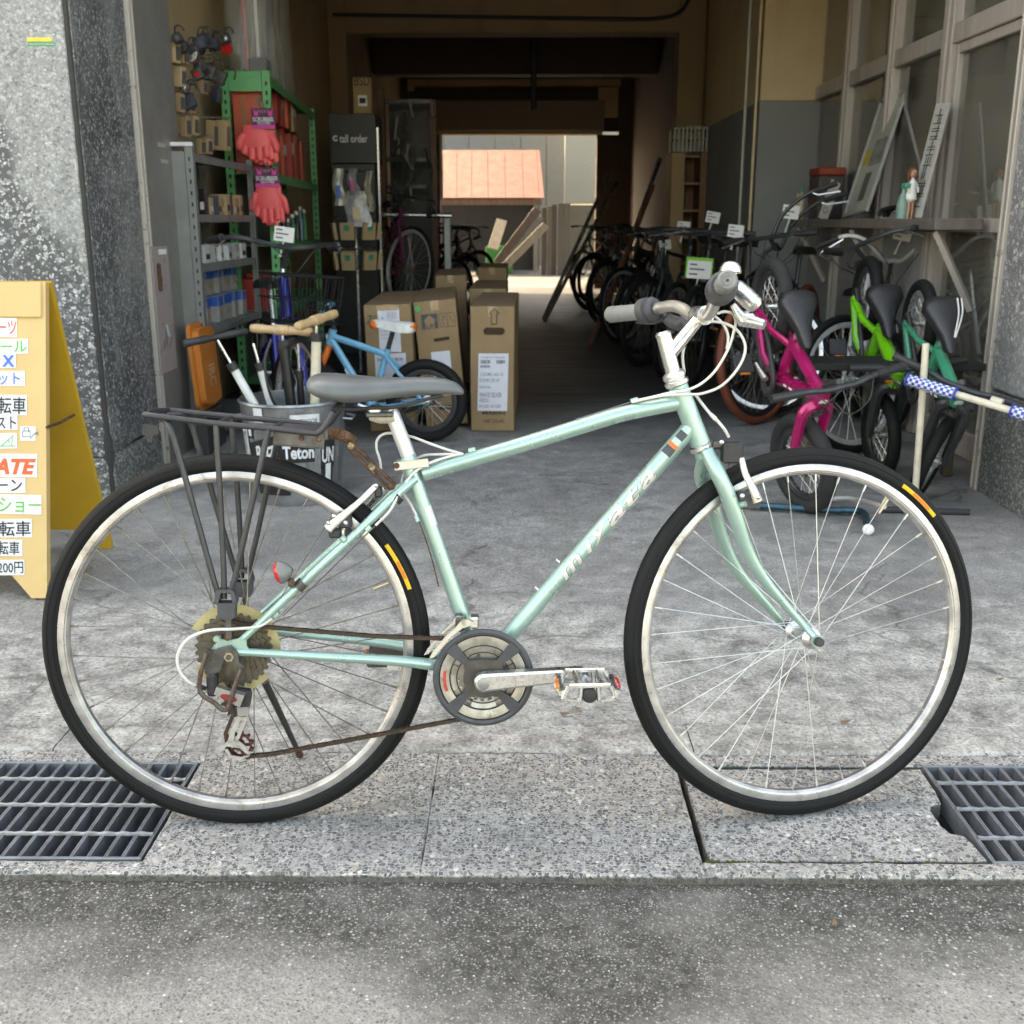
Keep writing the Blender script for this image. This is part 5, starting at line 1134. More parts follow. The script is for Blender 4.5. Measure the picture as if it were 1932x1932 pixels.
for r_ in (0.0125, 0.008): MB().lathe([(r_, 0.0), (r_ - 0.0008, 0.0012), (r_ - 0.0016, 0.0)], 24, m=em).build("grip_ring", MGRIP, g2)
MB().cyl((0, 0, -0.001), (0, 0, 0.0018), 0.0022, seg=10, m=em).build("grip_hole", MBLKP, g2)
for a, b2 in ((bar_pts[1], bar_pts[2]), (bar_pts[10], bar_pts[9])):
    sh = MB().tube([along(a, b2, -0.05), along(a, b2, 0.0), along(a, b2, 0.35), along(a, b2, 0.42), along(a, b2, 0.62), along(a, b2, 0.8)], [0.019, 0.0235, 0.0245, 0.020, 0.0235, 0.019], 22).build("twist_shifter", MDGREY, bars)
# bell, brake levers
bp = c4(1100, 262, -0.12)
bell = MB().lathe([(0.0001, 0.020), (0.008, 0.0195), (0.014, 0.016), (0.0175, 0.009), (0.0185, 0.001), (0.017, -0.001)], 28, m=frame_of(bp, (1, 0, 0), (0.05, 0.1, 1))).build("bell", MCHROME, bars); MB().cyl(bp + V((0, 0, -0.012)), bp, 0.005, seg=10).build("bell_base", MBLKP, bell)
lv = MB().tube([c4(1125, 345, -0.115), c4(1150, 365, -0.12), c4(1215, 425, -0.13), c4(1275, 485, -0.14), c4(1290, 500, -0.14)], [0.011, 0.0145, 0.0150, 0.0145, 0.010], 14).build("brake_lever", MSILV, bars)
MB().tube([c4(1120, 480, -0.06), c4(1150, 530, -0.06), c4(1190, 590, -0.06), c4(1270, 605, -0.07), c4(1345, 625, -0.08)], [0.005, 0.007, 0.0125, 0.0105, 0.0085], 12).build("lever_blade", MSILV, lv)
MB().box(c4(1190, 545, -0.075), c4(1260, 620, -0.055), 0.004).build("lever_perch", mat("frosted_perch", (0.5, 0.52, 0.5), 0.4), lv)
lv2 = MB().tube([c4(640, 570, 0.15), c4(680, 600, 0.15), c4(740, 620, 0.14), c4(780, 600, 0.13)], [0.010, 0.013, 0.014, 0.011], 12).build("brake_lever", MDGREY, bars)
MB().tube([c4(640, 560, 0.16), c4(560, 600, 0.19), c4(440, 600, 0.24)], [0.006, 0.006, 0.005], 8, smooth=3).build("lever_blade", MGREYD, lv2)

# ---- cables
def cable(px, n, conv, r_=0.0024, m_=MCABLE):
    nn = n if isinstance(n, (list, tuple)) else [n] * len(px)
    MB().tube([conv(x, y, k_) for (x, y), k_ in zip(px, nn)], r_, 8, smooth=6).build("cable", m_, bk)
cable([(1010, 545), (1060, 532), (1120, 548), (1140, 600), (1130, 660), (1090, 790), (1000, 945), (900, 1040), (800, 1088), (680, 1108), (540, 1142), (400, 1172)], [-0.06, -0.06, -0.05, -0.04, -0.035, -0.03, -0.03, -0.026, -0.026, -0.022, -0.014, -0.004], c4)
cable([(960, 600), (1060, 615), (1150, 665), (1205, 760), (1195, 860), (1130, 970), (1030, 1065), (900, 1115), (780, 1122), (640, 1128), (520, 1150), (400, 1176)], [-0.02, -0.02, -0.03, -0.035, -0.036, -0.034, -0.03, -0.028, -0.026, -0.022, -0.014, -0.004], c4)
cable([(985, 560), (1040, 610), (1080, 680), (1085, 740), (1075, 800)], [0.02, 0.02, 0.02, 0.02, 0.02], c4)
cable([(840, 690), (790, 740), (765, 820), (765, 900), (775, 960)], [0.03, 0.03, 0.03, 0.03, 0.03], c4)
cable([(850, 1120), (890, 1175), (960, 1262), (1010, 1310), (1060, 1370), (1090, 1425)], [0.018, 0.0, -0.015, -0.02, -0.024, -0.02], c4, 0.0027)
cable([(960, 1262), (1000, 1300)], [-0.015, -0.02], c4, 0.0038)
MWIRE = mat("bare_wire", (0.14, 0.13, 0.12), 0.4, 0.8)
cable([(400, 1174), (200, 1238), (0, 1300)], [-0.002, 0.004, 0.006], c4, 0.0016, MWIRE)
cable([(1130, 805), (990, 850), (884, 853)], [-0.003, -0.003, -0.002], lambda x, y, n: B(x, y, n), 0.0014, MWIRE) if False else None
cable([(1870, 466), (1780, 440), (1680, 405), (1560, 362), (1440, 346), (1385, 375), (1375, 430), (1395, 500), (1402, 560)], [-0.004, -0.004, 0.0, 0.012, 0.018, 0.02, 0.02, 0.018, 0.01], c3)
cable([(1870, 466), (1760, 466), (1640, 475), (1570, 520), (1525, 600), (1530, 680), (1570, 750), (1605, 820)], [-0.004, 0.0, 0.016, 0.018, 0.018, 0.006, -0.004, -0.014], c3)
cable([(1860, 462), (1760, 488), (1680, 516), (1600, 562), (1540, 630), (1500, 700), (1450, 790), (1370, 872)], [-0.004, -0.008, -0.014, -0.018, -0.022, -0.036, -0.046, -0.052], c3)
cable([(1605, 820), (1640, 905), (1690, 1060), (1730, 1220)], [-0.016, -0.016, -0.016, -0.016], c3, 0.0012, MRUST)
cable([(1370, 872), (1200, 1040), (1000, 1235), (840, 1390)], [-0.052, -0.054, -0.056, -0.058], c3, 0.0012, MWIRE)
cable([(1110, 625), (1000, 690), (800, 710), (600, 722), (430, 790), (345, 920), (360, 1050), (430, 1135), (500, 1172)], [-0.060, -0.066, -0.075, -0.085, -0.09, -0.09, -0.088, -0.085, -0.080], c1, 0.0027)
MB().cyl(c1(495, 1165, -0.081), c1(570, 1195, -0.072), 0.004, seg=8).build("cable_ferrule", MBLKP, de)
MB().cyl(c3(1598, 815, -0.014), c3(1612, 850, -0.016), 0.0038, seg=8).build("cable_ferrule", MMINT, fr)

# ================================================================ other bicycles
def TM(name, c, **k): return mat(name, c, **k)
MTYB = m_rubber("black_tyre", 0.008, 0.65, 0.02); MTYG = m_rubber("grey_tyre", 0.026, 0.75, 0.03); MTYBR = m_rubber("red_brown_tyre", 0.02, 0.7, 0.0)
k = NT("red_brown_rubber"); k.col(k.ramp(k.noise(k.pos(obj=True), 9, 6), [(0.3, (0.15, 0.035, 0.016)), (0.7, (0.23, 0.055, 0.025))])); k.rough(0.7); MTYBR = k.m
MBKF = m_frame("gloss_black_paint", (0.012, 0.012, 0.014), 0.1); MBLUEF = m_frame("royal_blue_paint", (0.006, 0.012, 0.20), 0.3); MSKYF = m_frame("sky_blue_paint", (0.13, 0.42, 0.62), 0.0)
MPINKF = m_frame("magenta_paint", (0.42, 0.008, 0.11), 0.3); MGREENF = m_frame("lime_green_paint", (0.13, 0.52, 0.02), 0.0); MTEALF = m_frame("teal_green_paint", (0.02, 0.26, 0.15), 0.0)
MWHITEF = m_frame("white_paint", (0.62, 0.62, 0.60), 0.0); MREDF = m_frame("red_paint", (0.35, 0.015, 0.012), 0.0); MPURF = m_frame("plum_paint", (0.22, 0.03, 0.10), 0.2); MGREYF = m_frame("graphite_paint", (0.06, 0.062, 0.068), 0.3)
MSADB = mat("black_saddle", (0.018, 0.018, 0.02), 0.4, var=0.2, scale=20); MSADW = mat("white_saddle", (0.68, 0.67, 0.64), 0.4); MORANGE = mat("orange_plastic", (0.75, 0.16, 0.02), 0.45)
MRIMS = mat("silver_rim", (0.55, 0.55, 0.55), 0.3, 0.8); MRIMB = mat("black_rim", (0.015, 0.015, 0.016), 0.4)
MTAG = mat("price_card", (0.74, 0.72, 0.70), 0.6, var=0.06, scale=12); MTAGI = mat("price_ink", (0.10, 0.09, 0.10), 0.7); MCLIP = mat("clear_clip", (0.55, 0.55, 0.52), 0.3)

def saddle_mesh(L, w_, h=0.05):
    secs = [(-0.50, 0.55, 0.25, 0.6), (-0.46, 0.9, 0.05, 0.95), (-0.30, 1.0, 0.0, 1.0), (-0.05, 0.62, 0.03, 1.0), (0.20, 0.34, 0.02, 0.85), (0.42, 0.25, -0.01, 0.7), (0.50, 0.12, -0.2, 0.3)]; K = 9; vs = []; fs = []
    for t, ww, dz, hh in secs:
        for j in range(K):
            a = math.pi * j / (K - 1); c_, s_ = math.cos(a), math.sin(a)
            vs.append((t * L, -w_ / 2 * ww * (abs(c_) ** 0.7) * (1 if c_ > 0 else -1), -h * hh + (h * hh - h * max(0, dz) * 0.5) * (s_ ** 0.6 if s_ > 0 else 0) - (h * abs(dz) * 0.5)))
    n = len(secs)
    for i in range(n - 1):
        for j in range(K - 1): fs.append((i * K + j, i * K + j + 1, (i + 1) * K + j + 1, (i + 1) * K + j))
        fs.append((i * K, (i + 1) * K, (i + 1) * K + K - 1, i * K + K - 1))
    fs += [tuple(range(K)), tuple((n - 1) * K + j for j in range(K))]
    return MB().add(vs, fs)
WCACHE = {}
def gwheel(par, mw, r, tw, mt, mr, ns=28, hubm=None, spm=None, rimh=0.022):
    key = (round(r, 3), round(tw, 3))
    if key not in WCACHE:
        ri = r - tw * 0.92
        WCACHE[key] = (MB().lathe(rim_profile(ri + 0.006, ri - rimh, min(0.024, tw * 0.8)), 56, 'Y', closed_prof=True).mesh("wheel"),
                       MB().lathe(tyre_profile(r, ri + 0.001, tw, 12), 56, 'Y').mesh("tyre"),
                       MB().lathe([(0.0001, -0.05), (0.006, -0.05), (0.006, -0.036), (0.022, -0.03), (0.022, -0.027), (0.013, -0.022), (0.013, 0.022), (0.022, 0.027), (0.022, 0.03), (0.006, 0.036), (0.006, 0.05), (0.0001, 0.05)], 14, 'Y').mesh("hub"))
        q = MB()
        for i in range(ns):
            a = 2 * math.pi * i / ns; sd = 1 if i % 2 else -1; tr = 1 if (i // 2) % 2 else -1
            p0 = V((math.cos(a + tr * 1.1) * 0.021, sd * 0.028, math.sin(a + tr * 1.1) * 0.021)); p1 = V((math.cos(a) * (ri - rimh + 0.002), 0, math.sin(a) * (ri - rimh + 0.002)))
            q.tube([p0, p1], 0.0013, 4, caps=False)
        WCACHE[key] = WCACHE[key] + (q.mesh("spokes"),)
    me = WCACHE[key]
    def one(nm, mesh, m_, p, mm=None):
        c_ = mesh.copy() if (mesh.materials and mesh.materials[0] != m_) else mesh
        if c_ is not mesh: c_.materials.clear()
        return obj(nm, c_, m_, p, mm)
    w_ = one("wheel", me[0], mr, par, mw); one("tyre", me[1], mt, w_); one("hub", me[2], hubm or MSILV, w_); stuff(one("spokes", me[3], spm or MSPOKE2, w_)); return w_
def gbike(name, label, mw, group=None, r=0.335, tw=0.04, wb=1.03, frame=None, tyre=None, rim=None, fork=None, bar='flat', sad=None, sh=0.92, hh=0.86, steer=0.0, style='diamond', barw=0.58, barm=None, gripm=None, tube=0.015, saddle=True, basket=False, wheels='both', crank=True, sadL=0.26, sadW=0.15, ring=True, lean=0, stilt=-3):
    frame = frame or MBKF; tyre = tyre or MTYB; rim = rim or MRIMS; fork = fork or frame; sad = sad or MSADB; barm = barm or MBLKM; gripm = gripm or MBLKP
    t = thing(name, label, "bicycle", mw @ RX(lean) if lean else mw, group)
    bbx, bbz = 0.42 * wb if r > 0.25 else 0.45 * wb, r * 0.82
    ra, fa_ = V((0, 0, r)), V((wb, 0, r))
    rk = R(72); hd = V((-math.cos(rk), 0, math.sin(rk)))                     # head axis, up and back
    hbz = 2 * r + tw * 0.5 + 0.035; hbx = wb - 0.045 - (hbz - r) * math.cos(rk) / math.sin(rk)
    hb2 = V((hbx, 0, hbz)); ht2 = hb2 + hd * max(0.08 if r > 0.25 else 0.055, (hh - 0.06 - hbz) * 0.75)
    sd = V((-0.30, 0, 0.954)); bbv = V((bbx, 0, bbz)); slen = (sh - 0.06 - bbz) / sd.z
    sjn = bbv + sd * (slen * (0.70 if style == 'diamond' else 0.55))
    f = MB(); f.tube([bbv, sjn + sd * 0.03], tube * 0.95, 10); f.tube([bbv, hb2 + hd * 0.03], tube * 1.1, 10)
    if style == 'diamond': f.tube([sjn, ht2 - hd * 0.035], tube, 10)
    elif style == 'step': f.tube([bbv + sd * slen * 0.22, bbv + V((0.12, 0, 0.10)) + sd * 0.02, (bbv + hb2) / 2 + V((0.03, 0, 0.10)), ht2 - hd * 0.02], tube, 10, smooth=4)
    f.tube([hb2, ht2], tube * 1.2, 12)
    for s_ in (-1, 1):
        f.tube([sjn + V((0, s_ * 0.012, -0.01)), sjn + (ra - sjn) * 0.35 + V((0, s_ * (tw * 0.6 + 0.022), 0)), ra + V((0, s_ * 0.056, 0))], tube * 0.55, 8)
        f.tube([bbv + V((0, s_ * 0.02, 0)), bbv + (ra - bbv) * 0.35 + V((0, s_ * (tw * 0.6 + 0.022), 0)), ra + V((0, s_ * 0.056, 0))], tube * 0.6, 8)
    f.cyl(bbv - V((0, 0.035, 0)), bbv + V((0, 0.035, 0)), 0.020, seg=12); f.cyl(ra - V((0, 0.065, 0)), ra + V((0, 0.065, 0)), 0.006, seg=8)
    f.build("frame", frame, t)
    if r < 0.26:
        hm = frame_of((hb2 + ht2) / 2 + V((tube * 1.2, 0, 0)), hd.cross(V((0, 1, 0))), (0, 1, 0)); MB().ball((hb2 + ht2) / 2 + V((tube * 1.22, 0, 0)), 0.017, 12, 8, (0.18, 1, 1)).build("head_badge", MTAG, t)
        dl_ = hb2 - bbv
        for s_ in (-1, 1):
            for f_ in (0.30, 0.45, 0.58): p_ = bbv + dl_ * f_ + V((0, s_ * tube * 1.08, 0)); MB().tube([p_ - dl_.normalized() * 0.016, p_ + dl_.normalized() * 0.012], 0.0042, 6, flat=0.3).build("decal", MTAG, t)
        MB().tube([bbv + V((0, -0.05, 0.06)), bbv + V((0.06, -0.05, 0.0)), bbv + V((0, -0.05, -0.058)), ra + V((0, -0.05, -0.03)), ra + V((-0.03, -0.05, 0)), ra + V((0, -0.05, 0.03))], 0.010, 8, closed=True, smooth=3).build("chain_guard", MBLKP, t)
    SM = T(*hb2) @ M.Rotation(R(steer), 4, hd) @ T(*(-hb2))
    fk = MB()
    for s_ in (-1, 1): fk.tube([hb2 - hd * 0.01 + V((0, s_ * 0.01, 0)), hb2 - hd * 0.035 + V((0.0, s_ * (tw * 0.6 + 0.018), 0)), hb2 + (fa_ - hb2) * 0.55 + V((-0.008, s_ * (tw * 0.5 + 0.024), 0)), fa_ + V((0, s_ * 0.05, 0))], [tube * 0.95, tube * 0.95, tube * 0.85, tube * 0.55], 9, smooth=3)
    fk.cyl(fa_ - V((0, 0.06, 0)), fa_ + V((0, 0.06, 0)), 0.0055, seg=8); fo = fk.build("fork", fork, t, SM)
    if wheels in ('both', 'rear'): gwheel(t, T(*ra), r, tw, tyre, rim, hubm=MGREYD if rim is MRIMB else None, spm=MSPOKE if rim is MRIMB else None)  # black rims get darker spokes and hub: interior dimness put into the colour
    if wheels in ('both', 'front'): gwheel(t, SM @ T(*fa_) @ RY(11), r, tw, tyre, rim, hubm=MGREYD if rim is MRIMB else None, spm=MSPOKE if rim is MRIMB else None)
    st2 = ht2 + hd * (0.04 if r > 0.25 else 0.018); fwd = V((1, 0, 0)); bc = V((st2.x + (0.06 if r > 0.25 else 0.03), 0, max(hh, st2.z + 0.02)))
    MB().tube([ht2 - hd * 0.005, st2], 0.013, 10).build("stem", MSILV if bar in ('city', 'riser') else MBLKM, t, SM)
    y = barw / 2
    if bar == 'flat': pts = [(0, -y, 0.0), (0.01, -y * 0.5, 0.005), (0.02, -y * 0.22, 0.0), (0.02, 0, 0), (0.02, y * 0.22, 0.0), (0.01, y * 0.5, 0.005), (0, y, 0.0)]
    elif bar == 'riser': pts = [(-0.06, -y, 0.05), (-0.03, -y * 0.7, 0.07), (0.0, -y * 0.42, 0.06), (0.0, -y * 0.16, 0.0), (0.0, 0, 0), (0.0, y * 0.16, 0.0), (0.0, y * 0.42, 0.06), (-0.03, y * 0.7, 0.07), (-0.06, y, 0.05)]
    elif bar == 'city': pts = [(-0.20, -y, 0.01), (-0.10, -y * 0.95, 0.025), (-0.02, -y * 0.72, 0.03), (0.03, -y * 0.3, 0.01), (0.02, 0, 0), (0.03, y * 0.3, 0.01), (-0.02, y * 0.72, 0.03), (-0.10, y * 0.95, 0.025), (-0.20, y, 0.01)]
    elif bar == 'cruiser': pts = [(-0.10, -y, 0.06), (-0.02, -y * 0.72, 0.115), (0.02, -y * 0.45, 0.10), (0.02, -y * 0.14, 0.0), (0.02, 0, -0.005), (0.02, y * 0.14, 0.0), (0.02, y * 0.45, 0.10), (-0.02, y * 0.72, 0.115), (-0.10, y, 0.06)]
    elif bar == 'bullhorn': pts = [(0.26, -y * 0.9, 0.36), (0.12, -y * 0.9, 0.28), (0.02, -y * 0.9, 0.15), (0.0, -y * 0.85, 0.01), (0.0, -y * 0.5, -0.01), (0.0, 0, 0), (0.0, y * 0.5, -0.01), (0.0, y * 0.85, 0.01), (0.02, y * 0.9, 0.15), (0.12, y * 0.9, 0.28), (0.26, y * 0.9, 0.36)]
    else: pts = [(0.04, -y * 0.75, -0.12), (0.10, -y * 0.75, -0.10), (0.12, -y * 0.75, -0.03), (0.07, -y * 0.74, 0.0), (0.01, -y * 0.6, 0.0), (0, 0, 0), (0.01, y * 0.6, 0.0), (0.07, y * 0.74, 0.0), (0.12, y * 0.75, -0.03), (0.10, y * 0.75, -0.10), (0.04, y * 0.75, -0.12)]
    pts = [bc + V(p) for p in pts]
    MB().tube([st2, bc], 0.0115, 10).build("stem_extension", MBLKM, t, SM)
    hbr = MB().tube(pts, 0.0112, 9, smooth=4).build("handlebar", barm, t, SM)
    for a, b2 in ((pts[0], pts[1]), (pts[-1], pts[-2])):
        d_ = (b2 - a).normalized(); Lg = min(0.12, (b2 - a).length * 1.0 + 0.03)
        MB().tube([a - d_ * 0.004, a + d_ * Lg], 0.0155, 10).build("grip", gripm, hbr)
        if r > 0.22: MB().tube([a + d_ * (Lg + 0.02), a + d_ * (Lg + 0.01) + V((0.035, 0, -0.012)), a + d_ * 0.02 + V((0.055, 0, -0.03))], 0.0055, 6).build("brake_lever", MSILV, hbr)
    for s_, i_ in ((-1, 1), (1, -2)):
        a = pts[i_]; MB().tube([SM @ a, SM @ (a * 0.5 + bc * 0.5 + V((0.09, 0, 0.01))), SM @ (bc + V((0.10, s_ * 0.03, -0.07))), SM @ (ht2 + V((0.05, s_ * 0.02, -0.02))), SM @ (hb2 + V((0.035, s_ * 0.01, -0.02)))], 0.0026, 5, smooth=4).build("cable", MBLKP, t)
    MB().box(hb2 + V((0.016, -0.02, -0.045)), hb2 + V((0.036, 0.02, -0.02)), 0.004).build("brake_caliper", MGREYD, t, SM)
    if saddle:
        top = bbv + sd * slen
        MB().tube([sjn, top], 0.0125, 10).build("seat_post", MBLKM if frame in (MSKYF, MBKF, MGREYF) else MSILV, t)
        saddle_mesh(sadL, sadW).build("saddle", sad, t, T(top.x - 0.01, 0, top.z + 0.055) @ RY(stilt), ang=60)
    if crank:
        q = MB(); q.lathe([(0.03, -0.002), (0.085 if r > 0.25 else 0.055, -0.002), (0.085 if r > 0.25 else 0.055, 0.002), (0.03, 0.002)], 28, 'Y', closed_prof=True, m=T(bbx, -0.048, bbz)); q.build("chainring", MGREYD, t)
        cl = 0.165 if r > 0.25 else 0.09
        for s_ in (-1, 1):
            a = R(20 if s_ > 0 else 200); e = bbv + V((math.cos(a) * cl, s_ * 0.075, math.sin(a) * cl))
            ca_ = MB().tube([bbv + V((0, s_ * 0.06, 0)), e], [0.013, 0.010], 8).build("crank_arm", MSILV, t)
            pdm = MB().box(e + V((-0.04, s_ * 0.015, -0.011)), e + V((0.04, s_ * 0.09, 0.011)), 0.003).build("pedal", MBLKP, t)
            MB().box(e + V((0.0402, s_ * 0.03, -0.006)), e + V((0.044, s_ * 0.07, 0.006))).build("pedal_reflector", MAMBER, pdm)
        MB().tube([bbv + V((-0.0, -0.048, 0.07 if r > 0.25 else 0.045)), ra + V((0, -0.045, 0.03))], 0.004, 5).build("chain", MCHAIN, t); MB().tube([bbv + V((-0.0, -0.048, -0.07 if r > 0.25 else -0.045)), ra + V((0, -0.045, -0.03))], 0.004, 5).build("chain", MCHAIN, t)
    if basket:
        bx, bz = SM @ (bc + V((0.17, 0, -0.13))), 0
        bs = thing("x", "x", None); bpy.data.objects.remove(bs)
        q = MB(); x0, x1, yy, z0, z1 = 0.05, 0.27, 0.15, bc.z - 0.31, bc.z - 0.11
        for i in range(9):
            y_ = -yy + 2 * yy * i / 8
            for xx in (x0, x1): q.tube([(bc.x + xx * (0.9 if xx > 0.2 else 1.1), y_ * 0.85, z0), (bc.x + xx, y_, z1)], 0.0022, 5)
        for i in range(7):
            x_ = x0 + (x1 - x0) * i / 6
            for s_ in (-1, 1): q.tube([(bc.x + x_, s_ * yy * 0.85, z0), (bc.x + x_, s_ * yy, z1)], 0.0022, 5)
            q.tube([(bc.x + x_, -yy * 0.85, z0), (bc.x + x_, yy * 0.85, z0)], 0.0022, 5)
        MWB = mat("basket_black", (0.006, 0.006, 0.007), 0.6, spec=0.25)
        wr = stuff(q.build("basket_wires", MWB, fo))
        rm = MB()
        for z_ in (z1, (z0 + z1) / 2, z0): rm.tube([(bc.x + x0, -yy, z_), (bc.x + x1, -yy, z_), (bc.x + x1, yy, z_), (bc.x + x0, yy, z_)], 0.0055 if z_ == z1 else 0.003, 6, closed=True)
        rm.build("basket_rim", MWB, t, SM); wr.parent = t; wr.matrix_local = SM
    return t
def price_tag(u, v, Y, w_, h_, lab, tilt=0, ym=0):
    p = P(u, v, Y); t = thing("price_card", lab, "price tag", T(*p) @ RZ(ym) @ RY(tilt), "price cards clipped to the bicycles")
    c_ = MB().box((-w_ / 2, -0.0008, -h_ / 2), (w_ / 2, 0.0008, h_ / 2)).build("card", MTAG, t)
    q = MB()
    for i, (zz, ww) in enumerate(((0.28, 0.3), (0.02, 0.62), (-0.26, 0.35))): q.box((-w_ * 0.4, -0.0016, h_ * zz - h_ * 0.045), (-w_ * 0.4 + w_ * ww, -0.0009, h_ * zz + h_ * 0.045))
    q.build("print_lines", MTAGI, c_)
    MB().tube([(0.0, 0.0, -h_ / 2), (-0.005, 0.002, -h_ / 2 - 0.03), (-0.012, 0.0, -h_ / 2 - 0.075)], [0.006, 0.004, 0.008], 6).build("clip", MCLIP, t); return t
def heading(px, py, ang, z=0): return T(px, py, z) @ RZ(ang)         # origin = rear contact
def from_front(fx, fy, ang, wb, z=0):
    a = R(ang); return T(fx - math.cos(a) * wb, fy - math.sin(a) * wb, z) @ RZ(ang)

def nose_down(fx, fy, ang, wb, r, pitch):
    """front wheel on the floor, rear wheel lifted onto the upper tier of the rack"""
    return T(fx, fy, r) @ RZ(ang) @ RY(pitch) @ T(-wb, 0, -r)
# ---- kids' bicycles at the doorway, rear wheels up on a rack
g = G(1530, 970)
gbike("kids_bicycle", "magenta kids' bicycle with fat grey tyres tipped nose-down towards the street", nose_down(g.x - 0.05, g.y + 0.02, -82, 0.68, 0.19, 54), r=0.19, tw=0.056, wb=0.68, frame=MPINKF, tyre=MTYG, rim=MBLKM, bar='flat', sh=0.47, hh=0.60, steer=16, barw=0.54, tube=0.023, sadL=0.24, sadW=0.15, stilt=4)
g = G(1652, 900)
gbike("kids_bicycle", "lime green kids' bicycle tipped nose-down behind the cream push bar", nose_down(g.x, g.y, -92, 0.66, 0.185, 56), r=0.185, tw=0.054, wb=0.66, frame=MGREENF, fork=MBLKM, tyre=MTYB, rim=MBLKM, bar='flat', sh=0.46, hh=0.60, steer=6, barw=0.46, tube=0.028, sadL=0.25, sadW=0.16, stilt=2)
g = G(1762, 952)
gbike("kids_bicycle", "teal green kids' bicycle tipped nose-down beside the worn grey pillar", nose_down(g.x, g.y, -92, 0.62, 0.175, 52), r=0.175, tw=0.05, wb=0.62, frame=MTEALF, fork=MBLKM, tyre=MTYB, rim=MRIMS, bar='flat', sh=0.47, hh=0.56, steer=-34, barw=0.50, tube=0.022, sadL=0.25, sadW=0.16, stilt=2)
tl = [o for o in bpy.data.objects if o.get("label", "").startswith("teal green kids")][0]; sd_o = [o for o in tl.children if o.name.startswith("saddle")][0]
for yy_ in (0.030, 0.040): MB().tube([(-0.11, yy_ * 1.5, -0.004), (-0.04, yy_ * 1.35, 0.0), (0.06, yy_ * 0.45, -0.004)], 0.0028, 6, smooth=3).build("white_stripe", MSTRIPE := mat("stripe_white", (0.62, 0.62, 0.6), 0.5), sd_o)
rk_ = thing("bicycle_rack", "dark two-tier rack lifting the kids' bicycles' rear wheels", "rack")
MB().box((1.10, 4.36, 0.485), (1.86, 4.62, 0.515), 0.004).build("tier_board", mat("tier_black", (0.012, 0.012, 0.012), 0.7), rk_)
for x_ in (1.22, 1.84): MB().box((x_ - 0.02, 4.58, 0.0), (x_ + 0.02, 4.615, 0.484), 0.003).build("leg", MPL[1], rk_)
# saddle with white stripe reads on the teal bike; cream push bar with chequered pads leans over it
pb = thing("push_bar", "cream tube bar with blue and white chequered pads by the worn grey pillar", "push bar")
k = NT("checker_foam"); ck = k.n("TexChecker"); ck.inputs["Scale"].default_value = 1.0; k.l(k.pos((90, 90, 90), obj=True), ck.inputs["Vector"]); ck.inputs["Color1"].default_value = (0.03, 0.06, 0.36, 1); ck.inputs["Color2"].default_value = (0.62, 0.64, 0.70, 1); k.col(ck.outputs["Color"]); k.rough(0.7); MCHECK = k.m
MCREAMT = mat("cream_tube", (0.60, 0.54, 0.43), 0.4)
Yp = 3.86
pa_, pb_ = P(1712, 716, Yp), P(1975, 795, Yp - 0.28)
MB().tube([pa_, pb_], 0.0125, 12).build("cross_tube", MCREAMT, pb)
dpb = (pb_ - pa_).normalized(); Lp = (pb_ - pa_).length
for a, b2 in ((0.0, 0.36), (0.76, 1.02)):
    mm = frame_of(pa_ + dpb * Lp * a, dpb, (0, 0, 1)); l_ = Lp * (b2 - a)
    pd = MB().tube([(0, 0, 0), (l_ * 0.03, 0, 0), (l_ * 0.97, 0, 0), (l_, 0, 0)], [0.012, 0.0205, 0.0205, 0.012], 14).build("chequered_pad", MCHECK, pb, mm)
    for xx in (0.0, l_): MB().tube([(xx - 0.003, 0, 0), (xx + 0.003, 0, 0)], 0.026, 16).build("pad_flange", mat("pad_blue", (0.03, 0.05, 0.32), 0.5), pd)
up_ = P(1747, 648, Yp + 0.06); dn_ = G(1727, 935); dn_.y = Yp + 0.1; dn_.x = P(1727, 935, Yp + 0.1).x; dn_.z = 0.0
MB().tube([up_, P(1742, 720, Yp + 0.04), (dn_.x, dn_.y, 0.003)], 0.0125, 12).build("upright_tube", MCREAMT, pb)
MB().tube([(dn_.x - 0.12, dn_.y + 0.02, 0.0125), (dn_.x, dn_.y, 0.0125), (dn_.x + 0.2, dn_.y - 0.02, 0.0125)], 0.0125, 10).build("foot_tube", MBLKM, pb)
j_ = P(1880, 760, Yp - 0.14); MB().cyl(j_ - dpb * 0.02, j_ + dpb * 0.02, 0.019, seg=12).build("tube_joint", MCREAMT, pb)
# blue floor stand for a bicycle
fs_ = thing("floor_stand", "blue steel tube floor stand with a white rubber end", "bike stand")
a, b2 = G(1412, 962), G(1592, 972); c_ = G(1636, 1008)
MB().tube([(a.x, a.y, 0.02), (b2.x - 0.05, b2.y, 0.02), (b2.x, b2.y, 0.02), (b2.x + 0.06, b2.y - 0.04, 0.02), (c_.x, c_.y, 0.02)], 0.0135, 12, smooth=4).build("stand_tube", m_rust("stand_blue", (0.04, 0.11, 0.15), 0.25, 0.5, 25), fs_)
MB().ball((c_.x, c_.y - 0.008, 0.02), 0.020, 14, 10).build("rubber_end", MWHITE, fs_)
MB().tube([G(1560, 942, 0.02), G(1600, 940, 0.03), G(1640, 948, 0.05), G(1668, 956, 0.10)], 0.009, 10, smooth=4).build("stand_hoop", mat("pale_tube", (0.5, 0.47, 0.45), 0.4), fs_)
MB().tube([G(1560, 942, 0.02), (G(1545, 966).x, G(1545, 966).y, 0.02)], 0.009, 8).build("stand_strut", MBLKM, fs_)

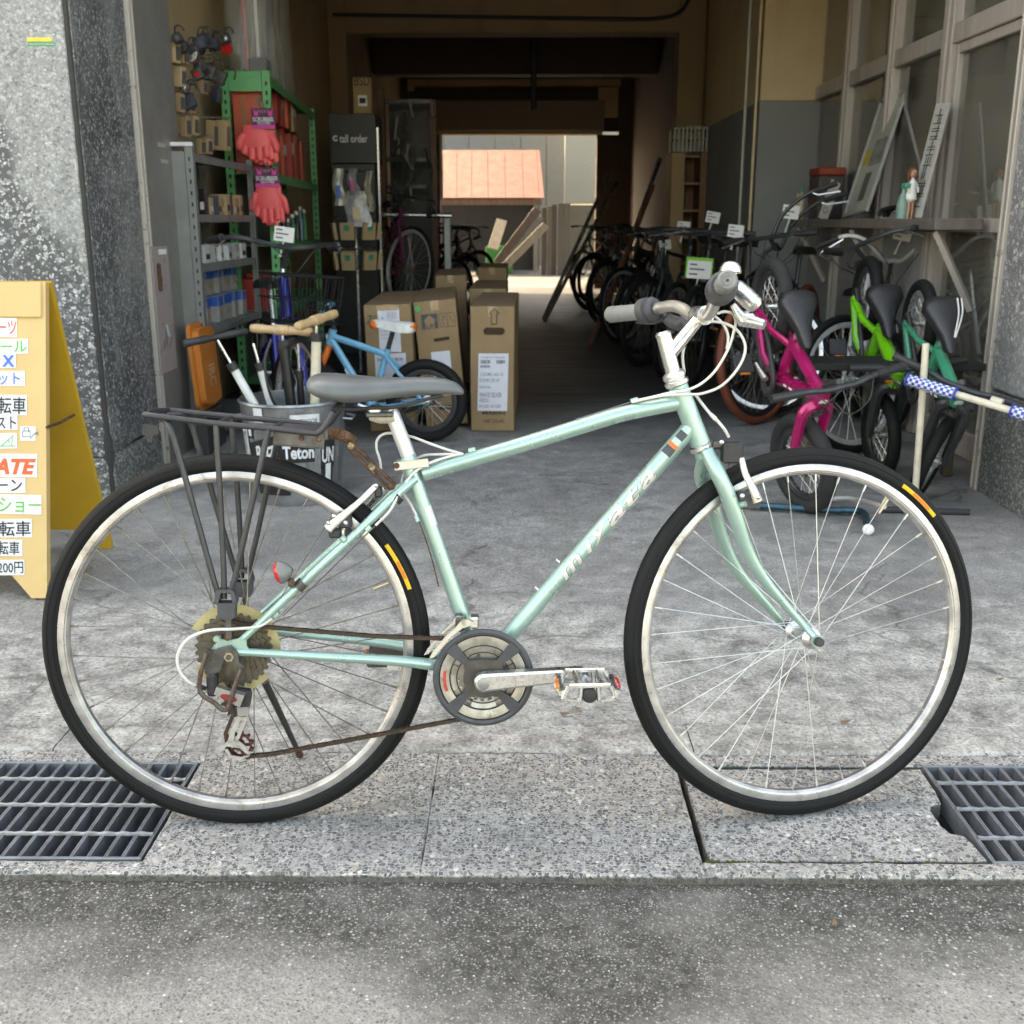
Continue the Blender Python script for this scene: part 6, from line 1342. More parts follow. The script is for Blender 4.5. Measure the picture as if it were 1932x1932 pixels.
# ---- adult bicycles standing in the right half of the shop
g = G(1605, 852)
gbike("city_bicycle", "white framed city bicycle with silver rims behind the kids' bicycles", from_front(g.x, g.y, -108, 1.02), r=0.325, tw=0.042, wb=1.02, frame=MWHITEF, tyre=MTYB, rim=mat("pale_silver_rim", (0.66, 0.66, 0.66), 0.35, 0.4), bar='city', sh=0.88, hh=0.95, steer=-44, style='step')
g = G(1425, 798)
gbike("city_bicycle", "black bicycle with red-brown tyres inside the doorway", from_front(g.x, g.y, -117, 1.04), r=0.345, tw=0.045, wb=1.04, frame=MBKF, tyre=MTYBR, rim=MRIMB, bar='flat', sh=0.93, hh=0.98, steer=-20)
g = G(1300, 742)
gbike("city_bicycle", "black bicycle next to the red-brown tyred one, further in", from_front(g.x, g.y, -122, 1.04), r=0.34, tw=0.042, wb=1.04, frame=MBKF, tyre=MTYB, rim=MRIMB, bar='flat', sh=0.95, hh=1.0, steer=8)
x_ = P(1450, 440, 6.3).x
gbike("road_bicycle", "black bicycle with upturned bullhorn bar standing beside the column", from_front(x_ - 0.02, 6.15, -93, 1.0), r=0.335, tw=0.036, wb=1.0, frame=MBKF, tyre=MTYB, rim=MRIMS, bar='bullhorn', sh=0.98, hh=0.95, steer=62, barw=0.20)
pb2 = P(1676, 489, 5.95)
gbike("cruiser_bicycle", "bicycle with a wide chrome cruiser bar under the window shelf", from_front(pb2.x, 5.72, -90, 0.95, 0.0), r=0.25, tw=0.05, wb=0.95, frame=MBKF, tyre=MTYB, rim=MRIMB, bar='cruiser', sh=0.70, hh=pb2.z, steer=3, barw=0.74, barm=mat("satin_chrome", (0.62, 0.61, 0.60), 0.38, 0.5))
tags = [(1250, 688, 0), (1180, 640, 1), (1215, 622, 2), (1165, 600, 3), (1195, 585, 4), (1150, 575, 5), (1120, 560, 6), (1090, 548, 7), (1060, 540, 8), (1040, 533, 9)]
fr_c = [MBKF, MGREYF, MBKF, MBKF, MBKF, MGREYF, MBKF, MBKF, MPURF, MBKF]
barsk = ['flat', 'city', 'flat', 'drop', 'city', 'flat', 'flat', 'city', 'flat', 'flat']
ordn = ["first", "second", "third", "fourth", "fifth", "sixth", "seventh", "eighth", "ninth", "tenth"]
fpos = [(1.02, 7.45), (0.92, 8.25), (0.98, 9.0), (0.90, 9.8), (0.98, 10.6), (0.88, 11.5), (0.95, 12.4), (0.85, 13.4), (0.92, 14.5), (0.85, 15.8)]
rowb = []
for i, (x_, y_) in enumerate(fpos):
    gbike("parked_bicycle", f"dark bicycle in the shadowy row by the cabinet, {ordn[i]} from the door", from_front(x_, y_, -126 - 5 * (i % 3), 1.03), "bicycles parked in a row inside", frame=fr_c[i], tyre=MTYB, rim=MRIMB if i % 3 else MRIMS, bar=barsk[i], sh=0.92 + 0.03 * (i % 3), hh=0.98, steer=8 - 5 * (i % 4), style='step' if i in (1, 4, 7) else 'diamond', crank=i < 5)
lpos = [(-0.72, 11.9), (-0.65, 13.0), (-0.72, 14.2), (-0.6, 15.5)]
for i, (x_, y_) in enumerate(lpos):
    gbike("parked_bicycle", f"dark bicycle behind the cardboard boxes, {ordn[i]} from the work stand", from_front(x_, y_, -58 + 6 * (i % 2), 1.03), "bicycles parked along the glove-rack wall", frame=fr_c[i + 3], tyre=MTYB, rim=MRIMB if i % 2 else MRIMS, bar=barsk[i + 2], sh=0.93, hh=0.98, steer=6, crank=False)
for (u, v, Y, lab, tl) in ((1388, 436, 6.9, "price card on the bicycle beside the column", 6), (1345, 410, 7.8, "price card standing highest in the shadowy bicycle row", 10), (1290, 428, 8.3, "wide pale price card lying over the dark handlebars", 4), (1255, 462, 9.0, "small price card deep in the shadowy bicycle row", -8), (1704, 440, 5.9, "price card on the chrome cruiser bar", 12), (1492, 400, 6.4, "price card beside the bullhorn bar", 6)):
    price_tag(u, v, Y, 0.095, 0.075, lab, tl)
gc = P(1319, 505, 7.0); pt = price_tag(1319, 509, 7.0, 0.15, 0.11, "green-edged price card low in the dark behind the handlebar", 4); MB().box((-0.085, 0.001, -0.05), (0.085, 0.002, 0.075)).build("green_backing", mat("lime_card", (0.16, 0.5, 0.05), 0.6), pt)

# ---- glazed partition
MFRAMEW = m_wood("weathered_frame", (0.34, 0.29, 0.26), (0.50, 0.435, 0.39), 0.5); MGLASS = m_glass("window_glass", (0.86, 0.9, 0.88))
MPANEL = mat("grey_panel", (0.30, 0.295, 0.29), 0.7, obj=False)
part = thing("glazed_partition", "weathered wooden window partition along the office", "partition")
def yx(u, v=200): return PX(u, v, XW).y
ym = [yx(1543, 150), yx(1613, 120), yx(1698, 100), yx(1806, 80), 4.56]
zr = PX(1541, 187, XW).z; zr2 = zr + 0.085
zsh = PX(1600, 413, XW - 0.02).z
for i, y_ in enumerate(ym):
    wd = 0.045 if i < 3 else 0.06
    MB().box((XW - 0.05, y_ - wd, 0.0), (XW + 0.03, y_ + wd, 3.44), 0.006).build("mullion", MFRAMEW, part)
    MB().box((XW - 0.065, y_ - wd * 0.45, 0.0), (XW - 0.0505, y_ + wd * 0.45, 3.44), 0.003).build("mullion_bead", MFRAMEW, part)
for i in range(4):
    y0_, y1_ = ym[i + 1] + (0.045 if i + 1 < 3 else 0.06) + 0.002, ym[i] - (0.045 if i < 3 else 0.06) - 0.002
    MB().box((XW - 0.045, y0_, zr - 0.02), (XW + 0.025, y1_, zr + 0.07), 0.005).build("transom", MFRAMEW, part); MB().box((XW - 0.046, y0_, 2.86), (XW + 0.025, y1_, 2.95), 0.005).build("transom", MFRAMEW, part)
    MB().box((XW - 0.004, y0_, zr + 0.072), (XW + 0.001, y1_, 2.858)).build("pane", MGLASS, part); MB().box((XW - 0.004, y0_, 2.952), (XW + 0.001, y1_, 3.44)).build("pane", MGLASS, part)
    if i < 3:
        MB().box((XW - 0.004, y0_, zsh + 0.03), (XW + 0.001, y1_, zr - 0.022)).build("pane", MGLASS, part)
        MB().box((XW - 0.02, y0_, 0.0), (XW + 0.02, y1_, zsh + 0.028)).build("lower_panel", MPANEL, part)
    else:
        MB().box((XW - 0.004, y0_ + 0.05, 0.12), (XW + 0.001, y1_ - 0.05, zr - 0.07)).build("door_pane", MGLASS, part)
        for ya_, yb2 in ((y0_, y0_ + 0.048), (y1_ - 0.048, y1_)): MB().box((XW - 0.03, ya_, 0.0), (XW + 0.02, yb2, zr - 0.022), 0.004).build("door_stile", MFRAMEW, part)
        MB().box((XW - 0.03, y0_ + 0.05, 0.0), (XW + 0.02, y1_ - 0.05, 0.118), 0.004).build("door_rail", MFRAMEW, part); MB().box((XW - 0.03, y0_ + 0.05, zr - 0.068), (XW + 0.02, y1_ - 0.05, zr - 0.022), 0.004).build("door_rail", MFRAMEW, part); MB().box((XW - 0.03, y0_ + 0.05, zsh - 0.06), (XW + 0.02, y1_ - 0.05, zsh + 0.0), 0.004).build("door_rail", MFRAMEW, part)
# office behind the glass
MOFF = m_plaster("office_plaster", (0.62, 0.54, 0.40), 0.2); MOFF2 = m_plaster("office_dado", (0.30, 0.27, 0.23), 0.3)
struct(MB().box((3.1, 4.4, 1.45), (3.3, 8.4, 3.45)).build("office_wall", MOFF)); struct(MB().box((3.08, 4.4, -0.02), (3.3, 8.4, 1.448)).build("office_wall_dado", MOFF2))
struct(MB().box((2.66, 8.2, 1.45), (3.09, 8.4, 3.45)).build("office_wall_end", MOFF)); struct(MB().box((2.66, 8.18, -0.02), (3.07, 8.4, 1.448)).build("office_wall_end_dado", MOFF2)); struct(MB().box((2.3, 4.41, -0.02), (3.07, 4.55, 3.45)).build("office_wall_front", MOFF2))
o = MB(); o.box((2.6, 5.2, 0.0), (3.05, 6.3, 1.45), 0.01); tag(o.build("office_cabinet", mat("petrol_blue_steel", (0.02, 0.06, 0.08), 0.5)), "dark petrol-blue cabinet seen through the glass door", "cabinet")
# shelf with brackets
xs0 = 1.80
shf = thing("window_shelf", "long wooden shelf under the partition windows", "shelf")
y_far, y_near = PX(1490, 418, xs0).y, PX(1765, 414, xs0).y
MB().box((xs0, y_near, zsh - 0.05), (XW - 0.068, y_far, zsh), 0.004).build("board", m_wood("shelf_wood", (0.12, 0.10, 0.085), (0.2, 0.17, 0.145), 0.5), shf)
for y_ in (y_near + 0.06, (y_near + y_far) / 2, y_far - 0.15):
    MB().tube([(xs0 + 0.03, y_, zsh - 0.055), (XW - 0.06, y_, zsh - 0.40)], 0.018, 4).build("bracket", MFRAMEW, shf)

# things on that shelf
def on_shelf(u, v=413, x=1.93): q = PX(u, v, x); return V((x, q.y, zsh))
ps = thing("framed_poster", "tall framed poster with a yellow stripe leaning on the window shelf", "poster")
a, b2 = PX(1592, 405, 1.86), PX(1636, 404, 1.90); tp_l, tp_r = PX(1632, 185, 2.0), PX(1679, 168, 2.0)
O = V((a.x, a.y, zsh + 0.003)); ex = (V((b2.x, b2.y, zsh + 0.003)) - O); ez = ((tp_l - a) + (tp_r - b2)) / 2
W_, H_ = ex.length, ez.length
ey = ex.normalized().cross(ez.normalized()); pm = M((ex.normalized(), ey.normalized(), ez.normalized())).transposed().to_4x4(); pm.translation = O
ps.matrix_local = pm; sgn = 1 if ey.dot(EYE - O) > 0 else -1
for a_, b_ in (((0, 0), (W_, 0.02)), ((0, H_ - 0.02), (W_, H_)), ((0, 0.021), (0.016, H_ - 0.021)), ((W_ - 0.016, 0.021), (W_, H_ - 0.021))): MB().box((a_[0], -0.006, a_[1]), (b_[0], 0.012, b_[1]), 0.002).build("frame_bar", mat("alu_frame", (0.45, 0.44, 0.42), 0.4, 0.5), ps)
pst = MB().box((0.016, -0.002, 0.02), (W_ - 0.016, 0.002, H_ - 0.02)).build("poster_sheet", mat("poster_paper", (0.34, 0.33, 0.28), 0.6, var=0.15, scale=9), ps)
yy = 0.004 * sgn
MB().box((0.03, yy - 0.001, 0.30), (0.10, yy + 0.001, H_ - 0.3)).build("yellow_stripe", mat("poster_yellow", (0.45, 0.30, 0.03), 0.6), pst)
MB().box((0.12, yy - 0.001, 0.28), (W_ - 0.04, yy + 0.001, H_ - 0.26)).build("picture_area", mat("poster_grey", (0.20, 0.20, 0.17), 0.6, var=0.4, scale=14), pst); MB().box((0.13, yy - 0.001, 0.08), (0.2, yy + 0.001, 0.24)).build("picture_block", mat("poster_dark", (0.1, 0.09, 0.08), 0.6), pst)
sb = thing("sign_board", "narrow white board with black characters leaning on the window shelf", "sign board")
a = PX(1722, 404, 1.90); tpp = PX(1776, 195, 1.99); O = V((a.x, a.y, zsh + 0.003)); ez = tpp - O; H_ = ez.length; ez = ez.normalized(); ex = V((0.25, -1, 0)); ex = (ex - ez * ex.dot(ez)).normalized(); ey = ez.cross(ex).normalized()
pm = M((ex, ey, ez)).transposed().to_4x4(); pm.translation = O; sb.matrix_local = pm; sgn = 1 if ey.dot(EYE - O) > 0 else -1
bd_ = MB().box((-0.035, -0.006, 0), (0.075, 0.006, H_), 0.002).build("board", mat("white_board", (0.42, 0.40, 0.36), 0.6), sb)
random.seed(3)
for i in range(13):
    z_ = H_ * 0.92 - i * H_ * 0.068; q = MB(); y_ = 0.0065 * sgn
    for j in range(3 if i % 4 else 2):
        if random.random() < 0.5: q.box((-0.012, min(y_, y_ * 1.15), z_ - 0.002 + j * 0.012 - 0.015), (0.05, max(y_, y_ * 1.15), z_ + 0.003 + j * 0.012 - 0.015))
        else: q.box((0.0 + j * 0.017, min(y_, y_ * 1.15), z_ - 0.018), (0.006 + j * 0.017, max(y_, y_ * 1.15), z_ + 0.016))
    q.build("character", MBLACK, bd_, weld=False)
def bottle(u, Y_x, h_, r_, m_, lab, cap=None):
    o_ = on_shelf(u, 410, Y_x); t = thing("bottle", lab, "bottle", T(*o_))
    MB().lathe([(0.0001, 0), (r_, 0), (r_, h_ * 0.6), (r_ * 0.8, h_ * 0.72), (r_ * 0.4, h_ * 0.8), (r_ * 0.4, h_ * 0.86)], 14).build("body", m_, t); MB().cyl((0, 0, h_ * 0.86), (0, 0, h_), r_ * 0.48, seg=12).build("cap", cap or m_, t)
bottle(1503, 1.90, 0.17, 0.022, mat("yellow_bottle", (0.5, 0.36, 0.05), 0.4), "yellow bottle at the far end of the window shelf", MPIPE)
bottle(1510, 1.86, 0.20, 0.020, mat("cream_bottle", (0.5, 0.42, 0.28), 0.4), "cream bottle with green cap on the window shelf", mat("green_cap", (0.02, 0.3, 0.16), 0.4))
o_ = on_shelf(1555, 408, 1.93); rb_ = thing("toolbox", "dark red-lidded box behind the white card on the window shelf", "box", T(*o_)); MB().box((-0.08, -0.12, 0), (0.08, 0.12, 0.26), 0.008).build("body", mat("toolbox_brown", (0.07, 0.05, 0.045), 0.6), rb_); MB().box((-0.085, -0.125, 0.262), (0.085, 0.125, 0.31), 0.008).build("lid", mat("toolbox_red", (0.28, 0.04, 0.02), 0.5), rb_)
o_ = on_shelf(1550, 410, 1.85); wc = thing("pattern_card", "pale tilted card leaning before the red-lidded box", "card", T(*o_) @ RZ(-60) @ RY(22)); MB().box((-0.03, -0.004, 0.0), (0.05, 0.004, 0.24), 0.002).build("sheet", mat("pale_card", (0.42, 0.40, 0.36), 0.6), wc)
for zz in (0.06, 0.15): MB().lathe([(0.013, -0.0055), (0.022, -0.0055)], 18, 'Y', m=T(0.012, 0, zz)).build("printed_ring", mat("ring_ink", (0.2, 0.2, 0.19), 0.6), wc)
o_ = on_shelf(1675, 408, 1.90); cbl = MB(); pts = []
for i in range(26): a = i * 0.55; pts.append(o_ + V((0.03 * math.sin(a * 0.7), 0.07 * math.cos(a) + 0.02 * math.sin(i), 0.012 + 0.05 * abs(math.sin(a * 0.5)))))
tag(cbl.tube(pts, 0.008, 8, smooth=3).build("cable_coil", MBLKP), "tangle of black cable lying on the window shelf", "cable")
# little doll figure
o_ = on_shelf(1716, 405, 1.87); dl = thing("doll", "small doll in a white top standing beside the leaning white board", "doll", T(*o_) @ RZ(-70) @ M.Scale(0.78, 4))
MSKIN = mat("doll_skin", (0.55, 0.27, 0.17), 0.5); MHAIR = mat("doll_hair", (0.16, 0.05, 0.025), 0.6)
bdy = MB().lathe([(0.0001, 0.10), (0.020, 0.10), (0.034, 0.115), (0.030, 0.15), (0.022, 0.18), (0.026, 0.21), (0.020, 0.225), (0.010, 0.232), (0.009, 0.242), (0.0001, 0.245)], 18).build("body", MWHITE, dl)
for s_ in (-1, 1): MB().tube([(0.0, s_ * 0.012, 0.11), (0.004, s_ * 0.013, 0.06), (0.0, s_ * 0.013, 0.0)], [0.011, 0.009, 0.007], 9).build("leg", MSKIN, dl); MB().tube([(0, s_ * 0.024, 0.212), (0.008, s_ * 0.036, 0.18), (0.022, s_ * 0.030, 0.155)], [0.008, 0.008, 0.005], 8, smooth=2).build("arm", MWHITE, dl)
hd_ = MB().ball((0.0, 0, 0.268), 0.026, 16, 12, (0.95, 0.92, 1.1)).build("head", MSKIN, dl)
MB().ball((-0.008, 0, 0.276), 0.029, 16, 12, (0.95, 1.0, 1.08)).build("hair", MHAIR, hd_)
for s_ in (-1, 1): MB().ball((0.023, s_ * 0.009, 0.268), 0.0042, 8, 6).build("eye", MBLACK, hd_); MB().tube([(-0.004, s_ * 0.027, 0.28), (0.0, s_ * 0.033, 0.25), (0.004, s_ * 0.030, 0.215)], [0.010, 0.009, 0.005], 8).build("hair_lock", MHAIR, hd_)
MB().ball((0.026, 0, 0.262), 0.003, 6, 5).build("nose", MSKIN, hd_); MB().box((0.0235, -0.005, 0.2535), (0.0255, 0.005, 0.2550)).build("mouth", MRED, hd_)
o_ = on_shelf(1702, 404, 1.84); gb = thing("spray_bottle", "green plastic spray bottle beside the doll on the window shelf", "bottle", T(*o_)); MB().lathe([(0.0001, 0), (0.03, 0), (0.03, 0.07), (0.018, 0.11), (0.011, 0.12), (0.011, 0.14)], 14).build("body", mat("pale_green_plastic", (0.18, 0.30, 0.25), 0.4), gb); MB().box((-0.012, -0.05, 0.14), (0.012, 0.02, 0.165), 0.005).build("trigger_head", mat("mint_trigger", (0.05, 0.33, 0.22), 0.5), gb)

# brown cabinet with wire basket, deeper on the right
cb = thing("wooden_cabinet", "brown open-fronted cabinet deep in the shop with a crate on top", "cabinet")
Yc = 10.2; x0_, x1_ = P(1268, 300, Yc).x, P(1372, 300, Yc).x; zt_ = P(1320, 288, Yc).z
MWC = m_wood("cabinet_brown", (0.12, 0.05, 0.02), (0.2, 0.085, 0.035), 0.4); MWC2 = m_wood("cabinet_tan", (0.25, 0.15, 0.07), (0.34, 0.21, 0.10), 0.4)
xm = P(1322, 300, Yc).x
MB().box((xm + 0.002, Yc, 0), (x1_, Yc + 0.4, zt_), 0.004).build("door_block", MWC, cb); MB().box((x0_, Yc, 0), (x0_ + 0.12, Yc + 0.4, zt_), 0.004).build("side", MWC2, cb); MB().box((x0_ + 0.121, Yc + 0.36, 0), (xm, Yc + 0.4, zt_)).build("back", MWC, cb)
for i in range(6):
    z_ = zt_ - 0.02 - i * 0.235; MB().box((x0_ + 0.121, Yc + 0.01, z_ - 0.02), (xm, Yc + 0.359, z_), 0.003).build("shelf", MWC2, cb)
wb_ = thing("wire_crate", "pale wire crate standing on the brown cabinet", "crate"); q = MB()
xa_, xb_ = x0_ + 0.02, P(1350, 260, Yc).x; z0_, z1_ = zt_ + 0.004, P(1320, 236, Yc).z
for i in range(11):
    x_ = xa_ + (xb_ - xa_) * i / 10
    for yy_ in (Yc + 0.02, Yc + 0.34): MB().box((x_ - 0.010, yy_ - 0.006, z0_), (x_ + 0.010, yy_ + 0.006, z1_ - 0.012 * abs(i - 5) * 0.3)).build("slat", mat("crate_grey", (0.32, 0.31, 0.29), 0.6), wb_)
for z_ in (z0_ + 0.01, (z0_ + z1_) / 2, z1_ - 0.03): MB().box((xa_, Yc + 0.03, z_), (xb_, Yc + 0.33, z_ + 0.012)).build("band", MATS["crate_grey"], wb_)
# steel tubes leaning in the dark centre-right
for i, (u0, v0, u1, v1, Y_, m_, lab) in enumerate(((1085, 470, 1152, 322, 12.5, MSILV, "longest bright tube leaning in the dark bicycle row"), (1098, 470, 1163, 345, 12.3, MSILV, "second bright tube leaning in the dark bicycle row"), (1195, 440, 1245, 300, 10.8, MGREYF, "grey tube leaning against the rear pilaster"), (1205, 420, 1232, 352, 10.6, mat("copper_tube", (0.3, 0.13, 0.09), 0.4, 0.6), "short copper-coloured tube in the dark row"))):
    a, b2 = P(u0, v0, Y_), P(u1, v1, Y_ + 0.4); d_ = (b2 - a).normalized(); a = a - d_ * (a.z / d_.z) * 0.98
    tag(MB().tube([a, b2], 0.022, 10).build("leaning_tube", m_), lab, "tube", "tubes leaning in the shop")

# ================================================================ yellow A-board
sg = thing("a_board_sign", "yellow folding A-board sign with stuck-on characters by the pillar", "sign")
MYSIGN = mat("sign_yellow", (0.60, 0.395, 0.165), 0.45, var=0.06, scale=6, dirt=((0.45, 0.28, 0.10), 0.72)); MYSIGN2 = mat("sign_ochre", (0.50, 0.29, 0.025), 0.5, var=0.08, scale=6)
fb_ = G(92, 1128); bb_ = G(200, 1032); apx = (fb_.y * 0.56 + bb_.y * 0.44); zap = P(75, 533, apx).z; xr_ = fb_.x
def panel_m(o, top): z_ = (top - o).normalized(); x_ = V((1, 0, 0)); y_ = z_.cross(x_); m_ = M((x_, y_, z_)).transposed().to_4x4(); m_.translation = o; return m_, (top - o).length
FM, FL = panel_m(V((xr_, fb_.y, 0)), V((xr_, apx, zap)))
FMI = FM.inverted(); fn = FM.to_3x3() @ V((0, 1, 0)); FO = FM.translation.copy()
Wd = 0.62
def FP(u, v): q = FMI @ PL(u, v, FO, fn); return q.x, q.z
fp_ = thing("x", "x", None); bpy.data.objects.remove(fp_)
cx_, cz_ = FP(60, 1090)
pan = MB().prism([(0, 0), (0, FL), (-Wd, FL), (-Wd, 0), (-Wd + 0.055, 0), (-Wd + 0.11, 0.075), (-Wd + 0.15, 0.088), (-0.15, 0.088), (-0.11, 0.075), (-0.045, 0)], -0.012, 0.012).build("front_panel", MYSIGN, sg, FM)
MB().box((-Wd + 0.02, -0.019, FL - 0.105), (-0.01, -0.0125, FL - 0.002), 0.003).build("top_flap", MYSIGN, pan)
BMx, BL = panel_m(V((xr_, bb_.y, 0)), V((xr_, apx + 0.026, zap)))
MB().prism([(0, 0), (0, BL), (-Wd, BL), (-Wd, 0), (-Wd + 0.045, 0), (-Wd + 0.11, 0.075), (-0.11, 0.075), (-0.045, 0)], -0.011, 0.011).build("back_panel", MYSIGN2, sg, BMx)
a, b2 = PL(86, 806, (xr_, 0, 0), (1, 0, 0)), PL(137, 783, (xr_, 0, 0), (1, 0, 0)); MB().tube([a + V((0.004, 0, 0)), (a + b2) / 2 + V((0.004, 0, -0.004)), b2 + V((0.004, 0, 0))], 0.005, 6).build("hinge_strap", MRUST, sg)
MPAPER = mat("sticker_white", (0.66, 0.66, 0.68), 0.5, var=0.03)
INK = {'o': mat("ink_orange", (0.68, 0.10, 0.02), 0.5), 'g': mat("ink_green", (0.10, 0.42, 0.06), 0.5), 'b': mat("ink_blue", (0.03, 0.14, 0.60), 0.5), 'k': MBLACK}
rows = [("ーツ", 'o', -40, 36, 601, 637), ("ール", 'g', -60, 57, 641, 669), ("X", 'b', -30, 34, 668, 695), ("ット", 'b', -50, 51, 701, 729), ("転車", 'k', -70, 55, 745, 783), ("シスト", 'k', -60, 37, 784, 812), ("", 'k', 42, 71, 805, 832), ("", 'g', -40, 36, 818, 847), ("ATE", 'o', -80, 74, 856, 900), ("ーン", 'k', -60, 52, 902, 930), ("ショー", 'g', -90, 82, 932, 969), ("自転車", 'k', -60, 64, 979, 1014), ("転車", 'k', -70, 46, 1017, 1048), ("200円", 'k', -70, 50, 1056, 1085)]
vis = {"ーツ": (0, 35, 606, 632), "ール": (5, 55, 645, 666), "X": (8, 32, 671, 693), "ット": (2, 42, 704, 727), "シスト": (-24, 35, 787, 810), "ATE": (-10, 72, 865, 895), "ーン": (-2, 46, 905, 927), "ショー": (2, 81, 938, 966), "自転車": (-24, 62, 983, 1012), "200円": (0, 48, 1060, 1082)}
for i, (tx, ink, u0, u1, v0, v1) in enumerate(rows):
    x0_, z1_ = FP(u0, v0); x1_, z0_ = FP(u1, v1); x0_ = max(x0_, -Wd + 0.01)
    st_ = MB().box((x0_, -0.0135, z0_), (x1_, -0.0125, z1_)).build("sticker", MPAPER, pan, T((x0_ + x1_) / 2, 0, (z0_ + z1_) / 2) @ RY([0.8, -0.9, 0.5, -0.4, 1.1, -0.7][i % 6]) @ T(-(x0_ + x1_) / 2, 0, -(z0_ + z1_) / 2))
    if tx:
        q = vis.get(tx) if tx != "転車" else ((0, 53, 749, 781) if v0 < 900 else (0, 41, 1020, 1046))
        a0_, b1_ = FP(q[0], q[2]); a1_, b0_ = FP(q[1], q[3])
        me = fit_text(tx, a0_, a1_, b0_, b1_, bold=0.012 if tx not in ("ATE", "X") else 0.045, **({'shear': 0.25} if tx == "ATE" else {})); obj("lettering", me, INK[ink], st_, T(0, -0.0142, 0) @ RX(90))
# little lock, key and stand drawings
x0_, z0_ = FP(47, 827); x1_, z1_ = FP(70, 808); lk = MB(); mx = x0_ + (x1_ - x0_) * 0.3; mz = z0_ + (z1_ - z0_) * 0.35
for pts in ([(mx - 0.011, mz - 0.006), (mx + 0.011, mz - 0.006), (mx + 0.011, mz + 0.010), (mx - 0.011, mz + 0.010), (mx - 0.011, mz - 0.006)], [(mx - 0.007, mz + 0.010), (mx - 0.006, mz + 0.020), (mx + 0.006, mz + 0.020), (mx + 0.007, mz + 0.010)], [(mx + 0.010, mz - 0.012), (mx + 0.026, mz + 0.004)], [(mx + 0.026, mz + 0.004), (mx + 0.034, mz + 0.008), (mx + 0.034, mz + 0.0), (mx + 0.026, mz + 0.004)]):
    lk.tube([(x, -0.0142, z) for x, z in pts], 0.0008, 4)
lk.build("lock_drawing", MBLACK, pan); lk = MB(); x0_, z0_ = FP(0, 842); x1_, z1_ = FP(33, 822)
for pts in ([(x0_, z0_), (x1_, z0_)], [(x0_ + 0.01, z0_), (x0_ + 0.045, z1_), (x1_ - 0.012, z0_)], [(x0_ + 0.035, z0_ + 0.01), (x1_ - 0.02, z0_ + 0.016)]): lk.tube([(x, -0.0142, z) for x, z in pts], 0.0011, 4)
lk.build("stand_drawing", INK['g'], pan)

ORD = ["first", "second", "third", "fourth", "fifth", "sixth", "seventh", "eighth", "ninth", "tenth", "eleventh", "twelfth", "thirteenth", "fourteenth"]
# ================================================================ shop goods, left side
MKRAFT = m_cardboard("kraft_carton", (0.33, 0.215, 0.115)); MBOXC = m_cardboard("bike_carton", (0.30, 0.195, 0.105)); MTAPE = mat("packing_tape", (0.40, 0.27, 0.15), 0.2, coat=0.5)
MBOXP = m_cardboard("kraft_pack", (0.42, 0.29, 0.16))
# ---- bicycle cartons
def carton(label, u0, u1, vb, vt, Y, depth, tilt=0.0, yawd=0.0):
    a, b2 = P(u0, vb, Y), P(u1, vb, Y); W_ = b2.x - a.x; H_ = P((u0 + u1) / 2, vt, Y).z
    t = thing("bicycle_carton", label, "box", T(a.x, Y, 0) @ RZ(yawd) @ RY(tilt), "bicycle cartons on the shop floor")
    b_ = MB(); N1, N2, N3 = 5, 10, 9; fs = []
    def gp(i, j, k2):
        x, y, z = W_ * i / N1, depth * j / N2, H_ * k2 / N3; bu = 0.006 * math.sin(math.pi * j / N2) * math.sin(math.pi * k2 / N3)
        dx = (bu if i == N1 else -bu if i == 0 else 0) + 0.0015 * math.sin(9 * z + 5 * y + W_ * 40); dy = 0.002 * math.sin(11 * z + 20 * x) * (1 if 0 < k2 < N3 else 0); dz = (-0.005 * math.sin(math.pi * i / N1) * math.sin(math.pi * j / N2) if k2 == N3 else 0)
        return (x + dx, y + dy, z + dz)
    for (A, Bn, f) in ((N1, N3, lambda a_, c_: (a_, 0, c_)), (N1, N3, lambda a_, c_: (a_, N2, c_)), (N2, N3, lambda a_, c_: (0, a_, c_)), (N2, N3, lambda a_, c_: (N1, a_, c_)), (N1, N2, lambda a_, c_: (a_, c_, N3)), (N1, N2, lambda a_, c_: (a_, c_, 0))):
        for a_ in range(A):
            for c_ in range(Bn): b_.add([gp(*f(a_, c_)), gp(*f(a_ + 1, c_)), gp(*f(a_ + 1, c_ + 1)), gp(*f(a_, c_ + 1))], [(0, 1, 2, 3)])
    cb_ = b_.build("carton", MBOXC, t, ang=50)
    bv = cb_.modifiers.new("edge", 'BEVEL'); bv.width = 0.004; bv.segments = 2; bv.limit_method = 'ANGLE'

    MB().box((W_ * 0.40, -0.003, H_ - 0.05), (W_ * 0.60, -0.0022, H_ + 0.0002)).build("tape_end", MTAPE, t)
    return t, W_, H_
Yb = G(930, 813).y
cC, Wc, Hc = carton("cartons' foremost tall box with a long white label and printed arrow", 889, 970, 813, 578, Yb, 1.12, 0.0, -1.0)
def put_text(par, s, x0, x1, z0, z1, m_=MBLACK, y=-0.0045, **k_): obj("lettering", fit_text(s, x0, x1, z0, z1, **k_), m_, par, T(0, y, 0) @ RX(90))
def hand_hole(par, x0, x1, z0, z1, sag=0.0):
    r_ = (z1 - z0) / 2; pts = []
    for i in range(9): a = R(90 + 180 * i / 8); pts.append((x0 + r_ + r_ * math.cos(a), (z0 + z1) / 2 + r_ * math.sin(a)))
    for i in range(9): a = R(-90 + 180 * i / 8); pts.append((x1 - r_ + r_ * math.cos(a), (z0 + z1) / 2 + r_ * math.sin(a) + sag))
    MB().prism(pts, -0.0034, 0.012).build("hand_hole", mat("hole_dark", (0.045, 0.028, 0.014), 0.9), par)
sx, sz = Wc / (968 - 888.0), Hc / (813 - 578.0)
def cx(u): return (u - 888) * sx
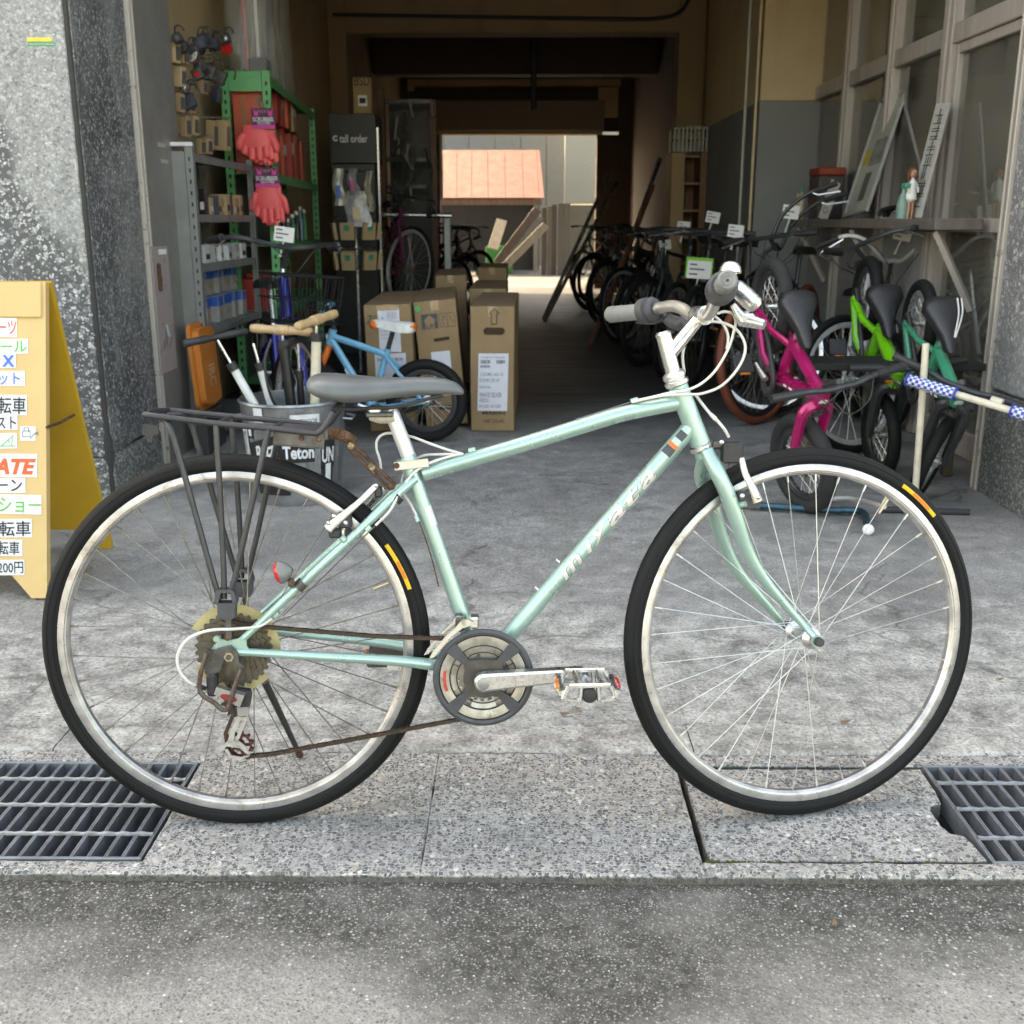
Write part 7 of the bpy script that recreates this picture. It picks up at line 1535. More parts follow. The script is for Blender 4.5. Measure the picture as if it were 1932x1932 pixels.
def cz(v): return (813 - v) * sz
hand_hole(cC, cx(912), cx(951), cz(630), cz(617))
ar = MB().prism([(cx(921), cz(592)), (cx(932.5), cz(581)), (cx(942), cz(592)), (cx(937), cz(592)), (cx(937), cz(611)), (cx(926), cz(611)), (cx(926), cz(592))], -0.0034, -0.0028).build("printed_arrow", MBLACK, cC)
MB().prism([(cx(924), cz(591)), (cx(932.5), cz(583.2)), (cx(939), cz(591)), (cx(935.5), cz(591)), (cx(935.5), cz(609.5)), (cx(927.5), cz(609.5)), (cx(927.5), cz(591))], -0.0040, -0.0035).build("arrow_inner", MBOXC, ar)
lb = MB().prism([(cx(900), cz(774)), (cx(955), cz(774)), (cx(958), cz(665)), (cx(903), cz(665))], -0.0034, -0.0028).build("label_sheet", mat("label_paper", (0.62, 0.62, 0.68), 0.6, var=0.04), cC)
for s, u0, u1, v0, v1 in (("J-3248C-62-12", 906, 948, 701, 709), ("DONKY JR 24\"", 905, 941, 712, 721), ("RIGID FORK", 905, 925, 726, 731), ("WHITE SILVER", 904, 945, 739, 748), ("KIDS:", 904, 921, 750, 757), ("04.12.2021 04.12.2021", 903, 944, 762, 768), ("MADE IN TAIWAN", 907, 952, 671, 674)):
    put_text(lb, s, cx(u0), cx(u1), cz(v1), cz(v0), mat("label_ink", (0.06, 0.06, 0.08), 0.7), -0.0040)
bc_ = MB()
for j, (u0, u1, v0, v1) in enumerate(((907, 925, 677, 684), (935, 952, 677, 684), (906, 924, 687, 692))):
    random.seed(j); x = cx(u0)
    while x < cx(u1): w2 = random.uniform(0.001, 0.004); bc_.box((x, -0.0040, cz(v1)), (x + w2, -0.0035, cz(v0))); x += w2 + random.uniform(0.001, 0.003)
bc_.build("barcode", MATS["label_ink"], lb)
put_text(cC, "MARIN", cx(909), cx(951), cz(781), cz(774.8), y=-0.0036, bold=0.03); put_text(cC, "1160.215.640", cx(910), cx(950), cz(797), cz(790), y=-0.0036)
cB, Wb, Hb = carton("leaning carton printed UP with a green dot sticker", 805, 883, 806, 570, Yb + 0.10, 1.12, -5.2, 3.0)
def bx_(f): return f * Wb
def bz_(f): return f * Hb
MB().lathe([(0.0001, -0.0034), (0.016, -0.0034), (0.016, 0.0005)], 20, 'Y', m=T(bx_(0.09), 0, bz_(0.95))).build("dot_sticker", mat("dot_green", (0.03, 0.38, 0.13), 0.5), cB)
MSLATE = mat("slate_print", (0.055, 0.065, 0.07), 0.7)
sq = MB().box((bx_(0.16), -0.0034, bz_(0.785)), (bx_(0.54), -0.0028, bz_(0.90))).build("printed_square", MSLATE, cB)
MB().prism([(bx_(0.19), bz_(0.845)), (bx_(0.35), bz_(0.893)), (bx_(0.51), bz_(0.845)), (bx_(0.46), bz_(0.845)), (bx_(0.46), bz_(0.787)), (bx_(0.24), bz_(0.787)), (bx_(0.24), bz_(0.845))], -0.0040, -0.0035).build("arrow_window", MBOXC, sq); put_text(sq, "UP", bx_(0.26), bx_(0.45), bz_(0.79), bz_(0.82), MSLATE, -0.0046, bold=0.02)
fr_ = MB()
for a, b2 in (((0.59, 0.79), (0.95, 0.79)), ((0.95, 0.79), (0.95, 0.895)), ((0.95, 0.895), (0.59, 0.895)), ((0.59, 0.895), (0.59, 0.79)), ((0.77, 0.79), (0.77, 0.895))): fr_.tube([(bx_(a[0]), -0.0030, bz_(a[1])), (bx_(b2[0]), -0.0030, bz_(b2[1]))], 0.0009, 4)
for (x, z) in ((0.65, 0.86), (0.70, 0.865), (0.66, 0.82), (0.83, 0.86), (0.88, 0.83)): fr_.tube([(bx_(x), -0.0030, bz_(z) - 0.010), (bx_(x) + 0.006, -0.0030, bz_(z)), (bx_(x), -0.0030, bz_(z) + 0.010)], 0.0012, 4)
fr_.build("handling_marks", MSLATE, cB); hand_hole(cB, bx_(0.40), bx_(0.78), bz_(0.68), bz_(0.705), 0.004)
MB().box((bx_(0.30), -0.0034, bz_(0.30)), (bx_(0.75), -0.0028, bz_(0.60))).build("label_sheet", MATS["label_paper"], cB); put_text(cB, "MARIN", bx_(0.36), bx_(0.80), bz_(0.13), bz_(0.165), y=-0.0036, bold=0.03)
cA, Wa, Ha = carton("carton with a tall white sheet behind the sky-blue kids' bicycle", 700, 786, 815, 576, Yb - 0.02, 1.10, -1.6, 2.0)
def ax_(f): return f * Wa
def az_(f): return f * Ha
s1_ = MB().box((ax_(0.30), -0.0038, az_(0.63)), (ax_(0.76), -0.0032, az_(0.965))).build("label_sheet", MATS["label_paper"], cA); s2_ = MB().box((ax_(0.18), -0.0034, az_(0.34)), (ax_(0.85), -0.0028, az_(0.62))).build("label_sheet", MATS["label_paper"], cA)
q = MB()
for i in range(12): q.box((ax_(0.50) + i * 0.0042, -0.0044, az_(0.89)), (ax_(0.50) + i * 0.0042 + 0.001 + 0.0014 * (i % 3 == 0), -0.0039, az_(0.945)))
q.box((ax_(0.38), -0.0044, az_(0.89)), (ax_(0.41), -0.0039, az_(0.905)))
for i, w2 in enumerate((0.36, 0.30, 0.36, 0.2, 0.33)): q.box((ax_(0.34), -0.0044, az_(0.85 - 0.028 * i)), (ax_(0.34 + w2), -0.0039, az_(0.853 - 0.028 * i)))
q.build("print_lines", mat("grey_ink", (0.25, 0.25, 0.30), 0.7), s1_); q = MB()
for i in range(22): q.box((ax_(0.24) + i * 0.006, -0.0040, az_(0.56)), (ax_(0.24) + i * 0.006 + 0.002 + 0.002 * (i % 4 == 0), -0.0035, az_(0.585)))
q.build("barcode", MATS["label_ink"], s2_); MB().box((ax_(0.28), -0.0046, az_(0.955)), (ax_(0.74), -0.0039, az_(0.995))).build("tape_strip", MTAPE, cA)
put_text(cA, "Z1", ax_(0.05), ax_(0.25), az_(0.86), az_(0.92), MSLATE, -0.0036, shear=0.3)
cD, _, _ = carton("carton in the second rank behind the long-label box, with green dot", 886, 955, 640, 545, 6.75, 1.0, 0.0, 0.0)
cE, _, _ = carton("carton in the third rank with tape on its lid", 902, 956, 600, 505, 8.4, 0.9, 0.0, 0.0)
cF, _, _ = carton("carton behind the UP box, lid with taped papers", 826, 884, 620, 520, 7.3, 1.0, -1.0, 3.0)
for par_, w2 in ((cE, 0.2), (cF, 0.22)): MB().box((0.03, 0.05, 0.0), (0.04, 0.06, 0.001)).build("tape_scrap", MTAPE, par_)

# ---- galvanised bin with stickers and pumps
bc0 = G(551, 948); bc0 = V((bc0.x, 4.22, 0.0)); rb_, rt_, hb2_ = 0.170, 0.205, 0.395
bn = thing("steel_bin", "galvanised steel bin covered in black and white stickers", "bin", T(*bc0))
MZINC = mat("zinc_sheet", (0.25, 0.265, 0.28), 0.38, 0.8, var=0.25, scale=18, dirt=((0.2, 0.2, 0.2), 0.62))
q = MB(); vs = []; fs = []; N = 120; zl = [0.0, 0.012, 0.055, 0.07, 0.285, 0.30, hb2_ - 0.012, hb2_]
for iz, z in enumerate(zl):
    for i in range(N):
        a = 2 * math.pi * i / N; rr_ = rb_ + (rt_ - rb_) * z / hb2_
        if 0.06 < z < 0.29: rr_ += 0.0038 * (1 if math.sin(a * 36) > 0 else -1) * min(1, (z - 0.05) * 40)
        vs.append((rr_ * math.cos(a), rr_ * math.sin(a), z))
for iz in range(len(zl) - 1):
    for i in range(N): j = (i + 1) % N; fs.append((iz * N + i, iz * N + j, (iz + 1) * N + j, (iz + 1) * N + i))
fs.append(tuple(range(N - 1, -1, -1))); q.add(vs, fs)
q.lathe([(rt_ - 0.004, hb2_ - 0.002), (rb_ + 0.004, 0.02), (0.0001, 0.02)], 48); q.build("body", MZINC, bn)
MB().lathe([(rt_ - 0.006, hb2_ - 0.004), (rt_ - 0.004, hb2_ + 0.004), (rt_ + 0.004, hb2_ + 0.004), (rt_ + 0.006, hb2_ - 0.004), (rt_ + 0.003, hb2_ - 0.008)], 64).build("rolled_rim", MZINC, bn)
for s_ in (-1, 1): MB().tube([(s_ * (rt_ - 0.004), -0.05, hb2_ - 0.07), (s_ * (rt_ + 0.03), -0.04, hb2_ - 0.075), (s_ * (rt_ + 0.03), 0.04, hb2_ - 0.075), (s_ * (rt_ - 0.004), 0.05, hb2_ - 0.07)], 0.005, 8).build("ear_handle", MZINC, bn)
def bin_sticker(a0, a1, z0, z1, m_, nm="sticker", lift=0.006, skew=0.0, par=None):
    n_ = 14; vs = []
    for i in range(n_ + 1):
        a = R(-90 + a0 + (a1 - a0) * i / n_)
        for z in (z0, z1):
            zz = z + skew * (i / n_ - 0.5); rr_ = rb_ + (rt_ - rb_) * zz / hb2_ + lift; vs.append((rr_ * math.cos(a), rr_ * math.sin(a), zz))
    return MB().add(vs, [(2 * i, 2 * i + 2, 2 * i + 3, 2 * i + 1) for i in range(n_)]).build(nm, m_, par or bn)
def bin_text(s, a0, a1, z0, z1, m_, par, lift=0.0075, skew=0.0, **k_):
    me = fit_text(s, 0, 1, 0, 1, **k_)
    for v in me.vertices:
        a = R(-90 + a0 + (a1 - a0) * v.co.x); zz = z0 + (z1 - z0) * v.co.y + skew * (v.co.x - 0.5); rr_ = rb_ + (rt_ - rb_) * zz / hb2_ + lift; v.co = (rr_ * math.cos(a), rr_ * math.sin(a), zz)
    return obj("lettering", me, m_, par)
MSTK = mat("sticker_black", (0.014, 0.014, 0.015), 0.35); MSTW = mat("sticker_pale", (0.62, 0.63, 0.65), 0.4)
s_ = bin_sticker(-4, 34, 0.175, 0.250, MSTK); bin_text("Teton", -2, 33, 0.190, 0.242, MSTW, s_, bold=0.03)
s_ = bin_sticker(-47, 0, 0.165, 0.268, MSTK, skew=0.05); bin_text("Rstzl", -36, -8, 0.192, 0.252, MSTW, s_, skew=0.035, bold=0.03); bin_text("COUNCIL LOVE CLUB", -28, -6, 0.167, 0.178, MSTW, s_, skew=0.03)
s_ = bin_sticker(42, 62, 0.140, 0.255, MSTK); bin_text("UN", 43, 60, 0.165, 0.225, MSTW, s_, bold=0.03)
s_ = bin_sticker(44, 60, 0.075, 0.150, MSTK); MBx = bin_sticker(48, 56, 0.085, 0.160, MSTW, "sticker_motif", 0.0075, par=s_)
bin_sticker(-20, 8, 0.125, 0.160, MSTK, skew=-0.01); s_ = bin_sticker(-62, -50, 0.15, 0.30, MSTW); bin_text("NO:SNOT", -60.5, -52, 0.16, 0.29, MBLACK, s_)
s_ = bin_sticker(-40, 4, 0.045, 0.100, MSTK, lift=0.007); s_ = bin_sticker(8, 40, 0.318, 0.362, MSTW, lift=0.004); bin_text("OUTDOOR", 10, 38, 0.325, 0.345, MBLACK, s_, 0.005)
s_ = bin_sticker(-49, -38, 0.262, 0.312, MSTK, lift=0.0055); bin_sticker(-46, -41, 0.272, 0.302, MSTW, "sticker_motif", 0.0068, par=s_); bin_sticker(-34, -22, 0.33, 0.385, MSTW, lift=0.004)
# pumps standing in the bin
def pump(label, foot, top, r_, m_, handle, hdir=(1, 0, 0), hl=0.14, rod=0.05, capm=None):
    t = thing("floor_pump", label, "pump"); foot, top = V(foot), V(top); d_ = (top - foot).normalized()
    MB().tube([foot, top], r_, 16).build("barrel", m_, t); MB().tube([top - d_ * 0.02, top + d_ * 0.012], r_ * 1.2, 16).build("collar", capm or MBLKP, t); MB().tube([top, top + d_ * rod], 0.006, 8).build("rod", MSILV, t)
    hc = top + d_ * (rod + 0.012); hv = V(hdir).normalized()
    if handle == 'wood':
        MW_ = MATS.get("wood_handle") or MATS.setdefault("wood_handle", m_wood("wood_handle", (0.42, 0.26, 0.13), (0.58, 0.39, 0.22), 2.0, 0.5))
        prof = [(-1, 0.010), (-0.97, 0.016), (-0.75, 0.019), (-0.45, 0.016), (-0.22, 0.018), (-0.2, 0.021), (0.2, 0.021), (0.22, 0.018), (0.45, 0.016), (0.75, 0.019), (0.97, 0.016), (1, 0.010)]
        MB().tube([hc + hv * hl * a for a, _ in prof], [b_ for _, b_ in prof], 16).build("handle", MW_, t)
    else: MB().tube([hc + hv * hl * a for a in (-1, -0.95, -0.3, -0.25, 0.25, 0.3, 0.95, 1)], [0.012, 0.0155, 0.0145, 0.012, 0.012, 0.0145, 0.0155, 0.012], 12).build("handle", MBLKP, t)
    return t
MPW = mat("pump_white", (0.66, 0.66, 0.65), 0.35, dirt=((0.35, 0.34, 0.32), 0.64), scale=18); MPC = mat("pump_cream", (0.62, 0.54, 0.42), 0.4); MPK = mat("pump_black", (0.012, 0.012, 0.013), 0.35)
def inbin(dx, dy): return bc0 + V((dx, dy, 0.04))
YP = 4.22
pump("white floor pump tilted furthest over in the sticker bin", inbin(0.02, -0.02), P(438, 690, YP - 0.05), 0.0165, MPW, 'bar', (0.75, 0.6, 0.12), 0.13, 0.11)
pump("upright white floor pump second in the sticker bin", inbin(-0.02, 0.03), P(490, 690, YP + 0.03), 0.0155, MPW, 'bar', (1, 0.15, 0.10), 0.001, 0.09)
pump("black floor pump with turned wooden handle in the sticker bin", inbin(0.0, 0.06), P(535, 648, YP + 0.06), 0.021, MPK, 'wood', (1, 0.0, -0.06), 0.125, 0.04)
pump("cream floor pump with its wooden handle end-on in the sticker bin", inbin(0.06, 0.03), P(597, 634, YP + 0.02), 0.0195, MPC, 'wood', (0.42, 0.9, 0.12), 0.13, 0.05)
pump("thin black floor pump beside the cream one", inbin(0.02, 0.09), P(565, 705, YP + 0.08), 0.014, MPK, 'bar', (0.2, 1, 0), 0.12, 0.12)
hs = MB().tube([P(512, 640, YP), P(500, 680, YP - 0.02), P(506, 730, YP - 0.02), P(520, 765, YP), P(545, 785, YP + 0.02)], 0.006, 8, smooth=5); tag(hs.build("pump_hose", MBLKP), "black rubber pump hose looping into the sticker bin", "hose")
# orange tray leaning on the door pocket
og = thing("orange_tray", "orange plastic tray standing on edge against the steel pocket", "tray")
MOR = mat("tray_orange", (0.62, 0.20, 0.04), 0.45, var=0.1, scale=6)
a = P(362, 620, 5.02); a0 = P(378, 778, 5.0); b0 = P(414, 778, 5.28); H_ = a.z - a0.z + 0.02
ex = (V((b0.x - a0.x, b0.y - a0.y, 0))); W_ = ex.length; pm = frame_of((a0.x, a0.y, a0.z), ex, (-0.06, -0.0, 1)); og.matrix_local = pm
def rrect(w_, h_, r_, n=6):
    pts = []
    for cx2, cz2, s0 in ((w_ - r_, r_, -90), (w_ - r_, h_ - r_, 0), (r_, h_ - r_, 90), (r_, r_, 180)):
        for i in range(n + 1): an = R(s0 + 90 * i / n); pts.append((cx2 + r_ * math.cos(an), cz2 + r_ * math.sin(an)))
    return pts
MB().prism(rrect(W_, H_, 0.05), 0.0, 0.018).build("rim", MOR, og); q = rrect(W_ - 0.05, H_ - 0.05, 0.04); MB().prism([(x + 0.025, z + 0.025) for x, z in q], -0.03, -0.0005).build("dish", MOR, og)
obj("lettering", fit_text("IRC", 0.11, H_ * 0.52, 0, W_ * 0.34, bold=0.02), mat("pale_orange_print", (0.70, 0.42, 0.25), 0.5), og, T(W_ * 0.36, -0.032, H_ * 0.78) @ RX(90) @ RZ(-90))
sup = thing("tray_stand", "dark box beside the door pocket holding up the orange tray", "box"); MB().box((a0.x - 0.02, a0.y - 0.01, 0), (b0.x + 0.02, b0.y + 0.02, a0.z - 0.004), 0.004).build("body", mat("support_dark", (0.05, 0.048, 0.045), 0.7), sup)

# ---- blue city bicycle with basket, sky-blue kids' bicycle
g = G(490, 832)
gbike("city_bicycle", "royal blue city bicycle with black wire basket behind the sticker bin", from_front(-1.0, 4.78, -70, 0.96), r=0.295, tw=0.04, wb=0.96, frame=MBLUEF, tyre=MTYB, rim=MRIMS, bar='city', sh=0.80, hh=0.95, steer=14, style='step', basket=True, tube=0.019)
price_tag(536, 442, 5.55, 0.10, 0.072, "price card on the royal blue bicycle's handlebar", 8)
g = G(808, 828)
gbike("kids_bicycle", "sky-blue kids' bicycle with orange and white saddle in front of the cartons", heading(g.x, g.y - 0.06, 172), r=0.205, tw=0.056, wb=0.62, frame=MSKYF, tyre=MTYB, rim=MBLKM, bar='flat', sh=0.60, hh=0.64, steer=12, barw=0.46, sad=MSADW, gripm=mat("sky_grip", (0.10, 0.42, 0.60), 0.5), tube=0.017, sadL=0.22, sadW=0.12, fork=MORANGE)
kb_ = [o for o in bpy.data.objects if o.get("label", "").startswith("sky-blue kids")][0]
sd_o = [o for o in kb_.children if o.name.startswith("saddle")][0]
MB().ball((0.098, 0, -0.026), 0.03, 14, 10, (1.0, 0.62, 0.72)).build("saddle_nose", MORANGE, sd_o); MB().ball((-0.095, 0, -0.024), 0.036, 14, 10, (0.55, 1.5, 0.62)).build("saddle_tail", MORANGE, sd_o)
# ---- grey slotted-angle shelf
MSHG = mat("grey_shelf_paint", (0.20, 0.205, 0.20), 0.45, 0.1, var=0.12, scale=8, dirt=((0.10, 0.07, 0.05), 0.70)); MHOLE = mat("slot_hole", (0.01, 0.01, 0.01), 0.9)
XS, yS0, yS1 = -1.50, PX(371, 400, -1.50).y, PX(482, 400, -1.50).y
sh = thing("grey_shelf_unit", "grey steel slotted-angle shelf unit beside the door pocket", "shelf")
ztop = PX(372, 283, XS).z
def upright(x, y, sx_, sy_, nm="upright"):
    p_ = MB().box((x, y, 0), (x + sx_ * 0.035, y + sy_ * 0.002, ztop + 0.01)); p_.box((x, y + sy_ * 0.0022, 0), (x + sx_ * 0.002, y + sy_ * 0.035, ztop + 0.01)); o_ = p_.build(nm, MSHG, sh)
    if y < yS0 + 0.01:
        q = MB(); z = 0.08
        while z < ztop - 0.02: q.box((x + sx_ * 0.013, y - 0.0008, z), (x + sx_ * 0.020, y + 0.0002, z + 0.018)); z += 0.05
        stuff(q.build("slots", MHOLE, o_))
    return o_
for y_, s_ in ((yS0, 1), (yS1, -1)):
    upright(XS, y_, -1, s_); upright(XS - 0.30, y_, 1, s_)
levels = [PX(372, 291, XS).z, PX(372, 405, XS).z, PX(372, 502, XS).z, PX(372, 630, XS).z, 0.06]
for z_ in levels:
    q = MB().box((XS - 0.29, yS0 + 0.04, z_ - 0.004), (XS - 0.012, yS1 - 0.04, z_)); q.box((XS - 0.011, yS0 + 0.037, z_ - 0.034), (XS - 0.008, yS1 - 0.037, z_ + 0.001)); q.build("shelf_board", MSHG, sh)
MB().box((XS - 0.299, yS0 + 0.04, 0.0), (XS - 0.296, yS1 - 0.04, ztop - 0.02)).build("back_sheet", mat("shelf_back", (0.12, 0.118, 0.11), 0.6), sh)
MB().box((XS - 0.30, yS0 - 0.002, ztop + 0.012), (XS + 0.0, yS0 + 0.03, ztop + 0.03), 0.002).build("top_cap", MSTW, sh)
MB().box((XS - 0.262, yS0 + 0.003, 0.0), (XS - 0.038, yS0 + 0.006, ztop - 0.01)).build("end_sheet", MSHG, sh)
def rowbox(name, lab, cat, grp, z, n, size, m_, x_off=-0.06, y0=None, y1=None, jitter=0.01, sub=None, seed=1):
    random.seed(seed); out = []
    y0 = y0 if y0 is not None else yS0 + 0.07; y1 = y1 if y1 is not None else yS1 - 0.07
    for i in range(n):
        y = y0 + (y1 - y0) * (i + 0.5) / n; sx_, sy_, sz_ = size; sy_ *= random.uniform(0.8, 1.15); h_ = sz_ * random.uniform(0.78, 1.06) if not sub else sz_ * random.uniform(0.95, 1.03)
        t = thing(name, lab if n == 1 else f"{lab}, {ORD[i]} from the door pocket", cat, T(XS + x_off - sx_ / 2 + random.uniform(-jitter, jitter), y, z + 0.0005) @ RZ(random.uniform(-9, 9)), grp)
        mm_ = m_ if isinstance(m_, (list, tuple)) is False else m_[(i * 7 + seed) % len(m_)]
        MB().box((-sx_ / 2, -sy_ / 2, 0), (sx_ / 2, sy_ / 2, h_), 0.0015).build("carton", mm_, t); MB().box((sx_ / 2 + 0.0003, -sy_ * 0.35, h_ * 0.2), (sx_ / 2 + 0.0009, sy_ * 0.35, h_ * 0.5)).build("printed_panel", [MBDK, MBWH, MSTK][(i + seed) % 3], t) if not sub else None
        if sub: sub(t, sx_, sy_, h_)
        out.append(t)
    return out
MBLB = mat("box_blue", (0.015, 0.10, 0.42), 0.4); MBGR = mat("box_grey", (0.33, 0.32, 0.30), 0.45); MBWH = mat("box_white", (0.55, 0.55, 0.54), 0.5); MBDK = mat("box_dark", (0.03, 0.035, 0.06), 0.45)
def blue_lid(t, sx_, sy_, h_):
    MB().box((sx_ / 2 + 0.0002, -sy_ / 2 + 0.002, h_ * 0.62), (sx_ / 2 + 0.001, sy_ / 2 - 0.002, h_ * 0.98)).build("blue_print", MBLB, t); MB().box((-sx_ / 2 + 0.003, -sy_ / 2 - 0.001, h_ * 0.62), (sx_ / 2 - 0.003, -sy_ / 2 - 0.0002, h_ * 0.98)).build("blue_print", MBLB, t)
    MB().lathe([(0.0001, 0.0012), (0.010, 0.0012), (0.010, 0.0002)], 12, 'X', m=T(sx_ / 2, 0, h_ * 0.32)).build("red_dot", INK['o'], t)
zz = levels[3]
rowbox("spares_box", "blue and grey spares box, upper row of grey shelf", "box", "blue spare-part boxes, upper row", zz + 0.136, 6, (0.12, 0.10, 0.130), MBGR, -0.10, sub=blue_lid, seed=2)
rowbox("spares_box", "blue and grey spares box, bottom row of grey shelf", "box", "blue spare-part boxes, bottom row", zz, 6, (0.13, 0.10, 0.135), MBGR, -0.06, sub=blue_lid, seed=3)
rowbox("small_carton", "small kraft carton on the second grey shelf", "box", "kraft cartons on the second shelf", levels[1], 9, (0.09, 0.045, 0.105), (MBOXP, MKRAFT, MBOXP, MBDK), -0.05, y0=yS0 + 0.42, seed=4)
rowbox("accessory_pack", "dark blister pack on the second grey shelf", "pack", "dark packs on the second shelf", levels[1], 5, (0.05, 0.06, 0.125), (MBDK, MSTK, MGREYD), -0.05, y1=yS0 + 0.42, seed=5)
rowbox("white_carton", "small white carton on the middle shelf", "box", "white cartons on the middle shelf", levels[2], 6, (0.09, 0.075, 0.085), (MBWH, MBGR, MBWH), -0.05, y0=yS0 + 0.25, seed=6)
rowbox("glove_pack", "black pack standing behind the white cartons", "pack", "black packs on the middle shelf", levels[2], 5, (0.04, 0.05, 0.15), MSTK, -0.17, y1=yS0 + 0.62, seed=7)
for i, (c_, lab) in enumerate((((0.75, 0.02, 0.22), "bright pink pack on the middle shelf"), ((0.12, 0.55, 0.05), "bright green pack on the middle shelf"))):
    rowbox("glove_pack", lab, "pack", None, levels[2] + 0.001, 1, (0.03, 0.05, 0.165), mat("pack_col%d" % i, c_, 0.4), -0.13, y0=yS0 + 0.06 + 0.32 * i, y1=yS0 + 0.16 + 0.32 * i, seed=8)
bx = rowbox("loose_pack", "brown glass-eyed light lying on the middle shelf", "lamp", None, levels[2], 1, (0.06, 0.09, 0.06), MKRAFT, -0.05, y0=yS0 + 0.06, y1=yS0 + 0.2, seed=9)
# ---- carded goods hanging above
def hang(u0, v0, u1, v1, m_, lab, grp, dX=-1.66, th=0.05):
    um = (u0 + u1) / 2; Y_ = -dX * 2118.0 / (985 - um); a, b2 = P(u0, v0, Y_), P(u1, v1, Y_); t = thing("hanging_pack", lab, "pack", T((a.x + b2.x) / 2, Y_, b2.z) @ RZ(-14) @ RY(4), grp)
    w_, h_ = abs(b2.x - a.x), a.z - b2.z
    MB().box((-w_ / 2, 0, 0), (w_ / 2, th, h_), 0.002).build("carton", m_, t); MB().tube([(XWL - t.location.x, 0.02, h_ + 0.01), (0.03, 0.02, h_ + 0.012), (0.035, 0.02, h_ + 0.024)], 0.003, 6).build("hook", MSILV, t)
    MB().box((w_ / 2 + 0.0005, 0.006, h_ * 0.15), (w_ / 2 + 0.0015, th - 0.006, h_ * 0.8)).build("clear_window", mat("pack_window", (0.09, 0.085, 0.085), 0.15), t)
    return t
packs = [(319, 78, 331, 118), (332, 83, 347, 120), (322, 125, 343, 163), (328, 175, 340, 211), (346, 178, 360, 213), (338, 218, 352, 258), (352, 217, 367, 255), (384, 226, 404, 282), (404, 226, 428, 284), (368, 262, 380, 290), (381, 260, 393, 290), (362, 105, 378, 135), (372, 128, 392, 150), (370, 150, 384, 176), (387, 118, 397, 140), (396, 165, 412, 192)]
oz = ["top", "second", "third", "fourth", "fifth"]
for i, (u0, v0, u1, v1) in enumerate(packs):
    dark = i >= 11
    hang(u0, v0, u1, v1, [MBOXP, MKRAFT][i % 2] if not dark else [MBDK, MKRAFT, MGREYD][i % 3], "%s kraft pack from the top, hooked on the wall above the grey shelf" % ORD[i] if not dark else "%s darker pack from the top, hooked on the wall toward the green rack" % ORD[i - 11], "kraft packs hooked on the wall" if not dark else "darker packs hooked on the wall")
tb = MATS["ink_orange"]; 
for i, (u, v) in enumerate(((395, 88), (398, 100), (401, 107), (408, 113), (372, 95), (384, 155), (402, 150))):
    Y_ = 1.66 * 2118.0 / (985 - u); a = P(u, v, Y_); tag(MB().tube([(XWL, Y_ + 0.02, a.z - 0.02), (a.x, Y_, a.z), (a.x + 0.012, Y_, a.z + 0.008), (a.x + 0.006, Y_, a.z + 0.014)], 0.0045, 6).build("wall_hook", MSILV), "bare steel display hook on the wall, %s from the top lamp" % ORD[i], "hook", "bare display hooks on the wall")
for i, (u, v, r_, m_, lab) in enumerate(((358, 101, 0.045, MSILV, "round chrome mirror hooked at the top of the packs"), (428, 92, 0.03, MRED, "round red lamp on a wall hook"), (344, 88, 0.03, MBLKP, "black round lamp among the top packs"), (376, 92, 0.03, MBLKP, "black clamp hooked beside the chrome mirror"))):
    Y_ = 1.64 * 2118.0 / (985 - u); a = P(u, v, Y_); t = thing("bicycle_lamp" if i else "mirror", lab, "lamp" if i else "mirror", T(*a)); MB().lathe([(0.0001, -0.02), (r_ * 0.9, -0.018), (r_, -0.008), (r_, 0.012), (r_ * 0.5, 0.03), (0.0001, 0.032)], 18, 'Y').build("shell", m_, t); MB().tube([(0, 0.03, 0), (-0.05, 0.08, 0.01), (-0.12, 0.10, 0.0)], 0.006, 6).build("bracket", MBLKP, t)
random.seed(31)
for i in range(12):
    u, v = 338 + 7.6 * i + random.uniform(-4, 4), random.choice((66, 84, 112, 140, 168, 196)) + random.uniform(-8, 8); Y_ = 1.63 * 2118.0 / (985 - u); a = P(u, v, Y_)
    t = thing("clip_part", f"small black clip part on a wall hook, {ORD[i]} towards the green rack", "part", T(*a) @ RY(random.uniform(-40, 40)), "black clip parts on wall hooks"); w_ = random.uniform(0.02, 0.035)
    MB().box((-w_, -0.015, -w_ * 1.3), (w_, 0.02, w_ * 0.9), 0.006).build("body", [MBLKP, MGREYD, MBDK][i % 3], t); MB().tube([(0, 0, w_ * 0.9), (w_ * 0.9, -0.01, w_ * 1.9), (w_ * 2.0, -0.01, w_ * 1.5), (w_ * 2.2, 0, w_ * 0.4)], 0.0042, 6, smooth=3).build("strap_loop", MBLKP, t); MB().lathe([(0.0001, -0.004), (w_ * 0.5, -0.003), (w_ * 0.5, 0.001)], 12, 'Y', m=T(0, -0.015, -w_ * 0.3)).build("lens", [MGREYD, MSILV, MBLKP, MBLKP, MRED][i % 5], t)
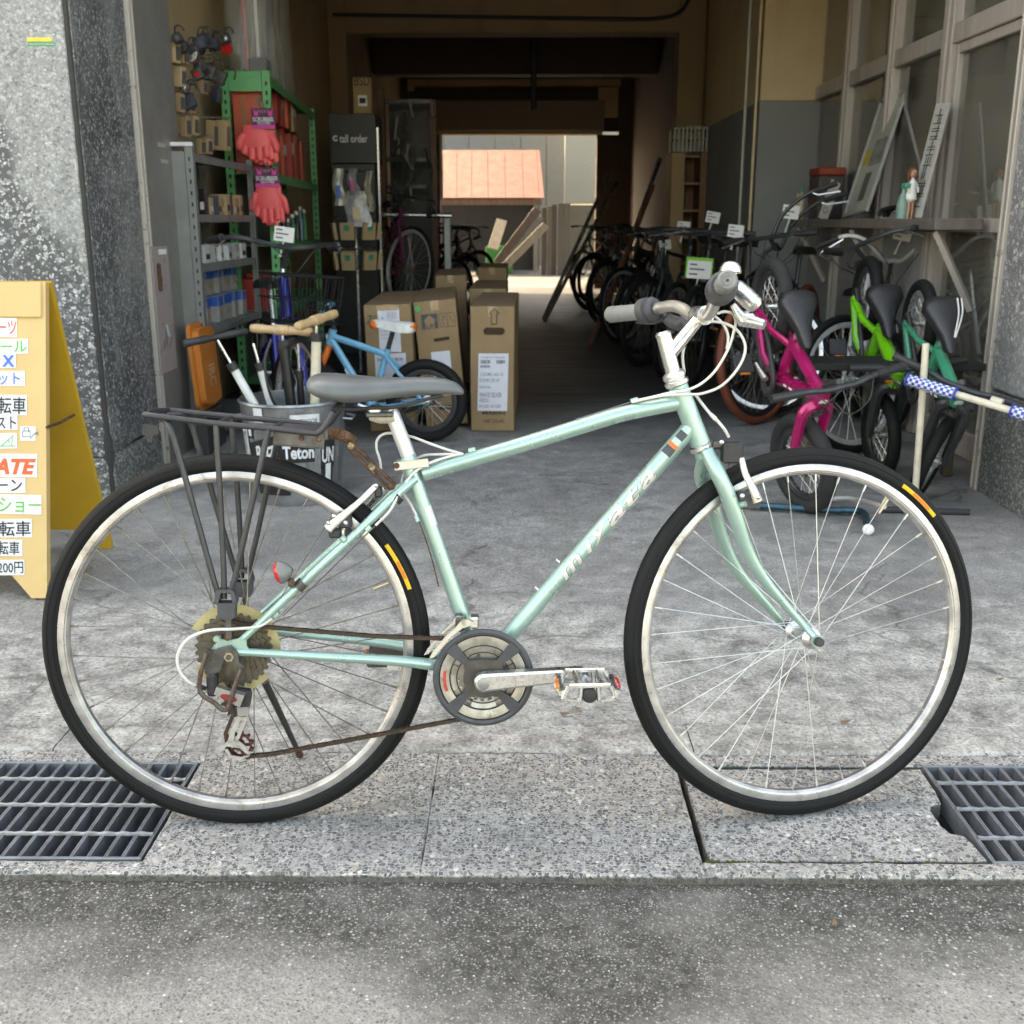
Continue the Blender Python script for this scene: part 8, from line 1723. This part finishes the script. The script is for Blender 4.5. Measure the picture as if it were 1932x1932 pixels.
# ---- green rack
MGRN = mat("rack_green", (0.075, 0.33, 0.125), 0.45, var=0.08, scale=6, dirt=((0.05, 0.2, 0.08), 0.66))
gr = thing("green_rack", "tall green steel rack filled with red parts boxes", "rack")
YG = 6.5; pg1, pg2 = P(508, 133, YG), P(415, 130, YG); zg = pg1.z
gyaw = 3.9; GM = T(pg1.x, YG, 0) @ RZ(gyaw); gr.matrix_local = GM; WG, LG = pg1.x - pg2.x, 2.15
def gpost(x, y):
    o_ = MB().box((x - 0.045, y, 0), (x, y + 0.003, zg), 0.001); o_.box((x - 0.003, y + 0.0032, 0), (x, y + 0.045, zg)); po = o_.build("post", MGRN, gr); q = MB(); z = 0.1
    while z < zg - 0.05:
        q.box((x - 0.028, y - 0.0008, z), (x - 0.016, y + 0.0002, z + 0.022)); q.box((x - 0.0002, y + 0.018, z), (x + 0.0008, y + 0.028, z + 0.022)); z += 0.05
    stuff(q.build("slots", MHOLE, po))
for x in (0.0, -WG + 0.045):
    for y in (0.0, LG): gpost(x, y)
MB().box((-WG + 0.047, 0.0, zg - 0.11), (-0.047, 0.004, zg - 0.002), 0.001).build("end_beam", MGRN, gr); MB().box((-WG + 0.047, -0.003, zg - 0.04), (-0.047, -0.0002, zg - 0.004), 0.001).build("end_rib", MGRN, gr)
glev = [zg - 0.03, P(560, 345, 8.2).z, P(570, 453, 8.3).z, 0.55, 0.12]
for z in glev:
    MB().box((-WG + 0.01, 0.006, z - 0.004), (-0.006, LG + 0.04, z)).build("shelf_sheet", MGRN, gr); MB().box((-0.0045, 0.048, z - 0.05), (-0.002, LG - 0.002, z + 0.001)).build("shelf_beam", MGRN, gr)
MB().box((-WG + 0.002, 0.01, 0.0), (-WG + 0.006, LG + 0.03, zg - 0.15)).build("back_sheet", mat("rack_back", (0.10, 0.095, 0.085), 0.7), gr)
MREDB = mat("parts_red", (0.34, 0.025, 0.02), 0.4, var=0.15, scale=10); MREDB2 = mat("parts_orange_red", (0.50, 0.075, 0.03), 0.4)
random.seed(11)
for j, (z, n, lab, hh_) in enumerate(((glev[1], 12, "red parts box on the green rack's upper level", 0.30), (glev[1] + 0.305, 9, "red parts box stacked highest in the green rack", 0.20), (glev[3], 8, "red parts box low in the green rack", 0.22))):
    y = 0.30 if j < 2 else 0.02
    for i in range(n):
        d_ = random.uniform(0.09, 0.16); h_ = hh_ * random.uniform(0.8, 1.05); x1 = -0.02 - random.uniform(0, 0.05)
        if y + d_ > LG - 0.05: break
        t = thing("parts_box", f"{lab}, {ORD[i]} from the gloves", "box", GM @ T(0, y, z + 0.001), "red parts boxes, tier %s" % oz[j]); MB().box((-WG + 0.03, 0, 0), (x1, d_ - 0.006, h_), 0.002).build("carton", [MREDB, MREDB2, MREDB, MBOXP][(i * 3 + j) % 4], t); MB().box((x1 + 0.0004, 0.01, h_ * 0.55), (x1 + 0.0012, d_ - 0.018, h_ * 0.8)).build("printed_panel", MSTW if i % 3 == 0 else MREDB, t); y += d_
t = thing("carton_panel", "large orange-red carton with printed letters beside the gloves", "box", GM @ T(-WG + 0.05, 0.06, glev[1] + 0.001)); MB().box((0, 0, 0), (WG - 0.09, 0.2, 0.46), 0.003).build("carton", MREDB2, t); obj("lettering", fit_text("LE", 0.05, 0.20, 0.22, 0.42, bold=0.01), mat("dull_print", (0.30, 0.13, 0.05), 0.5), t, T(0, -0.0012, 0) @ RX(90))
for i in range(14):
    y = 0.5 + i * 0.11; r_ = random.uniform(0.018, 0.03); h_ = random.uniform(0.12, 0.22); c_ = [(0.05, 0.2, 0.07), (0.3, 0.03, 0.03), (0.03, 0.03, 0.035), (0.4, 0.4, 0.38), (0.12, 0.22, 0.25), (0.5, 0.12, 0.06)][i % 6]
    nm = ["green", "dark red", "black", "white", "grey-blue", "orange"][i % 6]; t = thing("oil_bottle", f"{nm} oil bottle on the green rack, {ORD[i]} bottle from the gloves", "bottle", GM @ T(-0.07 - 0.04 * (i % 2), y, glev[2] + 0.001), f"{nm} bottles on the green rack")
    MB().lathe([(0.0001, 0), (r_, 0), (r_, h_ * 0.68), (r_ * 0.45, h_ * 0.8), (r_ * 0.4, h_)], 12).build("body", mat("bottle_" + nm.replace(" ", "_").replace("-", "_"), c_, 0.35), t); MB().cyl((0, 0, h_), (0, 0, h_ + 0.025), r_ * 0.5, seg=10).build("cap", MBLKP if i % 2 else MWHITE, t)
# ---- scrubber gloves on hook cards
MGLV = mat("coral_rubber", (0.80, 0.10, 0.105), 0.5, var=0.06, scale=14); MCARD = mat("glove_card", (0.10, 0.012, 0.055), 0.45, var=0.5, scale=16); MPINKP = mat("card_pink", (0.60, 0.05, 0.25), 0.5)
def glove_card(u0, v0, u1, v1, ug0, ug1, vg, Y_, label, lay):
    a, b2 = P(u0, v0, Y_), P(u1, v1, Y_); w_, h_ = b2.x - a.x, a.z - b2.z; t = thing("glove_pack", label, "gloves", T(a.x, Y_, b2.z))
    gl = P(ug0, vg, Y_).x - a.x, P(ug1, vg, Y_).x - a.x; gh = b2.z - P(ug0, vg, Y_).z; wg = gl[1] - gl[0]
    for j in range(lay):
        cxp = (gl[0] + gl[1]) / 2 + (j - (lay - 1) / 2) * 0.022; yo = 0.012 + 0.016 * j; dz = -0.012 * j; ww = wg * 0.40; mir = -1 if j % 2 else 1
        palm = MB().tube([(cxp, yo, 0.02 + dz), (cxp, yo, -gh * 0.12 + dz), (cxp + mir * 0.006, yo, -gh * 0.38 + dz), (cxp + mir * 0.006, yo, -gh * 0.58 + dz)], [ww * 0.78, ww * 0.80, ww * 1.0, ww * 0.92], 16, flat=0.22, smooth=4).build("glove", MGLV, t)
        for f_, (fx, fl_) in enumerate(((-0.72, 0.80), (-0.25, 0.98), (0.24, 1.0), (0.70, 0.90))):
            xb_ = cxp + fx * ww * 0.98; MB().tube([(xb_, yo, -gh * 0.50 + dz), (xb_ + fx * 0.006, yo - 0.002, -gh * (0.5 + (fl_ - 0.5) * 0.6) + dz), (xb_ + fx * 0.010, yo - 0.003, -gh * fl_ + 0.006 + dz), (xb_ + fx * 0.010, yo - 0.003, -gh * fl_ + dz)], [ww * 0.245, ww * 0.235, ww * 0.20, ww * 0.09], 10, flat=0.75).build("finger", MGLV, palm)
        MB().tube([(cxp - mir * ww * 0.7, yo, -gh * 0.16 + dz), (cxp - mir * ww * 1.0, yo - 0.004, -gh * 0.34 + dz), (cxp - mir * ww * 1.14, yo - 0.006, -gh * 0.58 + dz), (cxp - mir * ww * 1.17, yo - 0.006, -gh * 0.65 + dz)], [ww * 0.26, ww * 0.26, ww * 0.21, ww * 0.08], 10, flat=0.75, smooth=2).build("thumb", MGLV, palm)
    cd = MB().box((0, -0.006, 0), (w_, -0.002, h_)).build("header_card", MCARD, t); MB().box((0, -0.0066, 0), (w_, -0.0061, h_ * 0.18)).build("card_band", MPINKP, cd)
    for s_ in (0.12, 0.72): MB().prism([(w_ * s_, h_ * 0.62), (w_ * (s_ + 0.16), h_ * 0.62), (w_ * (s_ + 0.20), h_ * 0.98), (w_ * (s_ + 0.10), h_ * 0.80), (w_ * (s_ - 0.03), h_ * 0.98)], -0.0068, -0.0062).build("card_motif", MPINKP, cd)
    put_text(cd, "SCRUBBER", w_ * 0.05, w_ * 0.95, h_ * 0.34, h_ * 0.56, MSTW, -0.0072, bold=0.02); put_text(cd, "GLOVES", w_ * 0.24, w_ * 0.78, h_ * 0.20, h_ * 0.32, MSTW, -0.0072, bold=0.02); put_text(cd, "MUC-OFF", w_ * 0.36, w_ * 0.64, h_ * 0.76, h_ * 0.90, MBGR, -0.0072)
    MB().tube([(w_ * 0.5, 0.04, h_ + 0.01), (w_ * 0.5, -0.02, h_ + 0.012), (w_ * 0.5, -0.024, h_ + 0.03)], 0.003, 6).build("hook", MSILV, t)
glove_card(474, 204, 520, 243, 456, 524, 304, 6.32, "upper pair of coral rubber gloves under a SCRUBBER card", 3)
glove_card(480, 316, 528, 353, 478, 540, 423, 6.30, "lower pair of coral rubber gloves under a SCRUBBER card", 2)
# ---- clear bag of poles on the rack top
bg_ = thing("plastic_bag", "clear plastic bag of long parts standing on the green rack", "bag", GM @ T(0, 0, zg + 0.002)); random.seed(5)
q = MB(); vs = []; fs = []; n_, m2 = 22, 12
for j in range(m2 + 1):
    for i in range(n_):
        a = 2 * math.pi * i / n_; rr_ = 1.0 + 0.10 * math.sin(3 * a + j * 0.9) + 0.06 * math.sin(7 * a - j * 1.7); vs.append((-WG / 2 + 0.13 * rr_ * math.cos(a), 0.30 + 0.26 * rr_ * math.sin(a), j * 0.085))
for j in range(m2):
    for i in range(n_): k2 = (i + 1) % n_; fs.append((j * n_ + i, j * n_ + k2, (j + 1) * n_ + k2, (j + 1) * n_ + i))
q.add(vs, fs).build("film", m_film("clear_film", 0.22), bg_)
for i, (dx, dy, m_, r_) in enumerate(((-0.15, 0.2, mat("red_pole", (0.35, 0.05, 0.04), 0.4), 0.016), (-0.09, 0.22, MPW, 0.010), (-0.20, 0.35, MBLKM, 0.012), (-0.06, 0.40, MGREYD, 0.010))): MB().tube([(dx, dy, 0.03), (dx - 0.03 + 0.02 * i, dy + 0.02, 0.95)], r_, 8).build("pole", m_, bg_)
MB().box((-0.14, 0.16, 0.002), (-0.03, 0.30, 0.09), 0.01).build("black_part", MBLKP, bg_)
bg2 = thing("plastic_bag", "second clear bag of dark hoops further along the green rack top", "bag", GM @ T(0, 0.75, zg + 0.002)); q = MB()
q.add([(v[0], v[1] * 0.9, v[2] * 1.02) for v in vs], fs).build("film", MATS.get("film2") or m_film("clear_film_b", 0.16), bg2)
for i in range(5): MB().tube([(-0.18 + 0.03 * i, 0.1 + 0.06 * i, 0.01), (-0.20 + 0.03 * i, 0.08 + 0.06 * i, 0.5), (-0.14 + 0.03 * i, 0.14 + 0.06 * i, 0.92)], 0.008, 6, smooth=4).build("hoop", MGREYD, bg2)

# ---- deeper left: black display cabinet, racks, work stand
tc = thing("display_cabinet", "black display cabinet lettered tall order", "cabinet"); YT = 9.0; a, b2 = P(620, 214, YT), P(711, 308, YT); MTCB = mat("cabinet_black", (0.012, 0.012, 0.012), 0.45)
MB().box((a.x, YT, b2.z), (b2.x, YT + 0.4, a.z), 0.004).build("header_box", MTCB, tc); MB().box((a.x, YT + 0.03, 0), (b2.x - 0.02, YT + 0.4, b2.z - 0.002), 0.004).build("lower_body", MTCB, tc); MB().box((b2.x + 0.002, YT + 0.01, 0.4), (b2.x + 0.02, YT + 0.05, a.z - 0.1), 0.003).build("edge_strip", MSILV, tc)
x0_, z0_ = P(641, 268, YT).x, P(641, 269, YT).z; x1_, z1_ = P(694, 268, YT).x, P(641, 254, YT).z; put_text(tc, "tall order", x0_, x1_, z0_, z1_, MSTW, YT - 0.0015, bold=0.015)
cc0 = P(633, 261, YT); MB().prism([(cc0.x + 0.022 * math.cos(R(t_)), cc0.z + 0.022 * math.sin(R(t_))) for t_ in range(30, 340, 20)] + [(cc0.x + 0.011 * math.cos(R(t_)), cc0.z + 0.011 * math.sin(R(t_))) for t_ in range(330, 30, -20)], YT - 0.0015, YT - 0.0005).build("logo_mark", MSTW, tc)
kb = thing("kraft_carton", "kraft carton with a small photo standing on the black cabinet", "box"); a, b2 = P(665, 146, YT + 0.05), P(702, 212, YT + 0.05); MB().box((a.x, YT + 0.05, P(620, 214, YT).z + 0.001), (b2.x, YT + 0.3, a.z), 0.003).build("carton", MKRAFT, kb); p = P(684, 190, YT + 0.05); MB().box((p.x - 0.035, YT + 0.0485, p.z - 0.04), (p.x + 0.035, YT + 0.0495, p.z + 0.04)).build("photo_label", MSTW, kb); MB().box((p.x - 0.025, YT + 0.0475, p.z - 0.02), (p.x + 0.025, YT + 0.0484, p.z + 0.02)).build("photo", MBLACK, kb); put_text(kb, "BSD", p.x - 0.06, p.x + 0.06, p.z + 0.11, p.z + 0.18, MBLACK, YT + 0.0482)
ds = thing("display_stand", "rotating display stand with a chrome pole beside the black cabinet", "stand"); YD = 7.9; p = P(678, 600, YD); MB().cyl((p.x, YD, 0.02), (p.x, YD, P(678, 320, YD).z), 0.012, seg=10).build("pole", MSILV, ds); MB().cyl((p.x, YD, 0), (p.x, YD, 0.02), 0.22, seg=28).build("base", MBLKM, ds)
for v in (325, 412, 470): z = P(678, v, YD).z; MB().lathe([(0.13, 0), (0.137, 0.006), (0.13, 0.012), (0.123, 0.006)], 24, m=T(p.x, YD, z), closed_prof=True).build("ring", MSILV, ds)
for j, (v0, v1, nm) in enumerate(((420, 452, "upper"), (474, 508, "lower"))):
    for i in range(6):
        an = R(200 + 56 * i); zc0 = P(678, v1, YD).z; h_ = P(678, v0, YD).z - zc0; t = thing("stand_pack", f"kraft pack on the {nm} ring of the display stand, {ORD[i]} round from the cabinet side", "pack", T(p.x + 0.15 * math.cos(an), YD + 0.15 * math.sin(an), zc0) @ RZ(math.degrees(an) + 90) @ RX(8), f"kraft packs on the {nm} ring"); MB().box((-0.05, -0.012, 0), (0.05, 0.012, h_), 0.002).build("carton", MBOXP, t); MB().box((-0.02, -0.0135, h_ * 0.55), (0.02, -0.0125, h_ * 0.85)).build("teal_print", MTEALF, t)
for i, (u0, v0, u1, v1, c_, lab) in enumerate(((628, 318, 652, 388, (0.30, 0.30, 0.26), "clear bag with blue strip hanging on the display stand"), (655, 318, 676, 368, (0.22, 0.18, 0.19), "pink-printed pack hanging on the display stand"), (650, 360, 700, 428, (0.28, 0.28, 0.30), "bundle of grey plastic bags hanging on the display stand"), (686, 322, 704, 400, (0.26, 0.25, 0.2), "tan plastic bag hanging on the display stand"))):
    a, b2 = P(u0, v0, YD - 0.16), P(u1, v1, YD - 0.16); t = thing("hanging_bag", lab, "bag", T(a.x, YD - 0.16 + 0.012 * i, b2.z)); w_, h_ = b2.x - a.x, a.z - b2.z; random.seed(i); n_ = 8; vs = []; fs = []
    for j in range(n_ + 1):
        for k2 in range(n_ + 1): vs.append((w_ * k2 / n_ * (0.8 + 0.2 * (1 - j / n_)) + 0.01 * math.sin(j), -0.02 * math.sin(math.pi * k2 / n_) + random.uniform(-0.008, 0.008), h_ * j / n_))
    for j in range(n_):
        for k2 in range(n_): q0 = j * (n_ + 1) + k2; fs.append((q0, q0 + 1, q0 + n_ + 2, q0 + n_ + 1))
    nv = len(vs); vs += [(x, y + 0.02, z) for x, y, z in vs]; fs += [tuple(nv + i2 for i2 in reversed(f_)) for f_ in fs[:]]
    MB().add(vs, fs).build("bag_film", mat("bag_grey%d" % i, c_, 0.3, var=0.35, scale=25, coat=0.4), t); MB().box((w_ * 0.3, -0.03, h_ * 0.2), (w_ * 0.6, -0.026, h_ * 0.55)).build("insert", [MBLB, MPINKP, MPIPE, MKRAFT][i], t)
MCOMP = mat('component_grey', (0.30, 0.29, 0.27), 0.45, 0.4)
# tall dark rack of hanging components
hr = thing("component_rack", "dark timber rack hung with chromed components", "rack"); YH2 = 10.4
for u in (722, 818):
    p = P(u, 300, YH2); MB().box((p.x - 0.03, YH2, 0), (p.x + 0.03, YH2 + 0.06, P(u, 165 if u < 800 else 190, YH2).z), 0.004).build("post", m_wood("rack_post_%d" % u, (0.07, 0.025, 0.014), (0.12, 0.045, 0.025), 0.4), hr)
for v in (190, 300, 352): a, b2 = P(724, v, YH2), P(816, v, YH2); MB().box((a.x, YH2 + 0.062, a.z - 0.02), (b2.x, YH2 + 0.09, a.z + 0.02), 0.003).build("rail", MBLKM, hr)
MB().box((P(726, 300, YH2).x, YH2 + 0.4, 0), (P(816, 300, YH2).x, YH2 + 0.43, P(726, 180, YH2).z)).build("back_board", MTCB, hr); random.seed(21)
for i in range(26):
    u, v = random.choice((742, 755, 765, 772, 800, 812)) + random.uniform(-6, 6), random.uniform(185, 365); p = P(u, v, YH2 - 0.05); L_ = random.uniform(0.10, 0.24)
    CL_ = ["pale grey", "dull dark grey", "black", "matt black"][i % 4]; t = thing("bike_component", f"{CL_} component hanging on the dark rack, {ORD[i // 4]} {CL_} one", "component", T(*p) @ RY(random.uniform(-25, 25)), "components hanging on the dark rack"); MB().tube([(0, 0, 0), (0.008, 0, -L_ * 0.5), (0.03 * (-1) ** i, -0.02, -L_)], [0.014, 0.010, 0.016], 8).build("arm", [MCOMP, MGREYD, MBLKM, MBLKM][i % 4], t); MB().lathe([(0.010, -0.008), (0.015, -0.008), (0.015, 0.008), (0.010, 0.008)], 14, 'Y', m=T(0, 0, 0.01), closed_prof=True).build("clamp_ring", [MGREYD, MBLKM][i % 2], t)
# work stand with a plum bicycle
ws = thing("work_stand", "pale steel work stand with a long horizontal tube", "stand"); YW = 9.6; a, b2 = P(714, 405, YW), P(852, 407, YW)
MB().tube([a, b2], 0.022, 12).build("cross_tube", MSILV, ws); MB().box((P(838, 410, YW).x, YW - 0.03, 0), (P(850, 410, YW).x, YW + 0.03, b2.z - 0.02), 0.004).build("post", mat("stand_grey", (0.34, 0.36, 0.38), 0.5, 0.3), ws)
gbike("road_bicycle", "plum-coloured bicycle with pale rims hung on the work stand", from_front(P(768, 530, 9.2).x, 9.2, -74, 1.0, P(768, 585, 9.2).z), r=0.34, tw=0.03, wb=1.0, frame=MPURF, fork=MPURF, tyre=MTYB, rim=mat("pale_rim", (0.6, 0.6, 0.6), 0.3, 0.4), bar='drop', sh=0.9, hh=0.92, steer=26)
# litter on the apron
MLEAF = mat("dry_leaf", (0.20, 0.12, 0.06), 0.8); random.seed(9)
for i, (u, v) in enumerate(((1065, 1350), (865, 1066 + 260), (1450, 1222), (1090, 1340), (1595, 1365), (1885, 1285), (1575, 2820 * 0.639 - 70))):
    g = G(u, v); a = random.uniform(0, 6.28); s_ = random.uniform(0.006, 0.011) * (0.7 if i == 6 else 1); q = MB(); n_ = 8
    vs = [(s_ * 1.5 * math.cos(2 * math.pi * k2 / n_), s_ * 0.6 * math.sin(2 * math.pi * k2 / n_), 0.001 + 0.003 * abs(math.cos(2 * math.pi * k2 / n_)) ) for k2 in range(n_)]; nv = len(vs); vs += [(x, y, z + 0.0006) for x, y, z in vs]; fs = [tuple(range(nv)), tuple(range(2 * nv - 1, nv - 1, -1))] + [(k2, nv + k2, nv + (k2 + 1) % nv, (k2 + 1) % nv) for k2 in range(nv)]
    o_ = q.add(vs, fs).build("dry_leaf", MLEAF, None, T(g.x, g.y, 0.003 if g.y > 1.62 else -0.012) @ M.Rotation(a, 4, 'Z')); tag(o_, ["dry brown leaf below the pedal", "dry leaf behind the rear tyre's yellow label", "dry leaf seen through the front wheel's hub side", "smaller dry leaf beside the one below the pedal", "dry leaf low behind the front wheel", "dry leaf lying near the chipped slab grating", "dry reddish leaf on the dark road"][i], "leaf", "dry leaves on the ground")
